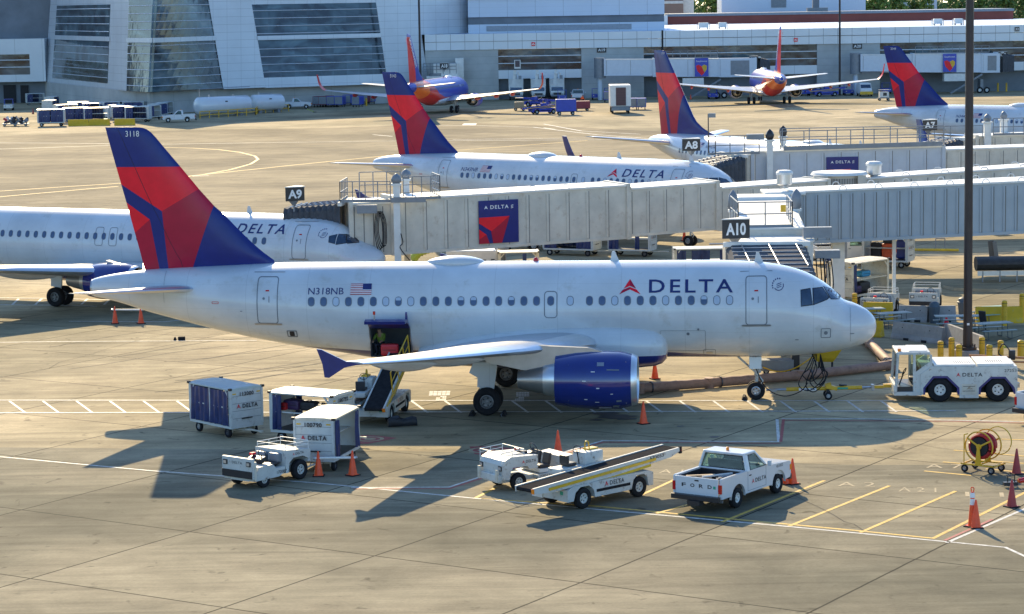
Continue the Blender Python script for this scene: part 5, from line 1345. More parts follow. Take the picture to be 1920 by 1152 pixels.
mb = MB(); mb.mat(roofw); mb.box((-6.1, 136.8, .85), (.4, 4.6, .3)); mb.build('axle_beam', None, b9)
for sy in (135, 138.6): wheel(b9, (-6.1, sy, .5), .5, .35, 'wheel', hub=gmetal)
railing(b9, [(-9.2, 138.4), (-9.4, 135.2), (-6.6, 134.9)], 6.1, 1.15, .7, .028, (1, .5), True, gray); railing(b9, [(-8.5, 138.2), (-6.2, 138.6)], 6.1, 1.45, .7, .028, (1, .5), False, gray); railing(b9, [(-5.9, 135.3), (-3.9, 136.1), (-4.4, 138.6)], 6.15, 1.3, .6, .028, (1, .66, .33), True, gray)
mb = MB(); mb.mat(gray); mb.box((-7.9, 134.75, 5.75), (1.1, .45, .45)); mb.box((-5.6, 134.6, 6.25), (1.9, .35, .3)); mb.build('light_box', None, b9)
mb = MB(); mb.mat(rubber)
for k in range(4): x = -7.4 + .07 * k; mb.spline([(x, 134.9, 5.6), (x - .12, 134.85, 4.6), (x + .05, 134.85, 3.5 + .1 * k), (x + .3, 134.9, 3.8), (x + .3, 134.95, 5.0), (x + .1, 134.95, 5.6)], .025, 5)
mb.spline([(-6.05, 134.4, 4.4), (-5.95, 134.35, 3.9), (-6.1, 134.35, 3.6), (-5.6, 134.5, 2.9)], .03, 5); mb.build('cable_loop', None, b9)
gate_sign(b9, 'A9', (-11.95, 135.9, 6.55), .42, 1.12, .76, .6)
rotm_ = pm('ribbed_shutter', (.36, .34, .30), .5, tile=[(0, .16, .05, .4)])
mb = MB(); mb.mat(bridgem); mb.revolve([(3.4, 1.45), (6.15, 1.45)], (20.2, 150.2, 0), 'z', 40, True); mb.mat(rotm_); mb.revolve([(3.5, 1.50), (5.95, 1.50)], (20.2, 150.2, 0), 'z', 60); mb.mat(roofw); mb.revolve([(6.12, 1.75), (6.28, 1.65), (6.36, .6)], (20.2, 150.2, 0), 'z', 40, True); mb.mat(bridgem); mb.box((18.9, 148.9, 4.8), (.9, .3, 2.7)); mb.box((21.4, 148.9, 4.8), (.5, .3, 2.7)); mb.mat(conc); mb.cyl((20.2, 150.2, 0), (20.2, 150.2, 3.4), .5, n=20); mb.build('rotunda', None, b9)
tunnel(b9, (21.3, 151.2), (50, 151.6), 2.8, 3.15, 4.65, 2.65, 1.0, .035, bridgem, roofw)
vent(b9, 22.4, 150.6, 5.85, .48, .8)
for k in range(10):
    for sy in (149.9, 152.5): mb = MB(); mb.mat(roofw); mb.spline([(24 + k * 2.4, sy, 5.95 + k * .125), (24.1 + k * 2.4, sy, 6.15 + k * .125), (24.4 + k * 2.4, sy, 6.15 + k * .125), (24.5 + k * 2.4, sy, 5.95 + k * .125)], .03, 5, 3); mb.build('lifting_eye', None, b9)
for k in range(2): mb = MB(); mb.mat(roofw); mb.spline([(3.0 + k * -1.9, 139.5 - k * .8, 6.35), (3.05 + k * -1.9, 139.5 - k * .8, 6.55), (3.3 + k * -1.9, 139.6 - k * .8, 6.55), (3.35 + k * -1.9, 139.6 - k * .8, 6.35)], .025, 5, 3); mb.build('lifting_eye', None, b9)
# gate A8
b8 = thing('boarding_walkway', 'gate A8 walkway with a railed roof deck, hood over the N343NB nose', 'jet bridge', (0, 0, 0), 0, BG)
tunnel(b8, (16.9, 173.3), (30.5, 174.4), 3.0, 3.25, 3.35, 2.95, 1.2, .04, pm('bridge_pale', (.50, .53, .56), .42, var=.08), roofw); tunnel(b8, (30.6, 174.4), (50, 175.6), 2.75, 3.35, 3.6, 2.7, 1.0, .035)
q = nearface((16.9, 173.3), (30.5, 174.4), 3.12, .468); poster(b8, (q.x, q.y, 4.62), (1, .08, 0), 2.28)
tunnel(b8, (15.3, 172.9), (16.8, 173.2), 2.8, 3.25, 3.25, 2.75, .4, .05); canopy_hood(b8, (15.6, 172.4), (12.6, 170.6), 3.4, 6.02, 5.3, 3.2, 3.2, 10, 3)
covered_col(b8, 18.2, 171.4, .9, 7.1, black, .42, .75); covered_col(b8, 19.6, 175.6, .9, 7.1, black, .42, .75)
mb = MB(); mb.mat(gray); seg(mb, (19.2, 171.7), (30.5, 172.6), .12, 6.3, 6.4, .32); mb.build('deck_edge', None, b8)
railing(b8, [(13.9, 171.0), (14.4, 171.4), (17.5, 171.7)], 6.1, 1.3, .9, .035, (1, .5), True, gray); railing(b8, [(19.0, 171.8), (30.6, 172.7)], 6.4, 1.25, 1.7, .035, (1, .5), False, gray); railing(b8, [(19.5, 175.2), (31.2, 176.0)], 6.4, 1.25, 1.9, .035, (1, .5), False, gray)
mb = MB(); mb.mat(gpole); mb.cyl((13.85, 170.6, 6.3), (13.85, 170.6, 9.0), .04, n=6); mb.mat(gray); mb.box((14.1, 170.6, 8.9), (.5, .3, .3)); mb.build('camera_post', None, b8); mb = MB(); mb.mat(gray); mb.box((17.2, 171.6, 7.3), (1.2, .6, .4)); mb.build('light_box', None, b8)
gate_sign(b8, 'A8', (12.55, 169.2, 6.95), -.05, 1.25, .82, .7)
# gate A7
b7 = thing('boarding_walkway', 'gate A7 walkway farthest of the near ones, behind the mast', 'jet bridge', (0, 0, 0), 0, BG)
tunnel(b7, (36.0, 191.0), (62, 193.5), 2.9, 3.2, 3.6, 2.8, 1.2, .04); tunnel(b7, (34.3, 190.8), (35.9, 191.0), 2.8, 3.2, 3.2, 2.6, .4, .05); canopy_hood(b7, (34.2, 190.2), (31.2, 188.6), 3.3, 5.9, 5.3, 3.2, 3.2, 9, 3)
covered_col(b7, 36.9, 189.3, .9, 7.2, gray, .5, .6); covered_col(b7, 38.9, 193.0, .9, 7.2, gray, .5, .6)
railing(b7, [(37.4, 189.5), (50, 190.6)], 6.1, 1.3, .8, .035, (1, .5), True, gray); railing(b7, [(31.5, 188.8), (36.5, 189.2)], 6.0, .9, 1.2, .03, (1,), False, gray)
gate_sign(b7, 'A7', (31.9, 186.0, 7.15), .35, 1.25, .78, .8)
# far walkways
FG = 'boarding walkways at the far terminal'
def far_bridge(lab, x0, x1, xc, xh, Y, top, bot, sign, sx, sy, px_poster, rail):
    t = thing('boarding_walkway', lab, 'jet bridge', (0, 0, 0), 0, FG)
    X_ = lambda px: D(px, 120, Y).x; Zz = lambda px, py: D(px, py, Y).z
    a, b, c, h = X_(x0), X_(x1), X_(xc), X_(xh); zt, zb = top, bot; m_ = pm('far_bridge_pale', (.56, .62, .68), .4, var=.06)
    mb = MB(); mb.mat(gray); mb.cyl((a, Y + 1, zb - .2), (a, Y + 1, zt + .3), 1.0, n=20); mb.mat(m_); mb.cyl((a, Y + 1, 0), (a, Y + 1, zb), .4, n=12); mb.build('rotunda', None, t)
    mid = lerp(a, b, .45)
    tunnel(t, (a + .8, Y + 1), (mid, Y + .8), 2.6, zb + .3, zb + .2, zt - zb - .3, 4, .03, m_, roofw); tunnel(t, (mid, Y + .8), (b, Y + .6), 3.0, zb, zb - .2, zt - zb, 4, .03, m_, roofw)
    mb = MB(); mb.mat(m_); mb.bb(b, c, Y - .9, Y + 2, zb - .3, zt - .1); mb.mat(gray); mb.bb(lerp(b, c, .3), lerp(b, c, .8), Y - .95, Y - .8, zb + .1, zt - .5); mb.build('cab', None, t)
    canopy_hood(t, (c, Y + .5), (h, Y + 1.2), 3.0, zt, zt - .5, zb - .2, zb - .2, 6, 2)
    railing(t, [(rail[0] and X_(rail[0]), Y - .7), (X_(rail[1]), Y - .7)], zt + .05, 1.2, 1.3, .05, (1, .5), True, gray)
    q = Vector((X_(px_poster), Y - 1.1, (zt + zb) / 2 - .05)); poster(t, q, (1, 0, 0), 2.3, 'heart')
    mb = MB(); mb.mat(gray); mb.box((lerp(b, c, .1) - 3.2, Y - 1.6, 1.7), (6.3, .9, .22), (0, -.53, 0)); mb.box((b, Y + .8, 1.2), (.5, 2.8, 2.4)); mb.mat(roofw); mb.box((lerp(a, b, .78), Y, zb - 1.0), (3.6, 1.8, 1.3)); mb.build('service_stairs', None, t)
    for k in (-1, 1): wheel(t, (b + .2 + k * .6, Y - .9, .55), .55, .35, 'wheel', hub=roofw, n=14)
    p = D(sx, sy, Y - .5); gate_sign(t, sign, (p.x, Y - .5, p.z), 0, 1.5, .95, .5)
    return t
far_bridge('pale walkway at gate A19 leading to the tail-on jet, square poster on its side', 1125, 1348, 1418, 1438, 420, 6.9, 3.9, 'A19', 1413, 111, 1314.5, (1247, 1345))
far_bridge('pale walkway at gate A20 behind fin 3144, ending right of the mast', 1606, 1840, 1873, 1896, 424, 6.9, 3.8, 'A20', 1880, 103, 1778.5, (1715, 1853))
t = thing('boarding_walkway', 'small walkway cab and stairs at gate A18 over the blue jet nose', 'jet bridge', (0, 0, 0), 0, FG)
q = D(830, 140, 424); mb = MB(); mb.mat(roofw); mb.bb(q.x - 1.5, q.x + 2.6, 422, 429, 4.0, 6.6); mb.bb(q.x - 2.7, q.x + 3, 421, 424.5, 4.1, 4.5); mb.mat(gray); mb.cyl((q.x - 1.0, 423, 3), (q.x - 1.0, 423, 5), 1.3, n=18); mb.mat(roofw); mb.bb(q.x + 2.2, q.x + 3.6, 425, 429, 3.2, 7.4); mb.build('cab', None, t)
railing(t, [(q.x - 3.2, 422), (q.x + 2.4, 422)], 4.9, 1.8, 1.1, .05, (1, .7, .4), False, gray); p = D(833, 124, 420); gate_sign(t, 'A18', (p.x, 420, p.z), 0, 1.5, .95, .5)
# ---------------- ground equipment ----------------
def cone(px, py, lab, m=orange, h=.92, group='orange traffic cones', striped=False, at=None):
    p = at if at is not None else G(px, py); t = thing('traffic_cone', lab, 'traffic cone', (p.x, p.y, 0), random.uniform(0, 1), group)
    mb = MB(); mb.mat(m); s = .17 if not striped else .14
    if striped: mb.revolve([(.04, .14), (.5, .10), (h - .05, .055), (h, .03), (h + .002, .001)], (0, 0, 0), 'z', 18)
    else: mb.revolve([(.04, s), (.10, s * .92), (h * .97, .032), (h, .02), (h + .001, .001)], (0, 0, 0), 'z', 18)
    mb.build('cone_body', None, t)
    mb = MB(); mb.mat(rubber); mb.box((0, 0, .02), (.42, .42, .04), None, .015); mb.mat(m); mb.box((0, 0, .045), (.34, .34, .015)); mb.build('base', None, t)
    if striped:
        mb = MB()
        for z0, z1, c in ((.72, .92, lettw), (.96, 1.12, lettw)): mb.mat(c); mb.revolve([(z0, .085), (z1, .07)], (0, 0, 0), 'z', 18)
        mb.build('reflective_band', None, t); mb = MB(); mb.mat(m); mb.spline([(0, -.04, h), (0, -.05, h + .12), (0, .05, h + .12), (0, .04, h)], .018, 6); mb.build('handle', None, t)
    return t
def bar(pa, pb, z, lab):
    a, b = G(*pa), G(*pb); t = thing('cone_bar', lab, 'barrier bar', ((a.x + b.x) / 2, (a.y + b.y) / 2, z), math.atan2(b.y - a.y, b.x - a.x), 'white bars linking pairs of cones'); L_ = (b - a).length / 2 + .12
    mb = MB(); mb.mat(roofw); mb.cyl((-L_, 0, 0), (L_, 0, 0), .045, n=12); mb.build('rail', None, t)
    mb = MB(); mb.mat(gmetal); mb.cyl((L_, 0, 0), (L_ + .06, 0, 0), .055, n=12); mb.cyl((-L_ - .06, 0, 0), (-L_, 0, 0), .055, n=12); mb.build('end_cap', None, t)
cone(597.5, 893, 'left orange cone under the white bar beside cart 100790'); cone(661.5, 892, 'right orange cone under the white bar beside cart 100790')
bar((597.5, 893), (661.5, 892), .66, 'white bar between the two orange cones at the front tug')
cone(216, 607, 'left orange cone of the barred pair under the fin 3118 tail', h=.95); cone(264.5, 607, 'right orange cone of the barred pair under the fin 3118 tail', h=.95)
bar((216, 607), (264.5, 607), .75, 'white bar between the two cones below the big tail')
cone(1046.5, 852, 'orange cone standing behind the open tug beside the parked belt loader'); cone(1206.5, 795, 'orange cone just in front of the blue engine'); cone(1228, 711, 'orange cone behind the brown air hose right of the engine')
cone(1486, 908, 'tall orange cone at the white pickup nose'); cone(1474, 908, 'short orange cone half hidden at the white pickup nose', h=.45)
cone(1823, 988, 'tall orange cone with two white bands and a loop handle', h=1.15, striped=True); cone(1829.5, 990, 'plain orange cone in front of the banded cone', h=.92)
cone(1897, 951, 'faded red cone below the tow bar tip near the right edge', oldcone); cone(1906, 889, 'faded red cone right of the yellow hose reel', oldcone)
cone(1774.5, 612, 'small red and white cone on the picnic table bench', redb, .5, striped=False)
# baggage carts
def curtain(parent, x0, x1, y, z0, z1, name='curtain', m=curt, folds=None):
    mb = MB(); mb.mat(m); n = max(8, int(abs(x1 - x0) * 18)); rows = 7; vs = []; fs = []; w = abs(x1 - x0)
    fl = folds or (2 + w * 5); rnd = random.Random(int((x0 + y * 7) * 100)); ph = rnd.random() * 6
    for j in range(rows + 1):
        f = j / rows
        for i in range(n + 1):
            u = i / n; a = .018 + .035 * f
            vs.append((lerp(x0, x1, u) , y + a * math.sin(u * fl * PI + ph + .6 * f) + .015 * math.sin(9 * u + 5 * f), lerp(z1, z0, f) - .015 * math.sin(u * 9)))
    for j in range(rows):
        for i in range(n): k = j * (n + 1) + i; fs.append((k, k + 1, k + n + 2, k + n + 1))
    mb.smooth = True; mb.add(vs, fs); mb.build(name, None, parent, smooth=True)
def baggage_cart(name, lab, num, body=cartwhite, L_=2.9, W=1.55, near=None, far=None, shelf=True, roofm_=None, group='white baggage carts of the front stand', delta=True, H=1.98, curtm=curt, solid=False, det=True, bar_=True):
    """+x = towing end, floor at .48 m"""
    t = thing(name, lab, 'baggage cart', (0, 0, 0), 0, group); z0 = .50; h = L_ / 2; w = W / 2
    mb = MB(); mb.mat(body); mb.bb(-h, h, -w, w, z0 - .10, z0); mb.mat(black); mb.bb(-h + .05, h - .05, -w + .05, w - .05, z0, z0 + .006); mb.build('floor', None, t)
    for s in (-1, 1):
        mb = MB(); mb.mat(body); mb.box((s * (h - .03), 0, (z0 + H) / 2), (.06, W, H - z0)); mb.mat(seam)
        for k in range(1, 5): mb.box((s * (h + .002), 0, z0 + k * (H - z0) / 5), (.006, W - .1, .014))
        mb.mat(body); mb.box((s * (h + .012), w - .04, (z0 + H) / 2), (.05, .08, H - z0 - .02)); mb.box((s * (h + .012), -w + .04, (z0 + H) / 2), (.05, .08, H - z0 - .02))
        if det: mb.mat(black); mb.box((s * (h + .02), 0, z0 + .28), (.03, .5, .05)); mb.mat(yellow); mb.box((s * (h + .006), w - .2, H - .2), (.012, .16, .05)); mb.box((s * (h + .006), -w + .2, H - .2), (.012, .16, .05))
        e = mb.build('end_panel', None, t)
        if delta:
            u = (0, s, 0)
            sign_text(e, 'DELTA', (s * (h + .042), 0, z0 + .78), u, (0, 0, 1), 1.02, .17, lettk, emblem=True, bold=.03); sign_text(e, num, (s * (h + .042), 0, H - .22), u, (0, 0, 1), .66, .16, lettk, bold=.03, spacing=1.1, name='number')
    mb = MB(); mb.mat(roofm_ or body); mb.loft([[(x, -w - .03, H), (x, -w * .5, H + .05), (x, w * .5, H + .05), (x, w + .03, H), (x, w + .03, H - .05), (x, -w - .03, H - .05)] for x in (-h - .04, -h * .3, h * .3, h + .04)]); mb.build('roof', None, t)
    mb = MB(); mb.mat(body)
    for sx in (-1, 1):
        for sy in (-1, 1):
            mb.box((sx * (h - .09), sy * (w - .02), (z0 + H) / 2), (.07, .06, H - z0 - .05)); mb.box((sx * (h - .22), sy * (w - .02), H - .2), (.45, .05, .06), (0, sx * .85, 0))
            if det: mb.mat(black); mb.box((sx * (h + .01), sy * (w + .0), H + .0), (.12, .12, .09)); mb.mat(body)
    if shelf: mb.box((0, 0, z0 + .72), (L_ - .15, W * .55 if shelf is True else .05, .035)); mb.box((0, -w + .03, z0 + .72), (L_ - .1, .04, .05)); 
    mb.build('side_frame', None, t)
    if solid:
        mb = MB(); mb.mat(body); mb.box((0, w - .02, (z0 + H) / 2), (L_ - .1, .03, H - z0)); mb.build('side_panel', None, t)
    for side, spec in ((-1, near), (1, far)):
        for a, b in (spec or []): curtain(t, a * h, b * h, side * (w + .015), z0 + .02, H - .09, m=curtm)
    if det:
        for x in (0,):
            if near and len(near) > 1 and near[0][1] > -.2: mb = MB(); mb.mat(body); mb.box((.06, -w - .03, (z0 + H) / 2), (.05, .04, H - z0)); mb.build('curtain_post', None, t)
    mb = MB(); mb.mat(rustwhite); mb.box((0, 0, z0 - .16), (L_ * .9, .12, .1)); mb.box((h - .5, 0, z0 - .2), (.15, W * .8, .1)); mb.box((-h + .5, 0, z0 - .2), (.15, W * .8, .1))
    for sx in (-1, 1):
        for sy in (-1, 1): mb.box((sx * (h - .5), sy * (w - .25), z0 - .16), (.5, .06, .18), (0, sx * .3, 0))
    mb.build('chassis', None, t)
    for sx in (-1, 1):
        for sy in (-1, 1): wheel(t, (sx * (h - .42), sy * (w - .16), .21), .21, .13, 'wheel', hub=gmetal if sx < 0 else dmetal, n=18)
    if bar_:
        mb = MB(); mb.mat(rustwhite); mb.cyl((h - .4, 0, .30), (h + .95, 0, .34), .035, n=8); mb.box((h + .98, 0, .34), (.14, .12, .06)); mb.cyl((h - .35, -.25, .3), (h + .5, 0, .33), .025, n=6); mb.cyl((h - .35, .25, .3), (h + .5, 0, .33), .025, n=6); mb.build('tow_bar', None, t)
    return t
cwr = lambda L_, W: (L_ / 2 - .42, W / 2 - .16)
c1 = baggage_cart('baggage_cart', 'baggage cart 112000 with closed blue side curtains, leftmost of the front three', '112000', near=[(-.93, .02), (.06, .93)], far=[(-.93, -.02), (.05, .93)], roofm_=pm('cart_roof_grey', (.42, .50, .50), .45, var=.1, dirt=(.5, .5, .45), dirt_amt=.5))
place2(c1, (369.5, 808), (433.7, 822), (-1.03, -.615), (1.03, -.615))
c2 = baggage_cart('baggage_cart', 'open baggage cart 100792 with dark bags on its shelf, middle of the front three', '100792', near=[(-.93, -.62)], far=[(-.93, -.7), (.55, .93)], roofm_=pm('cart_roof_white', (.70, .70, .66), .4, var=.1), shelf='wide')
place2(c2, (512.5, 827.5), (628, 838), (-1.03, -.615), (1.03, -.615))
c3 = baggage_cart('baggage_cart', 'rusty-roofed empty baggage cart 100790 hitched behind the front tug', '100790', near=[(.72, .95), (-.95, -.72)], far=[(.6, .95), (-.95, -.7)], roofm_=rustwhite)
place2(c3, (577.6, 876), (627, 883), (1.03, .615), (1.03, -.615))
c3.rotation_euler = (0, 0, c3.rotation_euler[2])
a, b = G(627, 883), G(674.4, 856); ang = math.atan2(a.y - b.y, a.x - b.x); c3.rotation_euler = (0, 0, ang); c3.location = a - Matrix.Rotation(ang, 3, 'Z') @ Vector((1.03, .615, 0)) ; 
def bag(parent_pos, size, m, lab, rz=0, tilt=0, group='bags on the carts', cat='suitcase', strap=True):
    t = thing('suitcase', lab, cat, parent_pos, rz, group); mb = MB(); mb.mat(m); mb.box((0, 0, size[2] / 2), size, (tilt, 0, 0), min(size) * .28); mb.build('case', None, t)
    mb = MB(); mb.mat(dark); mb.spline([(-size[0] * .15, 0, size[2]), (-size[0] * .12, 0, size[2] + .04), (size[0] * .12, 0, size[2] + .04), (size[0] * .15, 0, size[2])], .012, 5, 3)
    if strap: mb.box((0, -size[1] / 2 - .004, size[2] * .5), (size[0] * .8, .012, .02))
    mb.build('handle', None, t); return t
def on(root, p): 
    M = Matrix.Translation(root.location) @ Matrix.Rotation(root.rotation_euler[2], 4, 'Z'); return M @ (Vector(p) * root.scale[0])
r2 = c2.rotation_euler[2]
bag(on(c2, (-.75, -.15, 1.245)), (.75, .5, .40), bagp, 'dark purple bag at the left end of the shelf in cart 100792', r2); bag(on(c2, (-.02, -.1, 1.245)), (.68, .48, .36), bagk, 'black bag in the middle of the shelf in cart 100792', r2 + .1); bag(on(c2, (.62, -.1, 1.245)), (.55, .46, .30), bagk, 'black bag at the right end of the shelf in cart 100792', r2 - .1); bag(on(c2, (-1.0, -.45, 1.245)), (.25, .2, .30), bagr, 'small red patterned bag beside the curtain in cart 100792', r2)
p = G(754, 799); t = thing('duffel_bag', 'black duffel bag lying on the ground by the working belt loader', 'duffel bag', (p.x, p.y, 0), .25)
mb = MB(); mb.mat(bagk); mb.smooth = True
rr_ = random.Random(4); mb.loft([[(x, r * math.cos(2 * PI * i / 12) * rr_.uniform(.9, 1.1), max(.0, r * 1.0 + r * 1.25 * math.sin(2 * PI * i / 12) * rr_.uniform(.85, 1.1))) for i in range(12)] for x, r in ((-.6, .02), (-.58, .15), (-.4, .2), (-.15, .19), (0, .13), (.2, .15), (.42, .17), (.6, .14), (.63, .02))]); mb.build('body', None, t, smooth=True)
mb = MB(); mb.mat(dark); mb.spline([(-.3, -.15, .3), (-.1, -.2, .36), (.15, -.18, .28)], .018, 6); mb.build('strap', None, t)
# towing tractors
def headlamp(parent, p, s=.13, name='headlight'):
    mb = MB(); mb.mat(black); mb.box(p, (.05, s * 1.5, s * 1.3)); mb.mat(smetal); mb.box((p[0] + .03, p[1], p[2]), (.02, s, s * .8)); mb.build(name, None, parent)
def tug_front(name, lab, group, number='172087', body=gsewhite, lettering=True):
    """flat-nosed tractor, driver in front, boxy rear; +x forward; wheels at +.85 / -.85"""
    t = thing(name, lab, 'baggage tractor', (0, 0, 0), 0, group); W = 1.5; w = W / 2
    mb = MB(); mb.mat(body)
    mb.bb(1.38, 1.50, -w, w, .38, 1.12, .02); mb.mat(black); mb.bb(1.50, 1.53, -w + .02, w - .02, .40, .66); mb.mat(body)
    mb.prism([(-1.5, .62), (-1.5, .9), (-1.35, .62)], 'y', -w, w)
    mb.prism([(-.15, .42), (.15, .30), (1.4, .30), (1.4, .62), (1.25, .62), (1.2, .78), (.45, .78), (.3, .62), (-.15, .62)], 'y', -w, w)
    mb.prism([(-.2, .35), (-.2, 1.18), (-1.5, 1.05), (-1.5, .62), (-1.36, .74), (-1.1, .86), (-.6, .86), (-.38, .70), (-.33, .35)], 'y', -w, w)
    mb.bb(-1.5, 1.4, -w * .6, w * .6, .28, .62)
    mb.mat(rustwhite); mb.bb(-.3, .4, -w - .012, -w + .01, .36, .56); mb.bb(1.3, 1.40, -w - .012, w + .012, .35, 1.0)
    o = mb.build('body', None, t)
    mb = MB(); mb.mat(gray); mb.box((-.12, -.32, .90), (.32, .5, .34), (0, -.15, 0), .08); mb.box((-.12, .32, .90), (.32, .5, .34), (0, -.15, 0), .08); mb.mat(black); mb.box((.15, -.32, .74), (.5, .5, .1), None, .04); mb.box((.15, .32, .74), (.5, .5, .1), None, .04); mb.box((.6, .1, .92), (.3, .7, .18), (0, .3, 0), .04); mb.build('seat', None, t)
    mb = MB(); mb.mat(black); mb.spline([(.55 + .05 * math.cos(a), .32 + .18 * math.sin(a), 1.12 + .17 * math.cos(a)) for a in [k * PI / 4 for k in range(8)]], .015, 6, 3, True); mb.cyl((.75, .32, .75), (.57, .32, 1.1), .025, n=6); mb.build('steering_wheel', None, t)
    mb = MB(); mb.mat(redb); mb.box((.55, -.15, 1.10), (.2, .14, .07)); mb.build('dashboard', None, t)
    mb = MB(); mb.mat(roofw); zt = 1.36
    for y in (-w + .06, w - .06): mb.tube([(-.25, y, 1.17), (-.25, y, zt), (-1.45, y, zt - .02), (-1.45, y, 1.05)], .014, 5); mb.tube([(-.25, y, 1.26), (-1.45, y, 1.22)], .012, 5); mb.tube([(-.85, y, 1.1), (-.85, y, zt)], .012, 5)
    mb.tube([(-.25, -w + .06, zt), (-.25, w - .06, zt)], .014, 5); mb.tube([(-1.45, -w + .06, zt), (-1.45, w - .06, zt)], .014, 5); mb.tube([(-1.45, -w + .06, 1.22), (-1.45, w - .06, 1.22)], .012, 5); mb.build('luggage_rail', None, t)
    headlamp(t, (1.51, -w + .18, .92)); headlamp(t, (1.51, w - .18, .92))
    for s in (-1, 1): wheel(t, (.85, s * (w - .12), .29), .29, .2, 'wheel', hub=gsewhite, n=20); wheel(t, (-.98, s * (w - .10), .37), .37, .26, 'wheel', hub=gsewhite, n=22)
    if lettering: sign_text(o, 'DELTA', (-.85, -w - .006, .985), (1, 0, -.0), (0, 0, 1), .58, .085, lettk, emblem=True, bold=.02); sign_text(o, 'DELTA', (1.505, 0, .93), (0, 1, 0), (0, 0, 1), .5, .09, lettk, bold=.01); sign_text(o, number, (.03, -w - .016, .46), (1, 0, 0), (0, 0, 1), .5, .11, lettk, name='number', spacing=1.0)
    mb = MB(); mb.mat(rustwhite); mb.box((-1.6, 0, .5), (.2, .25, .22)); mb.build('hitch', None, t)
    return t
TG = 'baggage tractors'
tg = tug_front('baggage_tractor', 'flat-nosed white tug facing left, hitched to baggage cart 100790', TG); place2(tg, (501.8, 912.5), (553.7, 900.5), (.85, .63), (-.98, .65))
# flip so that the near side carries the marks: near side of this tug is its left
for c in list(tg.children):
    if c.name.startswith('body'):
        for g in list(c.children):
            if abs(g.data.vertices[0].co.y) > .7: g.rotation_euler = (0, 0, PI); g.location = (-1.70 if g.name.startswith('letter') else .06, 0, 0)
def tug_hood(name, lab, group):
    """bonnet-fronted open tractor; +x forward"""
    t = thing(name, lab, 'baggage tractor', (0, 0, 0), 0, group); W = 1.45; w = W / 2
    mb = MB(); mb.mat(gsewhite)
    mb.prism([(1.5, .45), (1.5, .95), (1.42, 1.10), (1.15, 1.22), (.0, 1.18), (.0, .72), (.35, .72), (.46, .84), (1.05, .84), (1.16, .68), (1.2, .42)], 'y', -w, w)
    mb.bb(1.44, 1.62, -w * .9, w * .9, .36, .62, .03); mb.bb(1.2, 1.5, -w * .7, w * .7, .3, .6)
    mb.prism([(-1.62, .38), (-1.62, .95), (-1.5, 1.02), (-1.05, .98), (-1.05, .52), (0, .45), (0, .35), (-1.05, .3)], 'y', -w, w)
    mb.bb(-1.6, 1.4, -w * .6, w * .6, .28, .45)
    mb.mat(rustwhite); mb.bb(1.58, 1.66, -.62, -.5, .36, .8); mb.bb(1.58, 1.66, .5, .62, .36, .8); mb.mat(gray); mb.bb(1.05, .3, -.38, .38, 1.2, 1.225)
    o = mb.build('body', None, t)
    mb = MB(); mb.mat(black); mb.box((-.45, -.3, .68), (.45, .42, .16), None, .05); mb.box((-.68, -.3, .92), (.1, .42, .42), (0, -.2, 0), .04); mb.box((-.45, .3, .68), (.45, .42, .16), None, .05); mb.box((-.68, .3, .92), (.1, .42, .42), (0, -.2, 0), .04); mb.mat(roofw); mb.box((-.45, 0, .56), (.6, 1.2, .12)); mb.build('seat', None, t)
    mb = MB(); mb.mat(black); mb.spline([(-.12 + .08 * math.cos(a), .3 + .2 * math.sin(a), 1.36 + .17 * math.cos(a)) for a in [k * PI / 4 for k in range(8)]], .016, 6, 3, True); mb.cyl((.1, .3, .9), (-.12, .3, 1.36), .05, n=8); mb.box((.05, .3, 1.15), (.22, .3, .2), (0, .3, 0), .03); mb.build('steering_wheel', None, t)
    mb = MB(); mb.mat(roofw); z = 1.44
    mb.tube([(.55, -w + .05, 1.2), (.55, -w + .05, z), (1.5, -w + .05, z - .06), (1.5, -w + .05, .98)], .014, 5); mb.tube([(.55, w - .05, 1.2), (.55, w - .05, z), (1.5, w - .05, z - .06), (1.5, w - .05, .98)], .014, 5); mb.tube([(.55, -w + .05, z), (.55, w - .05, z)], .014, 5); mb.tube([(1.5, -w + .05, z - .06), (1.5, w - .05, z - .06)], .014, 5)
    for y in (-w + .05, w - .05): mb.tube([(1.05, y, 1.2), (1.05, y, z - .03)], .012, 5); mb.tube([(.55, y, 1.32), (1.5, y, 1.26)], .011, 5)
    mb.build('luggage_rail', None, t)
    mb = MB(); mb.mat(redd); mb.cyl((.22, -.35, 1.26), (.22, -.12, 1.26), .06, n=10); mb.mat(black); mb.box((.25, .1, 1.24), (.2, .4, .08)); mb.build('dashboard', None, t)
    headlamp(t, (1.50, -w + .14, .84)); headlamp(t, (1.50, w - .14, .84))
    for s in (-1, 1): wheel(t, (.78, s * (w - .11), .31), .31, .22, 'wheel', hub=gsewhite, n=20); wheel(t, (-.95, s * (w - .11), .31), .31, .22, 'wheel', hub=gsewhite, n=20)
    sign_text(o, 'DELTA', (.38, w + .006, 1.0), (-1, 0, 0), (0, 0, 1), .6, .10, lettk, emblem=True, bold=.02); sign_text(o, '770134', (-.35, w + .006, .40), (-1, 0, 0), (0, 0, 1), .55, .085, lettk, name='number', spacing=1.0)
    return t
tg2 = tug_hood('baggage_tractor', 'open bonneted white tug facing left, behind the parked belt loader', TG); place2(tg2, (973, 919), (1046, 908), (.78, .615), (-.95, .615))
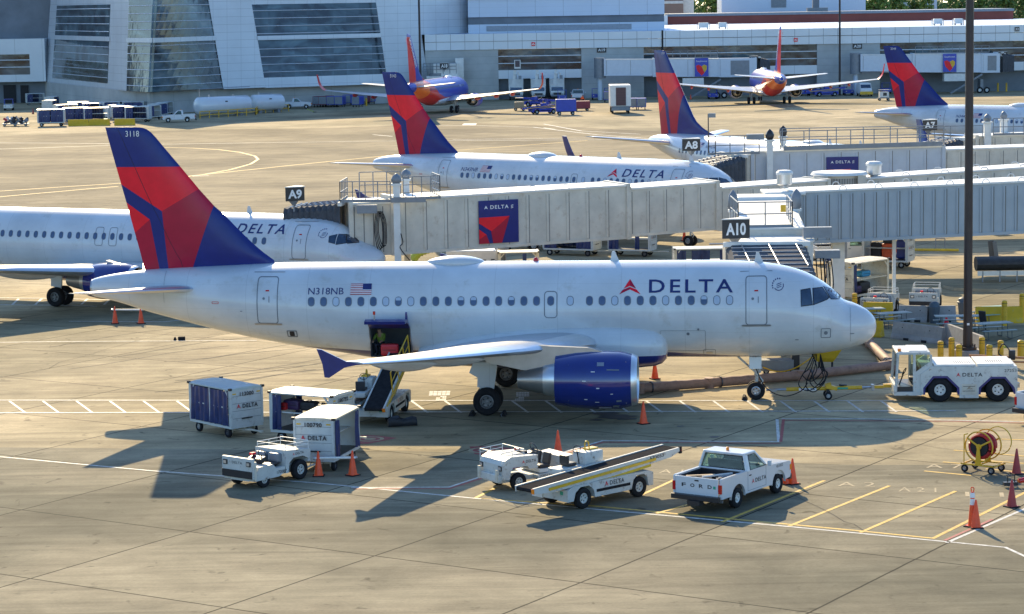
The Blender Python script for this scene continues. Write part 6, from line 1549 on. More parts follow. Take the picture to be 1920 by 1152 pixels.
# belt loader
def belt_loader(name, lab, zf, zr, body=gsewhite, belt=beltm, group=None, cat='belt loader', rail=False, number='570053', xf=3.5, xr=-3.6, lettering=True, pump=yellow):
    """+x is the end that meets the aircraft when zf is high; belt runs full length"""
    t = thing(name, lab, cat, (0, 0, 0), 0, group); W = 1.75; w = W / 2
    mb = MB(); mb.mat(body)
    prof = [(2.05, .35), (2.05, .80), (1.85, .88), (1.1, .89), (-1.0, .86), (-1.75, .84), (-2.05, .74), (-2.05, .34), (-1.78, .34), (-1.68, .62), (-1.45, .78), (-1.05, .78), (-.84, .62), (-.76, .34), (.98, .34), (1.08, .66), (1.26, .80), (1.60, .80), (1.76, .66), (1.82, .35)]
    mb.prism(prof, 'y', -w, -w + .5); mb.prism(prof, 'y', w - .5, w); mb.bb(-2.0, 2.0, -w + .5, w - .5, .35, .62)
    mb.mat(rubber); mb.bb(-.7, .92, -w - .006, -w + .1, .50, .60); mb.bb(-.7, .92, w - .1, w + .006, .50, .60); mb.mat(black); mb.bb(-1.85, 1.9, w - .49, w - .05, .89, .90)
    o = mb.build('chassis', None, t)
    mb = MB(); mb.mat(body); mb.bb(-.1, .75, w - .62, w + .0, 1.0, 1.62, .03); mb.bb(-1.3, -.15, w - .6, w, 1.0, 1.2, .03); mb.mat(yellow); mb.spline([(.2, w - .3, 1.62), (.2, w - .3, 1.9), (.35, w - .3, 1.9), (.4, w - .3, 1.62)], .025, 6); mb.mat(pump); mb.box((.55, w - .2, 1.64), (.45, .3, .06)); mb.build('engine_cover', None, t)
    mb = MB(); mb.mat(black); mb.box((-.6, w - .3, 1.27), (.4, .42, .12), None, .04); mb.box((-.8, w - .3, 1.45), (.1, .4, .3), None, .03); mb.build('seat', None, t)
    mb = MB(); mb.mat(black); mb.spline([(-.2 + .06 * math.cos(a), w - .3 + .17 * math.sin(a), 1.72 + .12 * math.cos(a)) for a in [k * PI / 4 for k in range(8)]], .014, 6, 3, True); mb.cyl((-.1, w - .3, 1.2), (-.2, w - .3, 1.7), .02, n=6); mb.build('steering_wheel', None, t)
    # boom
    L_ = math.hypot(xf - xr, zf - zr); an = math.atan2(zf - zr, xf - xr); M = Matrix.Translation(((xf + xr) / 2, -.36, (zf + zr) / 2)) @ Matrix.Rotation(-an, 4, 'Y')
    mb = MB(); mb.M = M; mb.mat(body)
    for s in (-1, 1):
        mb.prism([(-L_ / 2, -.10), (-L_ / 2, .10), (L_ / 2, .10), (L_ / 2, -.02), (L_ / 2 - .5, -.16), (0, -.24), (-L_ / 2 + 1, -.2)], 'y', s * .42 - .03, s * .42 + .03)
    mb.mat(yellow); mb.box((-.3, -.475, -.06), (L_ * .72, .05, .09)); mb.mat(dyellow); mb.box((L_ * .08, -.40, -.27), (L_ * .42, .06, .10), (0, -.02, 0)); mb.mat(amber); mb.box((-L_ / 2 - .01, -.42, 0), (.03, .12, .16)); mb.mat(redlens); mb.box((L_ / 2 + .01, -.42, 0), (.03, .1, .1)); mb.mat(rubber); mb.box((L_ / 2, -.42, .0), (.12, .1, .26), None, .03)
    b = mb.build('conveyor_boom', None, t)
    mb = MB(); mb.M = M; mb.mat(belt); mb.box((0, 0, .04), (L_ - .05, .78, .05)); mb.cyl((L_ / 2 - .06, -.39, .0), (L_ / 2 - .06, .39, .0), .065, n=12); mb.cyl((-L_ / 2 + .06, -.39, .0), (-L_ / 2 + .06, .39, .0), .065, n=12); mb.build('belt', None, b)
    if rail:
        mb = MB(); mb.M = M; mb.mat(yellow); y = -.50
        xs_ = [-L_ * .22, L_ * .02, L_ * .26, L_ * .46]
        mb.tube([(xs_[0], y, .1), (xs_[0], y, 1.0), (xs_[-1], y, 1.0), (xs_[-1], y, .1)], .028, 6); mb.tube([(xs_[0], y, .55), (xs_[-1], y, .55)], .02, 6)
        for x in xs_[1:-1]: mb.tube([(x, y, .1), (x, y, 1.0)], .024, 6)
        mb.build('hand_rail', None, b)
    mb = MB(); mb.mat(gsewhite)
    zz = lambda x: lerp(zr, zf, (x - xr) / (xf - xr))
    for s in (-.6, .16): mb.cyl((-.2, s, .6), (1.4, s, zz(1.4) - .2), .05, n=8); mb.cyl((-1.3, s, .6), (-1.3, s, max(.7, zz(-1.3) - .1)), .05, n=8)
    if zf > 2: mb.cyl((.4, -.22, .7), (2.0, -.22, zz(2.0) - .2), .08, n=10); mb.box((1.0, -.22, zz(1.0) - .35), (.2, .8, .15))
    mb.build('lift_arm', None, t)
    for s in (-1, 1): wheel(t, (1.42, s * (w - .14), .36), .36, .24, 'wheel', hub=gsewhite, n=22); wheel(t, (-1.25, s * (w - .14), .36), .36, .24, 'wheel', hub=gsewhite, n=22)
    if lettering:
        sign_text(o, 'DELTA', (.15, -w - .008, .73), (1, 0, 0), (0, 0, 1), .95, .15, lettk, emblem=True, bold=.02)
        mb = MB(); mb.M = M; mb.mat(lettk); decal(mb, text_fit(number, .7, .12, bold=.02), (L_ * .33, -.455, .0), (1, 0, 0), (0, 0, 1)); mb.build('number', None, b, fix=False)
    mb = MB(); mb.mat(pm('sticker_green', (.03, .35, .22), .5)); mb.box((-2.055, -w + .3, .62), (.012, .14, .12)); mb.mat(redlens); mb.box((-2.055, -w + .3, .76), (.012, .2, .06)); mb.box((-2.055, w - .3, .76), (.012, .2, .06)); mb.build('tail_light', None, t)
    return t
bl = belt_loader('belt_loader', 'white belt loader parked in front with its belt low and yellow side rail', 1.36, .92, group='white belt loaders', xr=-3.55, xf=3.5)
place2(bl, (1090.5, 954), (1197, 931.5), (-1.25, -.735), (1.42, -.735))
bl2 = belt_loader('belt_loader', 'white belt loader working under the open baggage door of jet N318NB', 2.30, .68, group='white belt loaders', rail=True, xr=-2.35, xf=2.25)
place2(bl2, (732, 791), (757, 773), (-1.25, -.735), (1.42, -.735))
# white pickup truck
def pickup(name, lab, group=None, body=white, delta=True, cat='pickup truck', tail='FORD', bed=True):
    t = thing(name, lab, cat, (0, 0, 0), 0, group); W = 1.96; w = W / 2
    fa, ra = 1.72, -1.25   # axles
    def arch(x, r, z0, n=9): return [(x - r * math.cos(PI * i / n), .37 + r * math.sin(PI * i / n) * 1.0) for i in range(n + 1)]
    low = [(-2.45, .50), (ra - .50, .50)] + arch(ra, .50, .5) + [(ra + .50, .42), (fa - .50, .42)] + arch(fa, .50, .5) + [(fa + .50, .45), (2.55, .48)]
    side = low + [(2.62, .62), (2.62, 1.02), (2.55, 1.08), (1.0, 1.17), (.55, 1.20), (-.62, 1.20), (-2.45, 1.20)]
    mb = MB(); mb.mat(body)
    mb.prism(side, 'y', -w, -w + .09); mb.prism(side, 'y', w - .09, w)
    mb.prism([(2.62, .62), (2.62, 1.02), (2.52, 1.085), (1.0, 1.19), (.72, 1.22), (.72, .9), (2.3, .6)], 'y', -w + .09, w - .09)
    mb.bb(-2.45, 2.3, -w + .3, w - .3, .42, .60)
    mb.mat(black); mb.bb(-2.4, -.66, -w + .09, w - .09, .62, .66); mb.bb(-2.36, -.7, -w + .09, -w + .11, .66, 1.16); mb.bb(-2.36, -.7, w - .11, w - .09, .66, 1.16); mb.bb(-.70, -.66, -w + .1, w - .1, .66, 1.17)
    mb.mat(body); mb.bb(-2.4, -.66, -w - .0, -w + .10, 1.2, 1.225); mb.bb(-2.4, -.66, w - .10, w, 1.2, 1.225)
    o = mb.build('body', None, t)
    # cab
    mb = MB(); mb.mat(body)
    def ring(z, x0, x1, ww): return [(x0, -ww, z), (x1, -ww, z), (x1, ww, z), (x0, ww, z)]
    zb, zt = 1.20, 1.76; bx0, bx1, tx0, tx1, wb_, wt = -.64, .78, -.56, .18, w - .01, w - .17
    P4 = ring(zb, bx0, bx1, wb_); Q4 = ring(zt, tx0, tx1, wt)
    def bar4(a, b, r=.045): mb.cyl(a, b, r, n=6)
    for a, b in zip(P4, Q4): bar4(a, b, .05)
    mb.bb(tx0 - .05, tx1 + .05, -wt - .03, wt + .03, zt - .03, zt + .07, .045)
    mb.bb(bx0 - .02, bx1 + .06, -wb_, wb_, 1.12, 1.215, .02)
    mb.cyl((-.64, -w + .06, 1.2), (-.64, w - .06, 1.2), .04, n=6)
    # b-pillars: wide rear quarter
    for s in (-1, 1): mb.add([(bx0 - .02, s * wb_, zb), (bx0 + .24, s * wb_, zb), (tx0 + .24, s * wt, zt), (tx0 - .02, s * wt, zt), (bx0 - .02, s * (wb_ - .05), zb), (bx0 + .24, s * (wb_ - .05), zb), (tx0 + .24, s * (wt - .05), zt), (tx0 - .02, s * (wt - .05), zt)], [(0, 1, 2, 3), (4, 7, 6, 5), (0, 4, 5, 1), (1, 5, 6, 2), (2, 6, 7, 3), (3, 7, 4, 0)])
    c = mb.build('cab', None, t)
    def pane(pts, nm):
        mb = MB(); mb.mat(truckglass); mb.poly(pts); mb.build(nm, None, c, fix=False)
    pane([(P4[0][0], -wb_ + .1, zb + .03), (P4[0][0], wb_ - .1, zb + .03), (Q4[0][0], wt - .08, zt - .05), (Q4[0][0], -wt + .08, zt - .05)], 'rear_window')
    pane([(P4[1][0], -wb_ + .06, zb + .03), (P4[1][0], wb_ - .06, zb + .03), (Q4[1][0], wt - .05, zt - .04), (Q4[1][0], -wt + .05, zt - .04)], 'windshield')
    for s in (-1, 1): pane([(bx0 + .26, s * (wb_ - .012), zb + .02), (bx1 - .06, s * (wb_ - .012), zb + .02), (tx1 - .02, s * (wt + .006), zt - .04), (tx0 + .26, s * (wt + .006), zt - .04)], 'side_window')
    mb = MB(); mb.mat(black); mb.tube([(bx0 - .012, -wb_ + .1, zb + .05), (bx0 - .012, wb_ - .1, zb + .05), (tx0 - .02, wt - .08, zt - .05), (tx0 - .02, -wt + .08, zt - .05), (bx0 - .012, -wb_ + .1, zb + .05)], .014, 5)
    for s in (-1, 1): mb.tube([(bx0 + .26, s * (wb_ + .0), zb + .02), (bx1 - .06, s * wb_, zb + .02), (tx1 - .02, s * (wt + .015), zt - .04), (tx0 + .26, s * (wt + .015), zt - .04), (bx0 + .26, s * wb_, zb + .02)], .012, 5)
    mb.build('window_seal', None, c)
    mb = MB(); mb.mat(bagk); mb.box((-.25, 0, 1.1), (.35, 1.4, .16), None, .05); mb.box((-.45, 0, 1.32), (.12, 1.4, .44), (0, -.15, 0), .05); mb.box((.6, 0, 1.18), (.25, 1.5, .16), None, .04); mb.spline([(.38 + .05 * math.cos(a), .4 + .18 * math.sin(a), 1.33 + .15 * math.cos(a)) for a in [k * PI / 4 for k in range(8)]], .014, 6, 3, True); mb.build('bench_seat', None, c)
    mb = MB(); mb.mat(body); mb.bb(-2.50, -2.44, -w + .12, w - .12, .58, 1.21, .015); g = mb.build('tailgate', None, t)
    if tail: 
        mb = MB(); mb.mat(lettk)
        for k, ch in enumerate(tail): decal(mb, text_fit(ch, .17, .13, bold=.03), (-2.504, -(-.52 + .35 * k), .92), (0, -1, 0), (0, 0, 1))
        mb.mat(MATS['sticker_green']); mb.box((-2.503, -.72, .91), (.006, .1, .1)); mb.mat(black); mb.box((-2.503, 0, 1.1), (.008, .16, .05)); mb.build('lettering', None, g, fix=False)
    for s in (-1, 1):
        mb = MB(); mb.mat(redlens); mb.bb(-2.50, -2.42, s * (w - .11), s * (w + .004), .70, 1.02); mb.build('tail_light', None, t)
        mb = MB(); mb.mat(black); mb.box((2.63, s * (w - .28), .88), (.02, .36, .2)); mb.mat(smetal); mb.box((2.64, s * (w - .28), .88), (.02, .26, .15)); mb.mat(amber); mb.box((2.60, s * (w - .0), .84), (.14, .02, .2)); mb.build('headlight', None, t)
        mb = MB(); mb.mat(black); mb.cyl((.62, s * w, 1.24), (.66, s * (w + .16), 1.27), .012, n=5); mb.mat(body); mb.box((.64, s * (w + .2), 1.32), (.07, .16, .2), None, .03); mb.build('mirror', None, t)
        mb = MB(); mb.mat(seam); x0 = -.58
        for q in ([(x0, .5), (x0, 1.18)], [(.74, .5), (.74, 1.18)], [(x0, .5), (.74, .5)]): mb.tube([(q[0][0], s * (w + .001), q[0][1]), (q[1][0], s * (w + .001), q[1][1])], .007, 4)
        mb.mat(black); mb.box((-.42, s * (w + .01), 1.04), (.14, .02, .035)); d_ = mb.build('door', None, t)
        if delta: 
            sign_text(d_, 'DELTA', (.22, s * (w + .008), .80), (-s, 0, 0), (0, 0, 1), 1.05, .15, lettk, emblem=True, bold=.02); sign_text(d_, '451032', (1.75, s * (w + .008), 1.03), (-s, 0, 0), (0, 0, 1), .5, .10, lettk, name='number', spacing=1.0)
    mb = MB(); mb.mat(black); mb.bb(-2.68, -2.48, -w + .03, w - .03, .42, .60, .02); mb.box((-2.6, 0, .34), (.3, .5, .16)); mb.cyl((-2.7, 0, .25), (-2.7, 0, .4), .04, n=8); mb.build('bumper', None, t); mb = MB(); mb.mat(black); mb.bb(2.55, 2.74, -w + .02, w - .02, .38, .58, .03); mb.build('bumper', None, t)
    mb = MB(); mb.mat(black); mb.bb(2.615, 2.64, -.45, .45, .74, 1.0); mb.build('grille', None, t)
    mb = MB(); mb.mat(amber); mb.revolve([(zt + .07, .06), (zt + .17, .055), (zt + .19, .03), (zt + .192, .001)], (-.3, 0, 0), 'z', 12); mb.build('beacon', None, t)
    mb = MB(); mb.mat(gray); mb.cyl((-1.9, -.7, .3), (-1.9, .7, .3), .05, n=6); mb.cyl((fa, -.7, .35), (fa, .7, .35), .05, n=6); mb.cyl((ra, -.8, .35), (ra, .8, .35), .07, n=8); mb.build('axle', None, t)
    for x in (fa, ra):
        for s in (-1, 1): wheel(t, (x, s * (w - .13), .365), .365, .24, 'wheel', hub=roofw, n=24)
    return t
def glass_clear(name, tint):
    m = bpy.data.materials.new(name); m.use_nodes = True; nt = m.node_tree; nt.nodes.clear(); o = nt.nodes.new('ShaderNodeOutputMaterial'); mx = nt.nodes.new('ShaderNodeMixShader'); tr = nt.nodes.new('ShaderNodeBsdfTransparent'); gl = nt.nodes.new('ShaderNodeBsdfGlossy'); gl.inputs['Roughness'].default_value = .03; tr.inputs[0].default_value = (*tint, 1); fr = nt.nodes.new('ShaderNodeFresnel'); fr.inputs[0].default_value = 1.5
    n = nt.nodes.new('ShaderNodeTexNoise'); n.inputs['Scale'].default_value = 3; ad = nt.nodes.new('ShaderNodeMath'); ad.operation = 'MULTIPLY_ADD'; ad.inputs[1].default_value = .06; nt.links.new(n.outputs[0], ad.inputs[0]); nt.links.new(fr.outputs[0], ad.inputs[2])
    nt.links.new(ad.outputs[0], mx.inputs[0]); nt.links.new(tr.outputs[0], mx.inputs[1]); nt.links.new(gl.outputs[0], mx.inputs[2]); nt.links.new(mx.outputs[0], o.inputs[0]); return m
truckglass = glass_clear('truck_glass', (.45, .62, .52))
pk = pickup('pickup_truck', 'white pickup with FORD tailgate and amber roof beacon, parked front right'); pk.scale = (.95,) * 3; place2(pk, (1383, 953.5), (1462, 925), (-1.25, -.97), (1.72, -.97))
def bed_item(nm, lab, cat, p, size, m, rz=0, cyl=False):
    q = on(pk, p); t = thing(nm, lab, cat, q, pk.rotation_euler[2] + rz); mb = MB(); mb.mat(m)
    if cyl: 
        for k in range(4): mb.cyl((k * .16, 0, 0), (k * .16, 0, size[2]), .065, n=10)
    else: mb.box((0, 0, size[2] / 2), size, None, .01)
    mb.build('body', None, t)
pln = pm('plank_wood', (.42, .30, .19), .7, var=.2, scale=4)
bed_item('plank', 'wooden plank lying flat nearest the tailgate in the pickup bed', 'plank', (-1.9, .3, 1.01), (.14, .95, .07), pln, .9); bed_item('plank', 'wooden plank propped across the first plank in the pickup bed', 'plank', (-1.7, .3, 1.085), (.13, 1.0, .06), pln, .75); bed_item('pipe', 'long pale pipe lying across the pickup bed towards the cab', 'pipe', (-1.3, -.15, 1.08), (1.2, .06, .06), roofw, -.5); bed_item('gas_bottle_rack', 'row of small grey cylinders standing in the pickup bed', 'cylinders', (-1.8, -.45, .67), (.1, .1, .42), gmetal, 0, True); bed_item('crate', 'dark plastic crate in the pickup bed beside the grey cylinders', 'crate', (-1.15, -.45, .67), (.5, .4, .40), gray, 0); bed_item('crate', 'low dark crate under the planks in the pickup bed', 'crate', (-1.85, .3, .67), (.5, .8, .335), gray, 0)
# aircraft pushback tractor
t = pb = thing('pushback_tractor', 'big white four-wheel pushback tractor with cab at left end, below the mast', 'pushback tractor')
W = 2.3; w = W / 2; mb = MB(); mb.mat(gsewhite)
def octo(x, r): return [(x - r, .33), (x - r, .62), (x - r * .55, 1.12), (x + r * .55, 1.12), (x + r, .62), (x + r, .33)]
side = [(-2.6, .45), (-2.55, .33)] + octo(-1.65, .80)[0:0]
prof = [(2.52, .5), (2.52, 1.40), (2.4, 1.50), (-1.1, 1.50), (-1.22, 1.36), (-1.5, 1.15), (-1.5, .33), (-1.42, .33)] 
prof = [(-1.5, .33), (-1.5, 1.20), (-1.2, 1.40), (-1.05, 1.52), (2.42, 1.52), (2.52, 1.44), (2.52, .36), (2.46, .36), (2.40, .62), (2.02, 1.08), (1.42, 1.08), (.92, .62), (.92, .18), (.12, .18), (.12, .62), (-.38, 1.12), (-.98, 1.12), (-1.38, .62), (-1.38, .33)]
mb.prism(prof, 'y', -w, -w + .05); mb.prism(prof, 'y', w - .05, w); mb.bb(-1.45, 2.5, -w + .05, w - .05, 1.12, 1.51)
mb.mat(dark); mb.bb(-1.4, 2.45, -w + .40, w - .40, .35, 1.12)
mb.mat(navy); mb.bb(.92, 2.45, -w + .06, w - .06, 1.075, 1.118); mb.prism([(-1.38, .62), (-.98, 1.12), (-.38, 1.12), (.12, .62), (.12, .33), (.04, .33), (.02, .6), (-.42, 1.03), (-.94, 1.03), (-1.3, .6), (-1.3, .33), (-1.38, .33)], 'y', -w - .006, -w + .4); mb.prism([(.92, .62), (1.42, 1.08), (2.02, 1.08), (2.40, .62), (2.46, .36), (2.38, .34), (2.3, .6), (1.98, 1.0), (1.46, 1.0), (1.02, .6), (1.0, .33), (.92, .33)], 'y', -w - .006, -w + .4)
body = mb.build('body', None, t)
mb = MB(); mb.mat(roofw); mb.bb(-.95, .8, -w + .05, w - .05, 1.52, 1.60, .02); mb.bb(.85, 2.35, -w + .05, w - .05, 1.52, 1.62, .02); mb.mat(black)
for k in range(8): mb.box((-.05 + k * .09, -.6, 1.602), (.04, .14, .012)); mb.box((-.05 + k * .09, -.2, 1.602), (.04, .14, .012)); mb.box((1.3 + k * .09, -.3, 1.622), (.03, .5, .012))
mb.build('deck_hatch', None, t)
mb = MB(); mb.mat(gsewhite); x0, x1 = -2.5, -1.28
for x, xt in ((-2.52, -2.42), (-1.75, -1.75)):
    for s in (-1, 1): mb.cyl((x, s * (w - .06), .45), (xt, s * (w - .15), 2.05), .06, n=6)
mb.bb(-2.50, -1.08, -w + .12, w - .10, 2.0, 2.12, .04); mb.mat(roofw); mb.bb(-1.95, -1.2, -w + .3, w - .3, 2.12, 2.16); mb.mat(gsewhite); mb.bb(-2.60, -1.45, -w, w, .30, .45); mb.bb(-2.62, -2.50, -w, w, .40, .75)
for s in (-1, 1): mb.prism([(-1.80, .45), (-1.80, 2.02), (-1.70, 2.02), (-1.68, 1.3), (-1.1, 1.72), (-1.12, 2.02), (-1.02, 2.02), (-1.0, 1.5), (-1.5, 1.18), (-1.5, .45)], 'y', s * (w - .06) - .02, s * (w - .06) + .02)
mb.mat(black); mb.bb(-2.45, -1.8, -w + .1, w - .1, .45, .66); cabo = mb.build('cab', None, t)
for s in (-1, 1): mb = MB(); mb.mat(truckglass); mb.poly([(-1.68, s * (w - .07), 1.30), (-1.1, s * (w - .07), 1.72), (-1.12, s * (w - .07), 1.99), (-1.68, s * (w - .07), 1.99)]); mb.build('side_window', None, cabo, fix=False)
mb = MB(); mb.mat(truckglass); mb.poly([(-2.49, -w + .15, .9), (-2.49, w - .15, .9), (-2.43, w - .2, 1.98), (-2.43, -w + .2, 1.98)]); mb.build('windshield', None, cabo, fix=False)
mb = MB(); mb.mat(rubber); mb.spline([(-2.12 + .08 * math.cos(a), -.5 + .2 * math.sin(a), 1.22 + .14 * math.cos(a)) for a in [k * PI / 4 for k in range(8)]], .02, 6, 3, True); mb.cyl((-2.35, -.5, .6), (-2.13, -.5, 1.2), .03, n=6); mb.build('steering_wheel', None, cabo); mb = MB(); mb.mat(amber); mb.cyl((-2.35, -.8, 2.12), (-2.35, -.8, 2.24), .07, n=10); mb.build('beacon', None, cabo); mb = MB(); mb.mat(bagk); mb.box((-1.72, -.5, .95), (.4, .5, .12), None, .04); mb.box((-1.58, -.5, 1.2), (.1, .5, .5), None, .04); mb.build('seat', None, cabo)
for x in (-.68, 1.72):
    for s in (-1, 1): wheel(t, (x - .0, s * (w - .20), .52), .52, .40, 'wheel', hub=roofw, n=30, hr=.46)
sign_text(body, 'DELTA', (.52, -w - .008, 1.17), (1, 0, 0), (0, 0, 1), 1.1, .155, lettk, emblem=True, bold=.02); sign_text(body, '27253', (2.22, -w - .008, 1.34), (1, 0, 0), (0, 0, 1), .5, .12, lettk, name='number', spacing=1.0)
mb = MB(); mb.mat(rustwhite); mb.box((.52, -w - .008, .55), (.62, .012, .45)); mb.mat(black); mb.box((.52, -w - .016, .68), (.5, .006, .02)); mb.box((.52, -w - .016, .48), (.5, .006, .02)); mb.build('side_locker', None, t)
mb = MB(); mb.mat(yellow); mb.box((-2.78, 0, .55), (.35, .3, .14)); mb.mat(rustwhite); mb.box((2.62, 0, .55), (.25, .3, .2)); mb.build('hitch', None, t)
place2(pb, (1763.5, 753.5), (1868.5, 753.0), (-.68, -.95), (1.72, -.95))
# tow bar
hd = pb.rotation_euler[2]; A_ = G(1447, 741); B_ = on(pb, (-2.9, 0, 0)); A_ = Vector((main_plane.location.x - 5.0 * math.cos(-.1052) + .35, main_plane.location.y + 5.0 * .105 - .15, 0))
ln = (B_ - A_).length; t = thing('tow_bar', 'yellow aircraft tow bar on small wheels between the nose wheel and the pushback tractor', 'tow bar', A_, math.atan2(B_.y - A_.y, B_.x - A_.x))
mb = MB(); mb.mat(yellow); mb.cyl((.85, 0, .42), (ln - .95, 0, .48), .085, n=14); mb.box((2.75, 0, .50), (.5, .3, .16), (0, .25, 0)); mb.cyl((2.5, 0, .55), (2.75, 0, .62), .1, n=8); mb.mat(gmetal); mb.cyl((0, 0, .40), (.85, 0, .42), .05, n=8); mb.box((.3, 0, .4), (.25, .35, .1)); mb.cyl((ln - .95, 0, .48), (ln, 0, .5), .04, n=8); mb.box((ln - .5, 0, .48), (.12, .25, .25)); mb.mat(yellow); mb.box((ln - .25, 0, .5), (.4, .16, .12)); tb = mb.build('bar', None, t)
mb = MB(); mb.mat(lettw); mb.box((1.75, -.09, .43), (.75, .02, .12)); mb.mat(MATS['sticker_green']); mb.box((ln - 1.9, -.09, .46), (.7, .02, .08)); mb.build('label_plate', None, tb); sign_text(tb, 'DELTA', (1.75, -.103, .43), (1, 0, 0), (0, 0, 1), .62, .08, lett, emblem=True, bold=.02)
mb = MB(); mb.mat(black); mb.box((2.6, 0, .3), (.12, .5, .25)); mb.cyl((3.1, -.1, .6), (3.4, .1, .55), .05, n=8); mb.build('axle', None, t)
for s in (-1, 1): wheel(t, (2.6, s * .32, .17), .17, .11, 'wheel', hub=gmetal, n=16)
# cables hanging from the nose
t = thing('power_cable', 'black ground-power cables looping from the jet nose to the tow bar', 'cable', (0, 0, 0)); f = lambda x, y, z: on(main_plane, (-x, -y, z)); mb = MB(); mb.mat(rubber)
for k, (dx, lo) in enumerate(((0, .62), (.12, .45), (.22, .9), (.34, .5), (-.1, .75))): mb.spline([f(2.5 + .05 * k, .2, 1.95), f(2.6 + dx, .5, 1.4), f(2.8 + dx * 1.4, .8, lo + .25), f(2.5 + dx, .9, lo), f(2.1 + dx * .5, .7, lo + .45), f(2.2 + .04 * k, .4, 1.4), f(2.35, .2, 1.95)], .022, 6)
mb.build('cable', None, t)
t = thing('power_cable', 'thin black cable sagging from the nose to the ground left of the cable loops', 'cable', (0, 0, 0)); mb = MB(); mb.mat(rubber); mb.spline([f(5.2, .2, 1.9), f(5.0, .4, 1.2), f(4.6, .7, .55), f(3.9, .8, .25), f(3.2, .8, .45), f(2.9, .7, .8)], .022, 6); mb.build('cable', None, t)
# wheel chocks
def chock(p, rz, lab): t = thing('wheel_chock', lab, 'wheel chock', p, rz, 'black wheel chocks'); mb = MB(); mb.mat(rubber); mb.prism([(-.13, 0), (.13, 0), (.02, .16), (-.06, .16)], 'y', -.35, .35); mb.build('wedge', None, t); mb = MB(); mb.mat(gray); mb.spline([(0, .35, .12), (.05, .45, .1), (.0, .5, .02)], .012, 5, 3); mb.build('rope', None, t)
hh = -.1052
chock(f(16.75, 4.2, 0), hh, 'chock behind the near main wheels of jet N318NB'); chock(f(15.45, 4.2, 0), hh + PI, 'chock in front of the near main wheels of jet N318NB'); chock(f(5.55, .1, 0), hh, 'chock behind the nose wheels of jet N318NB'); chock(f(15.4, -3.8, 0), hh + PI, 'chock at the far main wheels of jet N318NB')
p = G(337, 638); t = thing('wheel_chock', 'black block pair left on the ground beneath the tail of N318NB', 'wheel chock', p, .02); mb = MB(); mb.mat(rubber); mb.box((.1, 0, .09), (.36, .2, .18), None, .03); mb.prism([(-.32, 0), (-.16, 0), (-.22, .16), (-.27, .16)], 'y', -.1, .1); mb.build('block', None, t)
# air hose
t = thing('air_duct', 'brown square-jointed conditioned-air hose snaking under the jet to beyond the nose', 'air hose'); mb = MB(); mb.mat(ductm)
pth = [(1080, 742), (1200, 738), (1330, 728), (1500, 714), (1672, 694), (1630, 652), (1600, 628)]; P_ = [G(*q) for q in pth]; sec_ = [(.21 * math.cos(2 * PI * i / 14), .235 + .21 * math.sin(2 * PI * i / 14)) for i in range(14)]
for a, b in zip(P_[:-1], P_[1:]):
    d = (b - a).normalized(); n_ = Vector((-d.y, d.x, 0)); L_ = (b - a).length; k = max(2, int(L_ / .35))
    mb.loft([[a + d * (L_ * i / k) + n_ * (y * (1 + .04 * math.sin(i * 2.1))) + Vector((0, 0, z * (.97 + .05 * (i % 2)))) for y, z in sec_] for i in range(k + 1)])
for q in P_[1:-1]: mb.cyl((q.x, q.y, .01), (q.x, q.y, .46), .22, n=14)
mb.build('hose', None, t); mb = MB(); mb.mat(dmetal)
for a, b in zip(P_[:-1], P_[1:]):
    d = (b - a).normalized(); mb.cyl(a + d * .5 + Vector((0, 0, .24)), a + d * .56 + Vector((0, 0, .24)), .25, n=14)
mb.build('clamp', None, t)
# hose reel cart
p0, p1 = (1816, 886), (1851, 890); t = hr = thing('hose_reel_cart', 'yellow wheeled reel cart wound with dark red hose, right side', 'hose reel'); mb = MB(); mb.mat(yellow)
mb.box((0, 0, .30), (1.35, .05, .05)); mb.box((0, .8, .30), (1.35, .05, .05)); mb.box((-.62, .4, .30), (.05, .85, .05)); mb.box((.62, .4, .30), (.05, .85, .05)); mb.box((0, .4, .30), (.05, .8, .05)); mb.prism([(-.12, .3), (.12, .3), (.04, .95), (-.04, .95)], 'y', .0, .04); mb.prism([(-.12, .3), (.12, .3), (.04, .95), (-.04, .95)], 'y', .76, .8); mb.tube([(-.55, 0, .3), (-.55, 0, 1.35), (-.4, 0, 1.4)], .022, 6); mb.build('frame', None, t)
mb = MB(); mb.mat(yellow)
for y in (.07, .73):
    mb.spline([(.54 * math.cos(a), y, .95 + .54 * math.sin(a)) for a in [k * PI / 6 for k in range(12)]], .028, 6, 3, True)
    for k in range(3): a = .5 + k * 2.094; mb.cyl((0, y, .95), (.54 * math.cos(a), y, .95 + .54 * math.sin(a)), .035, n=6)
    mb.cyl((0, y - .03, .95), (0, y + .03, .95), .1, n=12)
mb.build('reel', None, t)
mb = MB(); mb.mat(bagr)
for k in range(7):
    y = .14 + .085 * k; R_ = .40 + .03 * math.sin(k * 2); mb.spline([(R_ * math.cos(a), y + .02 * math.sin(a), .95 + R_ * math.sin(a)) for a in [j * PI / 5 for j in range(10)]], .05, 7, 3, True)
mb.mat(dark); mb.cyl((0, .08, .95), (0, .72, .95), .34, n=20); mb.build('hose', None, t)
mb = MB(); mb.mat(dyellow); mb.spline([(.38 + .5 * math.cos(a), .85, 1.1 + .5 * math.sin(a)) for a in [k * PI / 6 for k in range(12)]], .02, 6, 3, True); mb.build('hand_wheel', None, t)
for x in (-.52, .52):
    for y in (0, .8): wheel(t, (x, y, .14), .14, .06, 'wheel', hub=gmetal, n=14)
place2(hr, p0, p1, (-.52, 0), (.52, 0))
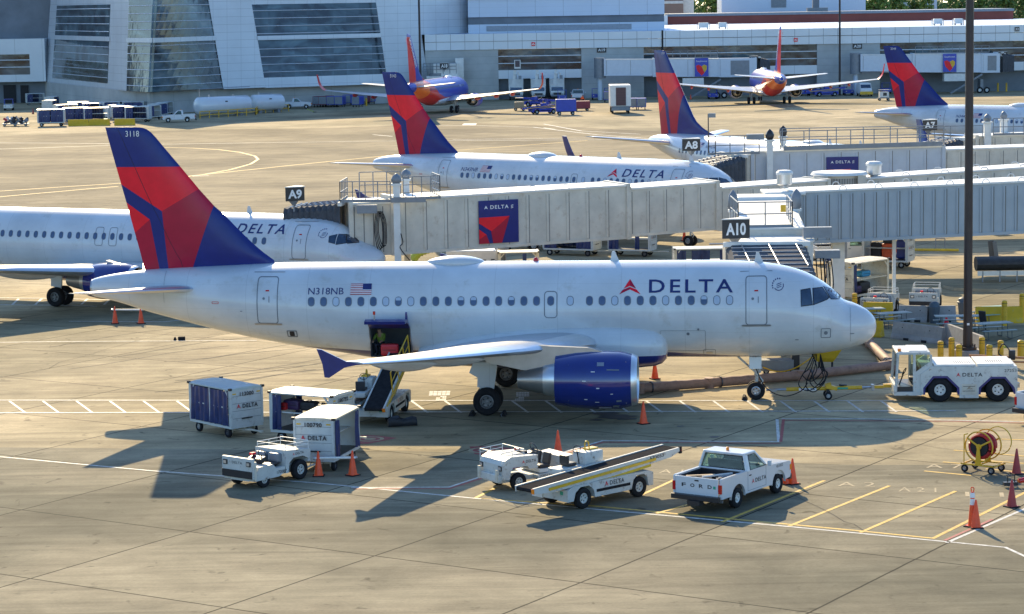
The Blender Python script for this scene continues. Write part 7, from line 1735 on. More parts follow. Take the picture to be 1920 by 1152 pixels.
# red tow-bar tip and white truck at the right edge
t = thing('tow_bar', 'orange tow bar with black hook end, coming in from the right edge', 'tow bar', G(1884, 915), .12); mb = MB(); mb.mat(sworange); mb.cyl((.45, 0, .22), (3.2, .3, .45), .06, n=10); mb.mat(black); mb.box((.2, 0, .14), (.5, .18, .12)); mb.tube([(.1, 0, .2), (.1, 0, .42), (.35, 0, .42), (.35, 0, .2)], .02, 6); mb.mat(redlens); mb.cyl((.5, 0, .22), (.7, .02, .25), .09, n=10); mb.build('bar', None, t); wheel(t, (2.6, .2, .16), .16, .1)
rp = pickup('service_truck', 'white truck rear corner with red lamp cut by the right edge', None, white, False, 'truck', None); place2(rp, (1899, 791), (1975, 804), (-2.5, .97), (-2.5, -.97))
# ---------------- people ----------------
def person(p, rz, lab, vest, pose='stand', skin_=(.30, .18, .12), trousers=(.02, .025, .04), s=1.0):
    t = thing('person', lab, 'person', p, rz); J = {}
    def add(k, co, r, par=None): J[k] = (Vector(co), r, par)
    if pose == 'crouch':
        add('pel', (0, 0, .42), .15); add('ch', (.16, 0, .80), .17, 'pel'); add('nk', (.24, 0, 1.0), .065, 'ch'); add('hd', (.29, 0, 1.12), .10, 'nk'); add('hd2', (.30, 0, 1.21), .085, 'hd')
        for sd, n in ((1, 'l'), (-1, 'r')):
            add('hip' + n, (.02, .11 * sd, .40), .11, 'pel'); add('kn' + n, (.36, .17 * sd, .48), .075, 'hip' + n); add('an' + n, (.18, .16 * sd, .08), .05, 'kn' + n); add('to' + n, (.34, .17 * sd, .04), .045, 'an' + n)
            add('sh' + n, (.17, .20 * sd, .90), .075, 'ch'); add('el' + n, (.36, .25 * sd, .70), .05, 'sh' + n); add('wr' + n, (.58, .18 * sd, .64), .035, 'el' + n); add('ha' + n, (.66, .17 * sd, .62), .04, 'wr' + n)
    else:
        st = .16 if pose == 'walk' else .04
        add('pel', (0, 0, .95), .15); add('wa', (0, 0, 1.12), .13, 'pel'); add('ch', (.02, 0, 1.34), .165, 'wa'); add('nk', (.03, 0, 1.50), .06, 'ch'); add('hd', (.05, 0, 1.62), .095, 'nk'); add('hd2', (.05, 0, 1.71), .08, 'hd')
        for sd, n in ((1, 'l'), (-1, 'r')):
            add('hip' + n, (0, .10 * sd, .90), .10, 'pel'); add('kn' + n, (st * sd + .03, .11 * sd, .50), .07, 'hip' + n); add('an' + n, (st * sd * 1.5 - .04, .11 * sd, .09), .048, 'kn' + n); add('to' + n, (st * sd * 1.5 + .12, .12 * sd, .04), .042, 'an' + n)
            add('sh' + n, (.02, .20 * sd, 1.42), .07, 'ch'); add('el' + n, (-st * sd * .7, .25 * sd, 1.14), .048, 'sh' + n); add('wr' + n, (-st * sd + .12, .24 * sd, .90), .034, 'el' + n); add('ha' + n, (-st * sd + .15, .24 * sd, .82), .038, 'wr' + n)
    ks = list(J); vs = [J[k][0] for k in ks]; es = [(ks.index(J[k][2]), ks.index(k)) for k in ks if J[k][2]]
    me = bpy.data.meshes.new('body'); me.from_pydata(vs, es, []); o = bpy.data.objects.new('body', me); COL.objects.link(o)
    sk = o.modifiers.new('skin', 'SKIN'); me.skin_vertices.new() if not me.skin_vertices else None
    for i, k in enumerate(ks): me.skin_vertices[0].data[i].radius = (J[k][1], J[k][1] * (.8 if k in ('ch', 'pel', 'wa') else 1)); me.skin_vertices[0].data[i].use_root = (i == 0)
    ss = o.modifiers.new('sub', 'SUBSURF'); ss.levels = ss.render_levels = 1
    dg = bpy.context.evaluated_depsgraph_get(); dg.update(); m2 = bpy.data.meshes.new_from_object(o.evaluated_get(dg)); bpy.data.objects.remove(o)
    m2.materials.clear(); tk = '%s' % (vest[0],)
    for mm in (pm('skin_tone', skin_, .6), pm('vest_%d' % int(vest[0] * 100 + vest[1] * 10), vest, .6), pm('trousers', trousers, .8), pm('hair_dark', (.02, .015, .012), .7)): m2.materials.append(mm)
    hz = J['nk'][0].z; pz_ = J['pel'][0].z
    for f in m2.polygons:
        c = f.center; f.use_smooth = True
        near = min(ks, key=lambda k: (J[k][0] - c).length)
        f.material_index = 0 if near[:2] in ('hd', 'nk', 'ha', 'wr') else (1 if near[:2] in ('ch', 'sh', 'wa', 'el') else 2)
        if near in ('hd2',) or (near == 'hd' and c.x < J['hd'][0].x - .03): f.material_index = 3
    b = bpy.data.objects.new('body', m2); COL.objects.link(b); b.parent = t; t.scale = (s,) * 3
    mb = MB(); mb.mat(pm('shoe', (.02, .02, .02), .6))
    for n in 'lr': a, c = J['an' + n][0], J['to' + n][0]; mb.box(((a + c) / 2).to_tuple()[:2] + (.045,), (.28, .11, .09), None, .03); mb.build('shoe', None, t); mb = MB(); mb.mat(MATS['shoe'])
    return t
hv = (.15, .23, .03); ho = (.85, .13, .02)
q = on(main_plane, (-20.95, -1.15, 2.12)); person(q, -1.9, 'worker in yellow-green vest crouching inside the open baggage hold', hv, 'crouch', s=.95)
q = on(main_plane, (-20.55, -1.55, 2.12)); bag(q, (.75, .35, .5), redb and pm('case_bright_red', (.6, .02, .03), .4), 'bright red suitcase in the open baggage hold doorway', -.1)
q = on(main_plane, (-19.85, -1.35, 2.12)); bag(q, (.35, .3, .6), bagk, 'dark upright suitcase at the right side of the baggage hold doorway', -.1)
# ---------------- right middle: break area, bollards, barriers ----------------
def bollard(px, py, lab, h=1.05, r=.14, m=yellow):
    p = G(px, py); t = thing('bollard', lab, 'bollard', p, 0, 'yellow bollards'); mb = MB(); mb.mat(m); mb.cyl((0, 0, 0), (0, 0, h - .05), r, n=20); mb.revolve([(h - .05, r), (h, r * .7), (h + .02, .001)], (0, 0, 0), 'z', 20); mb.build('post', None, t)
    mb = MB(); mb.mat(black); mb.cyl((0, 0, h - .16), (0, 0, h - .13), r + .004, n=20); mb.cyl((0, 0, h - .28), (0, 0, h - .265), r + .004, n=20); mb.build('stripe', None, t)
for px, top, lb in ((1763.5, 641, 'leftmost yellow bollard of the row at the mast foot'), (1784, 634, 'tallest-looking yellow bollard, second from the left at the mast foot'), (1798, 648, 'yellow bollard touching the left side of the mast footing'), (1841, 633, 'rear yellow bollard just right of the mast'), (1855, 648, 'front yellow bollard right of the mast'), (1876, 640, 'yellow bollard farthest right of the mast group')):
    bollard(px, top + 41, lb)
bollard(1602.5, 590, 'tall yellow bollard left of the yellow barrier by the nose', 1.15, .14); bollard(1883, 611, 'tall yellow bollard between the picnic tables right of the mast', 1.3, .14); bollard(1916, 604, 'tall yellow bollard at the right edge', 1.5, .14); bollard(1914, 670, 'low yellow bollard cut by the right edge', .8, .16)
def barrier(pa, pb, lab, m=conc, h=.84, slots=True, group='concrete barriers'):
    a, b = G(*pa), G(*pb); L_ = (b - a).length; t = thing('concrete_barrier', lab, 'barrier', ((a.x + b.x) / 2, (a.y + b.y) / 2, 0), math.atan2(b.y - a.y, b.x - a.x), group)
    pr = [(-.30, 0), (.30, 0), (.30, .08), (.20, .28), (.08, h), (-.08, h), (-.20, .28), (-.30, .08)]; mb = MB(); mb.mat(m)
    mb.prism(pr, 'x', -L_ / 2, L_ / 2); mb.mat(dark)
    if slots:
        for x in (-L_ * .18, L_ * .18): mb.box((x, -.27, .06), (.32, .12, .125))
        for x in (-L_ * .3, L_ * .25): mb.cyl((x, -.14, .6), (x, -.09, .6), .03, n=8)
    o = mb.build('block', None, t); return t
barrier((1677, 634), (1770, 646), 'grey concrete barrier right of the jet nose, nearest the tractor'); barrier((1774, 642), (1842, 668), 'grey concrete barrier angled behind the mast footing', h=.95)
barrier((1686, 602), (1740, 604), 'grey concrete barrier left of the grey bin'); barrier((1741, 604), (1791, 603), 'grey concrete barrier behind the grey bin'); byel = pm('barrier_yellow', (.68, .42, .02), .8, var=.2, scale=1.2, dirt=(.32, .3, .24), dirt_amt=.6)
barrier((1619, 600), (1674, 601), 'yellow concrete barrier left, in front of the first open tug', byel, .95); barrier((1829, 606), (1917, 605), 'long yellow concrete barrier right of the mast', byel, .85, False); barrier((1634, 631), (1655, 632), 'yellow barrier end showing beyond the jet nose tip', byel, .8, False)
ttop = pm('table_top', (.26, .31, .30), .45, var=.1); tleg = pm('table_leg', (.12, .13, .13), .5, .5)
def picnic(px, py, rz, lab, L_=1.85, m=ttop):
    p = G(px, py); t = thing('picnic_table', lab, 'picnic table', p, rz, 'metal picnic tables'); mb = MB(); mb.mat(m); mb.box((0, 0, .75), (L_, .75, .045), None, .015); mb.build('table_top', None, t)
    for s in (-1, 1): mb = MB(); mb.mat(m); mb.box((0, s * .68, .45), (L_, .26, .04), None, .012); mb.build('bench', None, t)
    mb = MB(); mb.mat(tleg)
    for x in (-L_ * .35, L_ * .35):
        for s in (-1, 1): mb.tube([(x, s * .25, .73), (x, s * .3, .03), (x, s * .75, .03), (x, s * .72, .43)], .022, 6)
        mb.tube([(x, -.3, .38), (x, .3, .38)], .02, 6)
    mb.build('leg_frame', None, t)
picnic(1674, 614, .35, 'picnic table between the jet nose and the grey bin'); picnic(1795, 620, -.05, 'long picnic table in front of the grey bin, left of the mast', 2.3); picnic(1862, 634, .30, 'picnic table nearest the viewer, right of the mast'); picnic(1858, 603, .35, 'pale green picnic table farthest right, before the yellow barrier', 1.6, pm('table_green', (.30, .48, .38), .4)); picnic(1625, 606, .2, 'picnic table mostly hidden behind the top of the jet nose')
def bin_(px, py, lab): p = G(px, py); t = thing('trash_bin', lab, 'trash bin', p, 0, 'grey trash bins'); mb = MB(); mb.mat(pm('bin_grey', (.07, .10, .13), .55, var=.1)); mb.revolve([(0, .22), (.8, .29)], (0, 0, 0), 'z', 24, True); mb.build('tub', None, t); mb = MB(); mb.mat(MATS['bin_grey']); mb.revolve([(.8, .32), (.88, .32), (.9, .28), (1.05, .24), (1.12, .10), (1.13, .001)], (0, 0, 0), 'z', 24); mb.build('lid', None, t)
bin_(1752, 606, 'grey round bin in front of the concrete barriers'); bin_(1806, 597, 'grey round bin half hidden behind the mast')
p = G(1848, 622); t = thing('chair', 'dark office chair between the picnic tables right of the mast', 'chair', p, .6); mb = MB(); mb.mat(bagk); mb.box((0, 0, .45), (.48, .48, .08), None, .03); mb.box((-.22, 0, .78), (.08, .46, .6), (0, -.2, 0), .03); mb.build('seat', None, t); mb = MB(); mb.mat(black); mb.cyl((0, 0, .05), (0, 0, .42), .03, n=8)
for k in range(5): mb.cyl((0, 0, .08), (.28 * math.cos(k * 1.257), .28 * math.sin(k * 1.257), .04), .018, n=5)
mb.build('leg', None, t)
p = G(1814, 626); t = thing('box', 'small dark blue box on the ground beside the mast', 'box', p, .2); mb = MB(); mb.mat(bagb and bagk); mb.box((0, 0, .16), (.35, .28, .32), None, .03); mb.build('body', None, t); mb = MB(); mb.mat(curt); mb.box((0, 0, .34), (.37, .3, .04), None, .01); mb.build('lid', None, t)
# hand carts and pink hose rails at the far right
p = G(1893, 690); t = thing('hydrant_cart', 'orange pipe trolley with dark valve, behind the pushback tractor', 'trolley', p, -.15); mb = MB(); mb.mat(pm('pipe_orange', (.55, .25, .10), .5)); mb.cyl((-1.8, .5, .5), (1.6, -.2, .45), .06, n=8); mb.cyl((-1.8, .2, .3), (1.6, -.4, .3), .05, n=8); mb.build('pipe', None, t); mb = MB(); mb.mat(black); mb.box((.1, 0, .6), (.3, .3, .45), None, .05); mb.spline([(0, 0, .8), (-.3, 0, 1.1), (-.5, 0, .7), (-.3, 0, .5)], .03, 6); mb.mat(hose_y); mb.box((-.2, .1, .95), (.14, .1, .1)); mb.build('valve', None, t)
for x in (-.9, .8): wheel(t, (x, -.1, .15), .15, .08)
# rusty loaded cart 103648 and luggage
c4 = baggage_cart('baggage_cart', 'rust-stained baggage cart 103648 right of the gate A10 column', '103648', body=rustwhite, near=[(-.97, -.80)], far=[(-.9, -.5)], group='baggage carts at gate A10', roofm_=rustwhite, bar_=True, H=2.05)
c4.scale = (1.14,) * 3; place2(c4, (1610, 560), (1655, 564), (1.03, .615), (1.03, -.615))
bag(on(c4, (.2, -.15, 1.24)), (.8, .5, .34), pm('case_sky_blue', (.02, .25, .50), .4), 'sky blue suitcase on the shelf of cart 103648', c4.rotation_euler[2]); bag(on(c4, (.0, -.2, .52)), (1.0, .6, .55), bagk, 'pile of dark bags on the floor of cart 103648', c4.rotation_euler[2]); bag(on(c4, (-.6, -.3, .52)), (.5, .5, .4), bagp, 'dark purple bag at the right of the floor of cart 103648', c4.rotation_euler[2])
p = G(1641, 568); t = thing('bucket', 'small red bucket on the ground before cart 103648', 'bucket', p); mb = MB(); mb.mat(redb); mb.revolve([(0, .13), (.3, .17)], (0, 0, 0), 'z', 14, True); mb.build('tub', None, t); mb = MB(); mb.mat(dark); mb.spline([(-.16, 0, .3), (0, 0, .42), (.16, 0, .3)], .01, 5); mb.build('handle', None, t); t.location = G(1594, 556)
c5 = baggage_cart('baggage_cart', 'open luggage cart stacked with cases beyond cart 103648', '103071', near=[(-.98, -.93)], far=None, group='baggage carts at gate A10', H=2.0)
place2(c5, (1640, 498), (1702, 500), (1.03, -.615), (-1.03, -.615)); r5 = c5.rotation_euler[2]
bag(on(c5, (.05, -.3, .52)), (.85, .5, .95), bago, 'bright orange suitcase standing on the far luggage cart', r5); bag(on(c5, (-.75, -.35, .52)), (.6, .45, 1.2), pm('case_navy', (.02, .04, .22), .4), 'navy suitcases standing at the right end of the far luggage cart', r5); bag(on(c5, (.85, -.3, .52)), (.7, .5, 1.0), bagk, 'black suitcases at the left end of the far luggage cart', r5); bag(on(c5, (.1, -.3, 1.47)), (.6, .45, .3), bagk, 'black bag lying above the orange suitcase on the far luggage cart', r5)
tgA = tug_front('baggage_tractor', 'first open tug from the jet nose, behind the yellow barrier', TG, '172044'); tgA.location = G(1650, 592); tgA.rotation_euler = (0, 0, -PI / 2 - .35)
tgB = dup(tgA, G(1735, 582), -PI / 2 - .25, 'second open tug from the jet nose, behind the grey barriers')
# utility cabinet, service pit equipment
p = G(1571, 549); t = thing('utility_cabinet', 'white two-door WATER ONLY cabinet under the gate A10 walkway', 'cabinet', p, -.1); mb = MB(); mb.mat(roofw); mb.box((0, 0, .72), (.95, .7, 1.45), None, .02); mb.mat(seam); mb.box((0, -.352, .72), (.012, .006, 1.3)); o = mb.build('casing', None, t); sign_text(o, 'WATER ONLY', (.22, -.36, 1.0), (1, 0, 0), (0, 0, 1), .34, .07, lettk)
for s in (-1, 1): mb = MB(); mb.mat(gray); mb.box((s * .08, -.37, .8), (.03, .03, .16)); mb.build('handle', None, t)
p = G(1556, 545); t = thing('hose_stand', 'blue curtain-like hoses hanging from a frame beside the white cabinet', 'hose rack', p); mb = MB(); mb.mat(gray); mb.cyl((-.3, 0, 0), (-.3, 0, 2.4), .04, n=6); mb.cyl((.3, 0, 0), (.3, 0, 2.4), .04, n=6); mb.build('frame', None, t); mb = MB(); mb.mat(curt); mb.box((-.05, 0, 1.5), (.34, .12, 1.6), None, .05); mb.mat(rubber); mb.spline([(.1, -.1, 2.3), (.3, -.12, 1.2), (.4, -.12, .8), (.5, -.1, 1.2), (.35, -.1, 2.3)], .035, 6); mb.build('hose', None, t)
p = G(1550, 552); t = thing('fire_extinguisher', 'red fire extinguisher cart with orange stripe beside the hanging hoses', 'fire extinguisher', G(1523, 548)); mb = MB(); mb.mat(redb); mb.cyl((0, 0, .15), (0, 0, .95), .16, n=16); mb.mat(amber); mb.cyl((0, 0, .6), (0, 0, .75), .165, n=16); mb.build('cylinder', None, t); mb = MB(); mb.mat(black); mb.spline([(0, 0, .95), (.1, -.1, 1.05), (.2, -.1, .6)], .02, 5); mb.build('hose', None, t)
# yellow hopper and dark cart under the nose
p = G(1548, 690); t = thing('yellow_hopper', 'yellow tapered hopper on legs beyond the jet nose underside', 'hopper', p, -.2); mb = MB(); mb.mat(pm('hopper_yellow', (.62, .42, .02), .5, var=.15)); mb.loft([[(-x, -y, z), (x, -y, z), (x, y, z), (-x, y, z)] for x, y, z in ((.35, .3, .32), (.5, .4, .5), (.85, .5, 1.05))]); mb.build('bin', None, t); mb = MB(); mb.mat(black)
for x in (-.3, .3):
    for y in (-.25, .25): mb.cyl((x, y, 0), (x, y, .34), .03, n=6)
mb.build('leg', None, t)
p = G(1456, 700); t = thing('power_unit', 'dark low ground cart with yellow cable behind the nose gear', 'ground cart', p); mb = MB(); mb.mat(gray); mb.box((0, 0, .4), (1.5, .7, .5), None, .04); mb.mat(black); mb.box((.85, 0, .55), (.35, .5, .75), None, .03); mb.build('casing', None, t); mb = MB(); mb.mat(yellow); mb.spline([(-.8, -.4, .4), (0, -.5, .15), (.8, -.5, .3), (1.6, -.45, .8)], .03, 6); mb.build('cable', None, t)
for x in (-.5, .5): wheel(t, (x, -.3, .14), .14, .08)
# kerbed island with baggage belt at right
a, b = G(1768, 543), G(2000, 545); mb = MB(); mb.mat(conc_ground); mb.poly([(p.x, p.y, .16) for p in (G(1768, 540), G(1788, 545), G(2050, 556), G(2050, 520), G(1850, 524))]); 
mb.mat(pm('kerb_concrete', (.40, .34, .24), .85, var=.2, scale=1.2))
ps = [G(1768, 540), G(1788, 545), G(2050, 556)]
for u, v in zip(ps[:-1], ps[1:]): mb.quad((u.x, u.y, 0), (v.x, v.y, 0), (v.x, v.y, .16), (u.x, u.y, .16))
u, v = G(1850, 524), G(1768, 540); mb.quad((u.x, u.y, 0), (v.x, v.y, 0), (v.x, v.y, .16), (u.x, u.y, .16)); tag(mb.build('kerb_island'), kind='structure')
p = G(1829, 533); t = thing('baggage_conveyor', 'long black baggage chute on a railed pale frame at the right edge', 'conveyor', (p.x, p.y, .16), -.03); mb = MB(); mb.mat(pm('chute_black', (.035, .035, .035), .6, var=.4, scale=3, bump=.4)); mb.smooth = True; mb.loft([[(x, .9 * math.cos(a_) * .8, 1.05 + .42 * math.sin(a_)) for a_ in [2 * PI * i / 14 for i in range(14)]] for x in (0, .4, 2, 4, 6, 8)]); mb.build('chute', None, t); mb = MB(); mb.mat(roofw); mb.box((4, -.75, .55), (8, .06, .28)); mb.mat(gray)
for k in range(8): mb.box((.3 + k, -.72, .3), (.08, .08, .55)); mb.box((.3 + k, -.8, .55), (.05, .03, .28))
mb.build('frame', None, t); mb = MB(); mb.mat(gray); mb.box((7.5, .2, 2.0), (1.4, .5, 1.3), None, .15); mb.build('end_shield', None, t)
p = G(1874, 515); t = thing('sign_post', 'leaning grey steel post with a flat panel right of the mast', 'post', p, 0); mb = MB(); mb.mat(pm('post_grey', (.20, .19, .17), .6)); mb.box((-.18, 0, 1.0), (.24, .2, 2.05), (0, -.16, 0)); mb.build('post', None, t); mb = MB(); mb.mat(pm('post_panel', (.12, .10, .08), .6)); mb.box((-.5, 0, 1.55), (.35, .06, 1.05), (0, -.1, 0)); mb.build('panel', None, t)
p = G(1740, 473); t = thing('tow_bar', 'yellow pole with a low hoop lying on the apron left of the mast', 'tow bar', p, -.15); mb = MB(); mb.mat(dyellow); mb.cyl((-2.5, .3, .15), (2.0, -.2, .15), .09, n=8); mb.build('bar', None, t); mb = MB(); mb.mat(gray); mb.tube([(.5, 0, .15), (.5, 0, .9), (1.1, -.05, .9), (1.1, -.05, .15)], .03, 6); mb.build('hoop', None, t)
# white van roof beyond cart 103648
vn = pickup('service_truck', 'white truck with orange beacon, mostly hidden behind cart 103648', None, white, False, 'truck', None); vn.location = G(1598, 494); vn.rotation_euler = (0, 0, .1)
# ---------------- under the gate A9 walkway ----------------
UG = 'carts under the gate A9 walkway'
c6 = baggage_cart('baggage_cart', 'blue-curtained cart with coiled hose, left one under the A9 walkway end', '101112', near=[(-.93, -.45), (.35, .93)], far=[(-.9, .9)], group=UG, L_=3.6); place2(c6, (1033, 479), (1100, 481), (-1.38, -.615), (1.38, -.615))
c7 = baggage_cart('baggage_cart', 'white-ended cart with DELTA panel, right one under the A9 walkway end', '101340', near=[(-.97, -.5), (.3, .5)], far=None, group=UG, L_=2.9); c7.location = G(1186, 480); c7.rotation_euler = (0, 0, -.35)
c8 = baggage_cart('baggage_cart', 'cart roof with blue curtains between the A9 walkway and the A10 hood', '102216', near=[(-.93, -.6), (-.4, .25), (.6, .93)], far=None, group=UG, L_=3.4); c8.location = G(1316, 525); c8.rotation_euler = (0, 0, .02)
c9 = baggage_cart('baggage_cart', 'yellowish empty cart roof left of the coiled-hose cart', '101988', body=rustwhite, near=[(.2, .4)], group=UG, L_=2.4, W=1.4); c9.location = G(972, 532); c9.rotation_euler = (0, 0, .05)
p = G(886, 528); t = thing('ground_power_unit', 'long white louvred ground power unit below the advert', 'power unit', p, -.04); mb = MB(); mb.mat(roofw); mb.box((0, 0, 1.1), (3.1, 1.4, 1.7), None, .05); mb.mat(black)
for k in range(4): mb.box((-1.1 + .8 * k, -.705, 1.4), (.22, .01, .07))
mb.mat(gray); mb.box((.75, -.706, 1.25), (.3, .01, .35)); mb.build('casing', None, t); mb = MB(); mb.mat(gray); mb.box((1.9, 0, 1.6), (.35, 1.2, 1.6)); mb.tube([(-1.4, 0, 1.95), (-1.0, 0, 2.3), (1.2, 0, 2.3), (1.5, 0, 1.95)], .06, 6); mb.build('radiator', None, t)
for x in (-1.1, 1.1): wheel(t, (x, -.55, .25), .25, .15)
p = G(802, 520); t = thing('air_hose', 'yellow-green ribbed hose arching down behind the jet roof dome', 'air hose', p, 0); mb = MB(); mb.mat(hose_y); pts = [(-1.1, 0, .5), (-.7, 0, 1.4), (0, 0, 1.75), (.8, .1, 1.85), (1.5, .2, 1.9)]; mb.spline(pts, .27, 12); 
for k in range(16): f_ = k / 15; i = min(int(f_ * 4), 3); g = f_ * 4 - i; a = Vector(pts[i]).lerp(Vector(pts[i + 1]), g); mb.cyl(a - Vector((.02, 0, 0)), a + Vector((.02, 0, 0)), .31, n=10)
mb.build('hose', None, t); mb = MB(); mb.mat(navy); mb.prism([(.9, 2.2), (1.2, 2.1), (3.0, 1.0), (2.2, 1.1)], 'y', -.3, -.1); mb.build('sleeve', None, t)
tgC = dup(tg, G(972, 470), PI + .1, 'white tug half hidden behind the A9 walkway near its middle')
# ---------------- far ramp ----------------
bcart = pm('cart_blue', (.03, .06, .40), .4, var=.15, scale=2); bred = pm('cart_maroon', (.22, .03, .05), .5, var=.2)
def box_cart(lab, group, m, L_=2.4, W=1.5, H=1.9):
    t = thing('box_cart', lab, 'baggage cart', (0, 0, 0), 0, group); mb = MB(); mb.mat(m); mb.box((0, 0, .45 + (H - .45) / 2), (L_, W, H - .45), None, .05); mb.build('box', None, t); mb = MB(); mb.mat(gray)
    for x in (-L_ / 2 - .01, L_ / 2 + .01): mb.box((x, 0, 1.2), (.02, W * .9, 1.3))
    mb.cyl((L_ / 2, 0, .35), (L_ / 2 + .8, 0, .35), .03, n=6); mb.box((0, 0, .4), (L_ * .9, .2, .1)); mb.build('chassis', None, t)
    for x in (-.8, .8):
        for y in (-.55, .55): wheel(t, (x, y, .22), .22, .12, n=12)
    return t
BC = 'blue and maroon carts in a row at the leaning glass hall'
BC_L = ['leftmost maroon cart of the row by the hall wall', 'second maroon cart from the left in the hall wall row', 'third maroon cart, touching the first blue cart', 'first blue cart from the left in the hall wall row', 'second blue cart from the left in the hall wall row', 'third blue cart, set back in the hall wall row', 'blue cart standing forward on its own in the row', 'maroon cart right of the forward blue cart', 'rightmost blue cart of the row, beside a yellow post']
protoB = box_cart(BC_L[3], BC, bcart); protoR = box_cart(BC_L[0], BC, bred)
px_ = [598, 608, 617, 624, 638, 652, 671, 685, 697]; py_ = [201, 201, 200, 201, 201, 198, 201, 196, 195]; firstB = firstR = True
for k in range(9):
    red_ = k in (0, 1, 2, 7); pr = protoR if red_ else protoB
    if red_ and k == 0: o = protoR
    elif not red_ and k == 3: o = protoB
    else: o = dup(pr, (0, 0, 0), 0, BC_L[k])
    o.location = G(px_[k], py_[k]); o.rotation_euler = (0, 0, 1.3 + .1 * (k % 3)); o.scale = (.95,) * 3
bollard(687, 199, 'yellow post among the blue carts by the hall wall', 1.3, .15)
RC = 'vehicles on the far ramp'
bq = dup(protoB, G(1061, 216), .05, 'lone blue box cart on the far ramp between the belt loaders and box truck', RC); bq.scale = (1.25,) * 3
bq2 = dup(protoR, G(1090, 208), .05, 'low maroon cart behind the lone blue box cart', RC); bq2.scale = (1.1, 1.1, .8)
for k, (x, y, lb) in enumerate(((1140, 192, 'blue box cart hidden behind the left side of the box truck'), (1187, 206, 'blue cart just right of the white box truck'), (1203, 206, 'stepped blue cart with a seat post, right of the box truck'))): o = dup(protoB, G(x, y), 1.5, lb, RC)
# bucket trucks
def bucket_truck(px, py, lab, proto=None, lean=0):
    if proto: o = dup(proto, G(px, py), 0, lab); return o
    t = thing('deicing_truck', lab, 'boom truck', G(px, py), 0, 'white boom trucks parked facing out'); 
    mb = MB(); mb.mat(roofw); mb.bb(-1.2, 1.2, 0, 1.9, .7, 2.2, .1); mb.bb(-1.15, 1.15, -1.3, 0, .7, 1.5, .1); mb.bb(-1.3, 1.3, 1.9, 7, 1.0, 3.6, .08); mb.mat(cglass); mb.box((0, -.03, 1.85), (2.0, .12, .6), (-.25, 0, 0)); mb.mat(black); mb.box((0, -1.32, 1.05), (1.4, .05, .4)); mb.mat(gray); mb.box((0, -1.4, .75), (2.2, .2, .25)); mb.build('body', None, t)
    mb = MB(); mb.mat(roofw); mb.box((-.3, 0, 3.9), (.5, .5, 2.6), (0, .12, 0)); mb.cyl((0, 5, 3.4), (-.1, -.4, 4.6), .2, n=8); mb.cyl((.3, -.4, 4.8), (.9, -.3, 3.9), .12, n=8); mb.mat(gray); mb.box((.7, -.4, 3.9), (.5, .5, .6)); mb.build('boom', None, t)
    for s in (-1, 1): wheel(t, (s * 1.05, -.5, .45), .45, .3, axis='x', n=14).rotation_euler = (0, 0, PI / 2); wheel(t, (s * 1.05, 5.0, .45), .45, .3, n=14).rotation_euler = (0, 0, PI / 2)
    for s in (-1, 1): headlamp(t, (s * .9, -1.35, 1.0), .2)
    return t
bt1 = bucket_truck(968, 188, 'white boom truck, left of the three under the window bay'); mb = MB(); mb.mat(roofw); mb.box((.3, -.5, 6.2), (1.1, .9, 1.5)); mb.mat(cglass); mb.box((.3, -.96, 6.3), (.8, .04, 1.1)); mb.build('basket', None, bt1)
bt2 = bucket_truck(1010, 188, 'white boom truck, middle of the three under the window bay', bt1); bt3 = bucket_truck(1045, 187, 'white boom truck, right of the three under the window bay', bt1)
for b_ in (bt2, bt3):
    for c_ in list(b_.children):
        if c_.name.startswith('basket'): bpy.data.objects.remove(c_)
def small_tug(lab, px, py, m=bcart, rz=-PI / 2, proto=None, cab=True, group=RC):
    if proto: return dup(proto, G(px, py), rz, lab, group)
    t = thing('baggage_tractor', lab, 'baggage tractor', G(px, py), rz, group); mb = MB(); mb.mat(m); mb.prism([(-1.5, .4), (-1.5, .95), (-.2, .95), (-.1, .6), (.5, .6), (.6, 1.0), (1.5, .95), (1.5, .4)], 'y', -.75, .75); mb.build('body', None, t); mb = MB(); mb.mat(black); mb.box((-.05, 0, .8), (.4, 1.2, .3), None, .05); mb.build('seat', None, t)
    mb = MB(); mb.mat(m); mb.tube([(.6, -.7, 1.0), (.5, -.7, 1.85), (-.5, -.7, 1.85), (-.5, -.7, .9)], .04, 5); mb.tube([(.6, .7, 1.0), (.5, .7, 1.85), (-.5, .7, 1.85), (-.5, .7, .9)], .04, 5); mb.box((0, 0, 1.88), (1.1, 1.5, .05)); mb.build('canopy', None, t)
    for x in (-.95, .95):
        for y in (-.65, .65): wheel(t, (x, y, .32), .32, .2, hub=roofw, n=12)
    headlamp(t, (1.5, .5, .75)); headlamp(t, (1.5, -.5, .75)); return t
stp = small_tug('blue tug parked before the right boom truck', 1054, 190)
for x, y, lb in ((1078, 183, 'reddish-roofed blue tug between boom truck and white pickup'), (1118, 187, 'blue tug left of the gate A19 column'), (1141, 186, 'blue tug right of the gate A19 column'), (1170, 185, 'blue tug with cab behind the white box truck'), (1537, 178, 'blue tug near the A20 walkway column left'), (1590, 179, 'blue tug left of the white and yellow van'), (1661, 176, 'blue tug right of the white and yellow van'), (1509, 180, 'blue tug among dollies right of the tail-on jet'), (1336, 186, 'blue tug under the A19 walkway')): small_tug(lb, x, y, proto=stp)
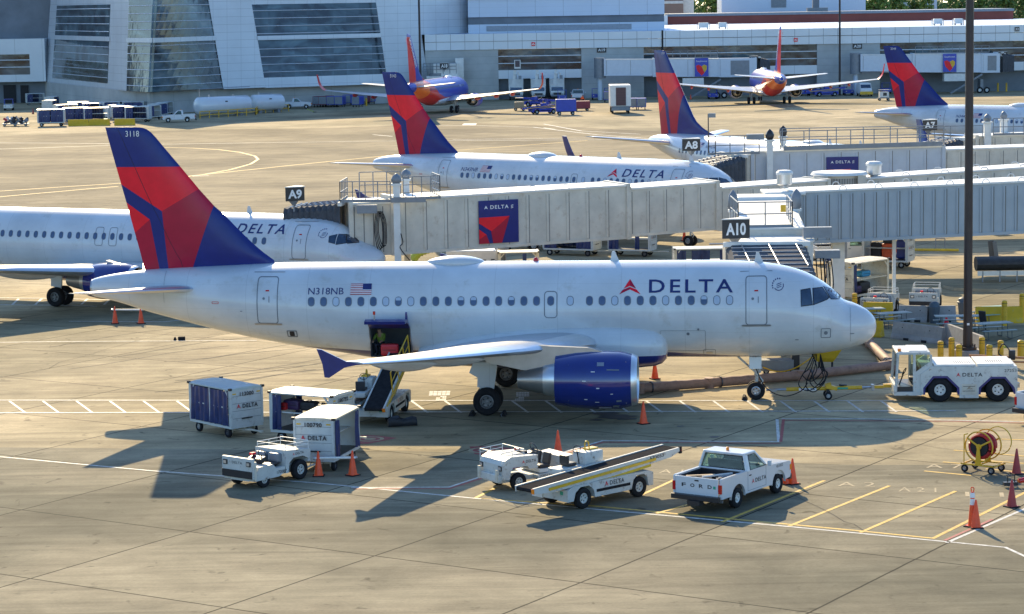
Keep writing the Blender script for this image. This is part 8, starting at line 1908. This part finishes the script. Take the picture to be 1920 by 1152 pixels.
# belt loaders on the far ramp
bl3 = belt_loader('belt_loader', 'dark blue belt loader behind, left of the lone blue cart', 1.5, .9, body=bcart, group='blue belt loaders', lettering=False); bl3.location = G(1008, 200); bl3.rotation_euler = (0, 0, 2.9)
bl4 = dup(bl3, G(1018, 214), .35, 'dark blue belt loader in front, left of the lone blue cart')
t = thing('service_cart', 'small brown service cart with roof rack left of the blue belt loaders', 'service cart', G(974, 208)); mb = MB(); mb.mat(pm('cart_tan', (.30, .26, .18), .6)); mb.box((0, 0, .9), (1.5, 1.5, 1.0), None, .1); mb.box((0, 0, 2.0), (1.3, 1.3, .08)); mb.build('body', None, t); mb = MB(); mb.mat(black); [mb.cyl((sx * .55, sy * .55, 1.4), (sx * .55, sy * .55, 2.0), .03, n=5) for sx in (-1, 1) for sy in (-1, 1)]; mb.build('rack', None, t); [wheel(t, (sx * .6, sy * .6, .25), .25, .15, n=12) for sx in (-1, 1) for sy in (-1, 1)]
# white box truck
t = thing('box_truck', 'white high-backed box truck with maroon rear door on the far ramp', 'box truck', G(1164, 214)); mb = MB(); mb.mat(roofw); mb.bb(-1.55, 1.55, 0, 5.5, 1.15, 4.3, .08); mb.bb(-1.1, 1.1, 5.6, 7.2, .8, 2.8, .1); mb.mat(gray); mb.bb(-1.3, 1.3, .1, 5.4, .8, 1.15); mb.bb(-1.4, 1.4, -.15, .05, .5, .9); mb.build('box', None, t); mb = MB(); mb.mat(pm('door_maroon', (.10, .045, .045), .5, tile=[(2, .4, .04, .6)])); mb.box((.05, -.03, 2.6), (1.5, .06, 2.7)); mb.build('rear_door', None, t)
for s in (-1, 1):
    for y in (1.0, 6.2): wheel(t, (s * 1.2, y, .48), .48, .3, n=14).rotation_euler = (0, 0, PI / 2)
pw = dup(pk, G(1084, 189), 1.5, 'white pickup parked facing away between the tugs on the far ramp', RC, 'pickup truck'); pw.scale = (1.05,) * 3
for c_ in list(pw.children):
    if c_.name.startswith(('tailgate',)):
        for g_ in list(c_.children): bpy.data.objects.remove(g_)
# right side far vehicles
t = thing('van', 'white van with a yellow bumper near the A20 walkway column', 'van', G(1622, 181)); mb = MB(); mb.mat(roofw); mb.loft([[(-1.05, y, .5), (1.05, y, .5), (1.05, y, zt * .65), (.92, y, zt), (-.92, y, zt), (-1.05, y, zt * .65)] for y, zt in ((-1.6, 1.1), (-1.0, 1.4), (-.3, 2.2), (3.2, 2.25), (3.3, 2.1))]); mb.build('body', None, t); mb = MB(); mb.mat(cglass); mb.box((0, -.72, 1.72), (1.7, .05, .75), (-.72, 0, 0)); mb.build('windshield', None, t); mb = MB(); mb.mat(yellow); mb.box((0, -1.68, .62), (2.2, .15, .5)); mb.build('bumper', None, t)
for s in (-1, 1):
    for y in (-.7, 2.4): wheel(t, (s * .95, y, .36), .36, .22, n=12).rotation_euler = (0, 0, PI / 2)
t = thing('generator_cart', 'small white and black generator cart on the tan apron left of fin 3144', 'generator cart', G(1657, 189)); mb = MB(); mb.mat(roofw); mb.box((0, 0, 1.0), (1.5, 1.3, .9), None, .05); mb.mat(black); mb.box((.1, -.66, 1.05), (.6, .03, .5)); mb.mat(gray); mb.box((0, 0, 1.75), (1.7, 1.4, .06)); mb.box((0, 0, .42), (1.8, 1.4, .12)); mb.build('casing', None, t); [wheel(t, (sx * .7, sy * .5, .2), .2, .12, n=12) for sx in (-1, 1) for sy in (-1, 1)]
bl5 = dup(bl3, G(1548, 181), .1, 'blue belt loader right of the tail-on jet engine')
for x, y, lb in ((1800, 171, 'yellow post left of the dark wheel unit beyond the mast'), (1887, 172, 'yellow post under the A20 walkway cab'), (1871, 172, 'yellow post left of the one under the A20 cab'), (1272, 186, 'yellow post under the A19 walkway left end')): bollard(x, y, lb, 1.5, .16)
cone(1253, 188, 'orange cone under the A19 walkway left end', h=.9); cone(1295, 187, 'orange cone under the middle of the A19 walkway', h=.9); cone(1428, 447, 'red cone beside the jet N343NB nose wheels', h=.9, at=G(1283, 452))
person(G(1092, 199), .5, 'worker in an orange vest walking beside the engine of the blue jet at gate A18', ho, 'walk', s=1.05); person(G(43, 190), -1.4, 'worker in yellow-green vest standing in the dark garage doorway', hv, 'stand', s=1.05)
# ---------------- left side stand ----------------
LG = 'white carts parked in rows at the far left'
pc = baggage_cart('baggage_cart', 'x', '105512', near=[(-.93, -.05), (.0, .93)], far=[(-.93, .93)], group=LG, delta=False, det=False, L_=3.1)
po_ = baggage_cart('baggage_cart', 'y', '105513', near=[(-.93, -.3)], far=[(-.93, .5)], group=LG, delta=False, det=False, L_=3.1)
LC = [(143, 236, 0.05, 0, 1.25, 'front cart left of the yellow barriers, closed blue curtains'), (182, 236, .05, 1, 1.25, 'front cart in the middle, partly open, behind yellow barriers'), (215, 229, 1.35, 0, 1.2, 'cart seen end-on between the front carts'), (234, 233, .05, 0, 1.25, 'front cart behind the right yellow barrier'), (260, 234, -.15, 1, 1.25, 'rightmost front cart with an empty right side'), (123, 226, .6, 1, 1.2, 'second-row cart turned sideways at the left'), (148, 219, .2, 0, 1.15, 'second-row cart behind the first closed cart'), (176, 222, .1, 1, 1.15, 'second-row cart behind the middle front cart'), (206, 218, .1, 0, 1.1, 'third-row cart with a brownish roof edge'), (228, 217, .05, 1, 1.1, 'third-row cart nearest the hall base wall'), (251, 219, .05, 0, 1.15, 'second-row cart behind the right yellow barrier'), (283, 228, 1.2, 1, 1.2, 'cart seen end-on left of the parked white pickup'), (296, 224, 1.25, 0, 1.2, 'second cart from the white pickup, end-on'), (309, 220, 1.3, 1, 1.15, 'cart nearest the white pickup, end-on'), (97, 206, 1.5, 0, 1.2, 'white cart standing alone with a blue upper panel near the garage'), (66, 197, .3, 1, 1.1, 'cart beside the garage doorway, piled with wrapped goods'), (93, 217, 1.55, 0, 1.2, 'white cart with blue lower curtain before the tall one')]
for k, (x, y, rz, kd, sc_, lb) in enumerate(LC):
    src = po_ if kd else pc
    if k == 0: o = pc
    elif k == 1: o = po_
    else: o = dup(src, (0, 0, 0), 0, lb)
    o['label'] = lb; o.location = G(x, y - (5 if y > 228 else 3 if y > 214 else 0)); o.rotation_euler = (0, 0, rz); o.scale = (sc_ * .93,) * 3
def crate_pile(px, py, lab, w=2.6, m=None, rz=0):
    t = thing('equipment_pallet', lab, 'equipment', G(px, py), rz); rnd = random.Random(px); mb = MB(); mb.mat(gray); mb.box((0, 0, .35), (w, 1.4, .12)); mb.build('trailer_bed', None, t)
    mb = MB()
    for k in range(14): mb.mat(rnd.choice([black, roofw, gray, dmetal, redd])); mb.box((rnd.uniform(-w / 2 + .2, w / 2 - .2), rnd.uniform(-.5, .5), .42 + rnd.uniform(.1, .8)), (rnd.uniform(.2, .6), rnd.uniform(.2, .6), rnd.uniform(.2, .7)), (rnd.random(), rnd.random(), rnd.random()))
    mb.build('machinery', None, t)
    for s in (-1, 1): wheel(t, (s * w * .35, -.6, .22), .22, .14, n=12)
crate_pile(20, 237, 'dark machinery trailer at the left edge', 2.2); crate_pile(40, 237, 'dark machinery trailer right of the left-edge one', 2.2)
t = dup(pc, G(97, 237), .1, 'old dark-windowed white cart left of the yellow barriers'); t.scale = (1.25,) * 3
for a, b, lb in (((128, 237), (166, 236), 'left yellow barrier before the parked carts'), ((167, 236), (206, 235.5), 'middle yellow barrier before the parked carts'), ((215, 235.5), (253, 235), 'right yellow barrier before the parked carts')): barrier(a, b, lb, byel, .95, False, 'yellow barriers at the far left')
vt = dup(stp, G(17, 207), -PI / 2 + .1, 'white tug glinting in the sun near the garage', 'vehicles at the far left'); 
for c_ in vt.children: 
    if c_.name.startswith('body'): c_.data = c_.data.copy(); c_.data.materials[0] = roofw
cone(62, 214, 'left red cone of the pair near the standing cart', oldcone, .95); cone(74, 213, 'right red cone of the pair near the standing cart', oldcone, .95)
# storage tanks
def tank(pa, pb, r, lab, rails=0):
    a, b = G(*pa), G(*pb); L_ = (b - a).length; t = thing('storage_tank', lab, 'tank', ((a.x + b.x) / 2, (a.y + b.y) / 2 + r, 0), math.atan2(b.y - a.y, b.x - a.x), 'white fuel tanks'); mb = MB(); mb.mat(white); h = L_ / 2
    mb.revolve([(-h, .001), (-h + .02, r * .5), (-h + .18, r * .85), (-h + .45, r), (h - .45, r), (h - .18, r * .85), (h - .02, r * .5), (h, .001)], (0, 0, r + .35), 'x', 36); mb.build('shell', None, t)
    [MB().mat(gray).box((k * h * .6, 0, .3), (.5, r * 1.3, .6)).build('saddle', None, t) for k in (-1, 1)]
    mb = MB(); mb.mat(lettk); mb.box((-.1, -r * .93, r + .95), (.45, .04, .16)); mb.box((.5, -r * .93, r + .6), (.3, .04, .22)); mb.build('notice', None, t)
    mb = MB(); mb.mat(gmetal); mb.cyl((-h * .5, 0, 2 * r + .3), (-h * .5, 0, 2 * r + .7), .18, n=10); mb.cyl((h * .4, 0, 2 * r + .3), (h * .4, 0, 2 * r + .6), .14, n=10); mb.tube([(-h + .5, -.3, 2 * r + .3), (-h + .5, -.3, 2 * r + 1.6), (h, -.3, 2 * r + 1.7)] if rails else [(-h * .5, 0, 2 * r + .5), (h * .4, 0, 2 * r + .5)], .06, 6); mb.build('pipework', None, t); return t
tank((366, 221), (466, 216), 1.36, 'larger white cylindrical tank beside the parked pickup', 1); tank((470, 214), (528, 211), 1.3, 'smaller white cylindrical tank at right')
t = thing('safety_railing', 'yellow railing in front of the two white tanks', 'railing'); P_ = [G(*q) for q in ((376, 223), (480, 216), (484, 213), (542, 209))]; railing(t, [(q.x, q.y - .6) for q in P_], 0, 1.1, 1.9, .07, (1, .5), False, yellow, 'rail')
pl = dup(pk, G(336, 229), -PI + .15, 'white pickup parked left of the large white tank', 'pickups near the tanks', 'pickup truck'); pl.scale = (.95,) * 3
pr_ = dup(pk, G(556, 204), 0.05, 'white pickup parked right of the smaller tank', 'pickups near the tanks', 'pickup truck'); pr_.scale = (.95,) * 3
for o_ in (pl, pr_):
    for c_ in list(o_.children):
        for g_ in list(c_.children):
            if g_.name.startswith(('lettering', 'number')): bpy.data.objects.remove(g_)
t = thing('ground_pole', 'yellow-green pole lying on the ground right of the far pickup', 'pole', G(582, 211), -.5); mb = MB(); mb.mat(hose_y); mb.cyl((-.6, 0, .5), (.7, 0, .1), .05, n=6); mb.build('pole', None, t); mb = MB(); mb.mat(black); mb.box((.8, 0, .06), (.5, .2, .1)); mb.build('foot', None, t)
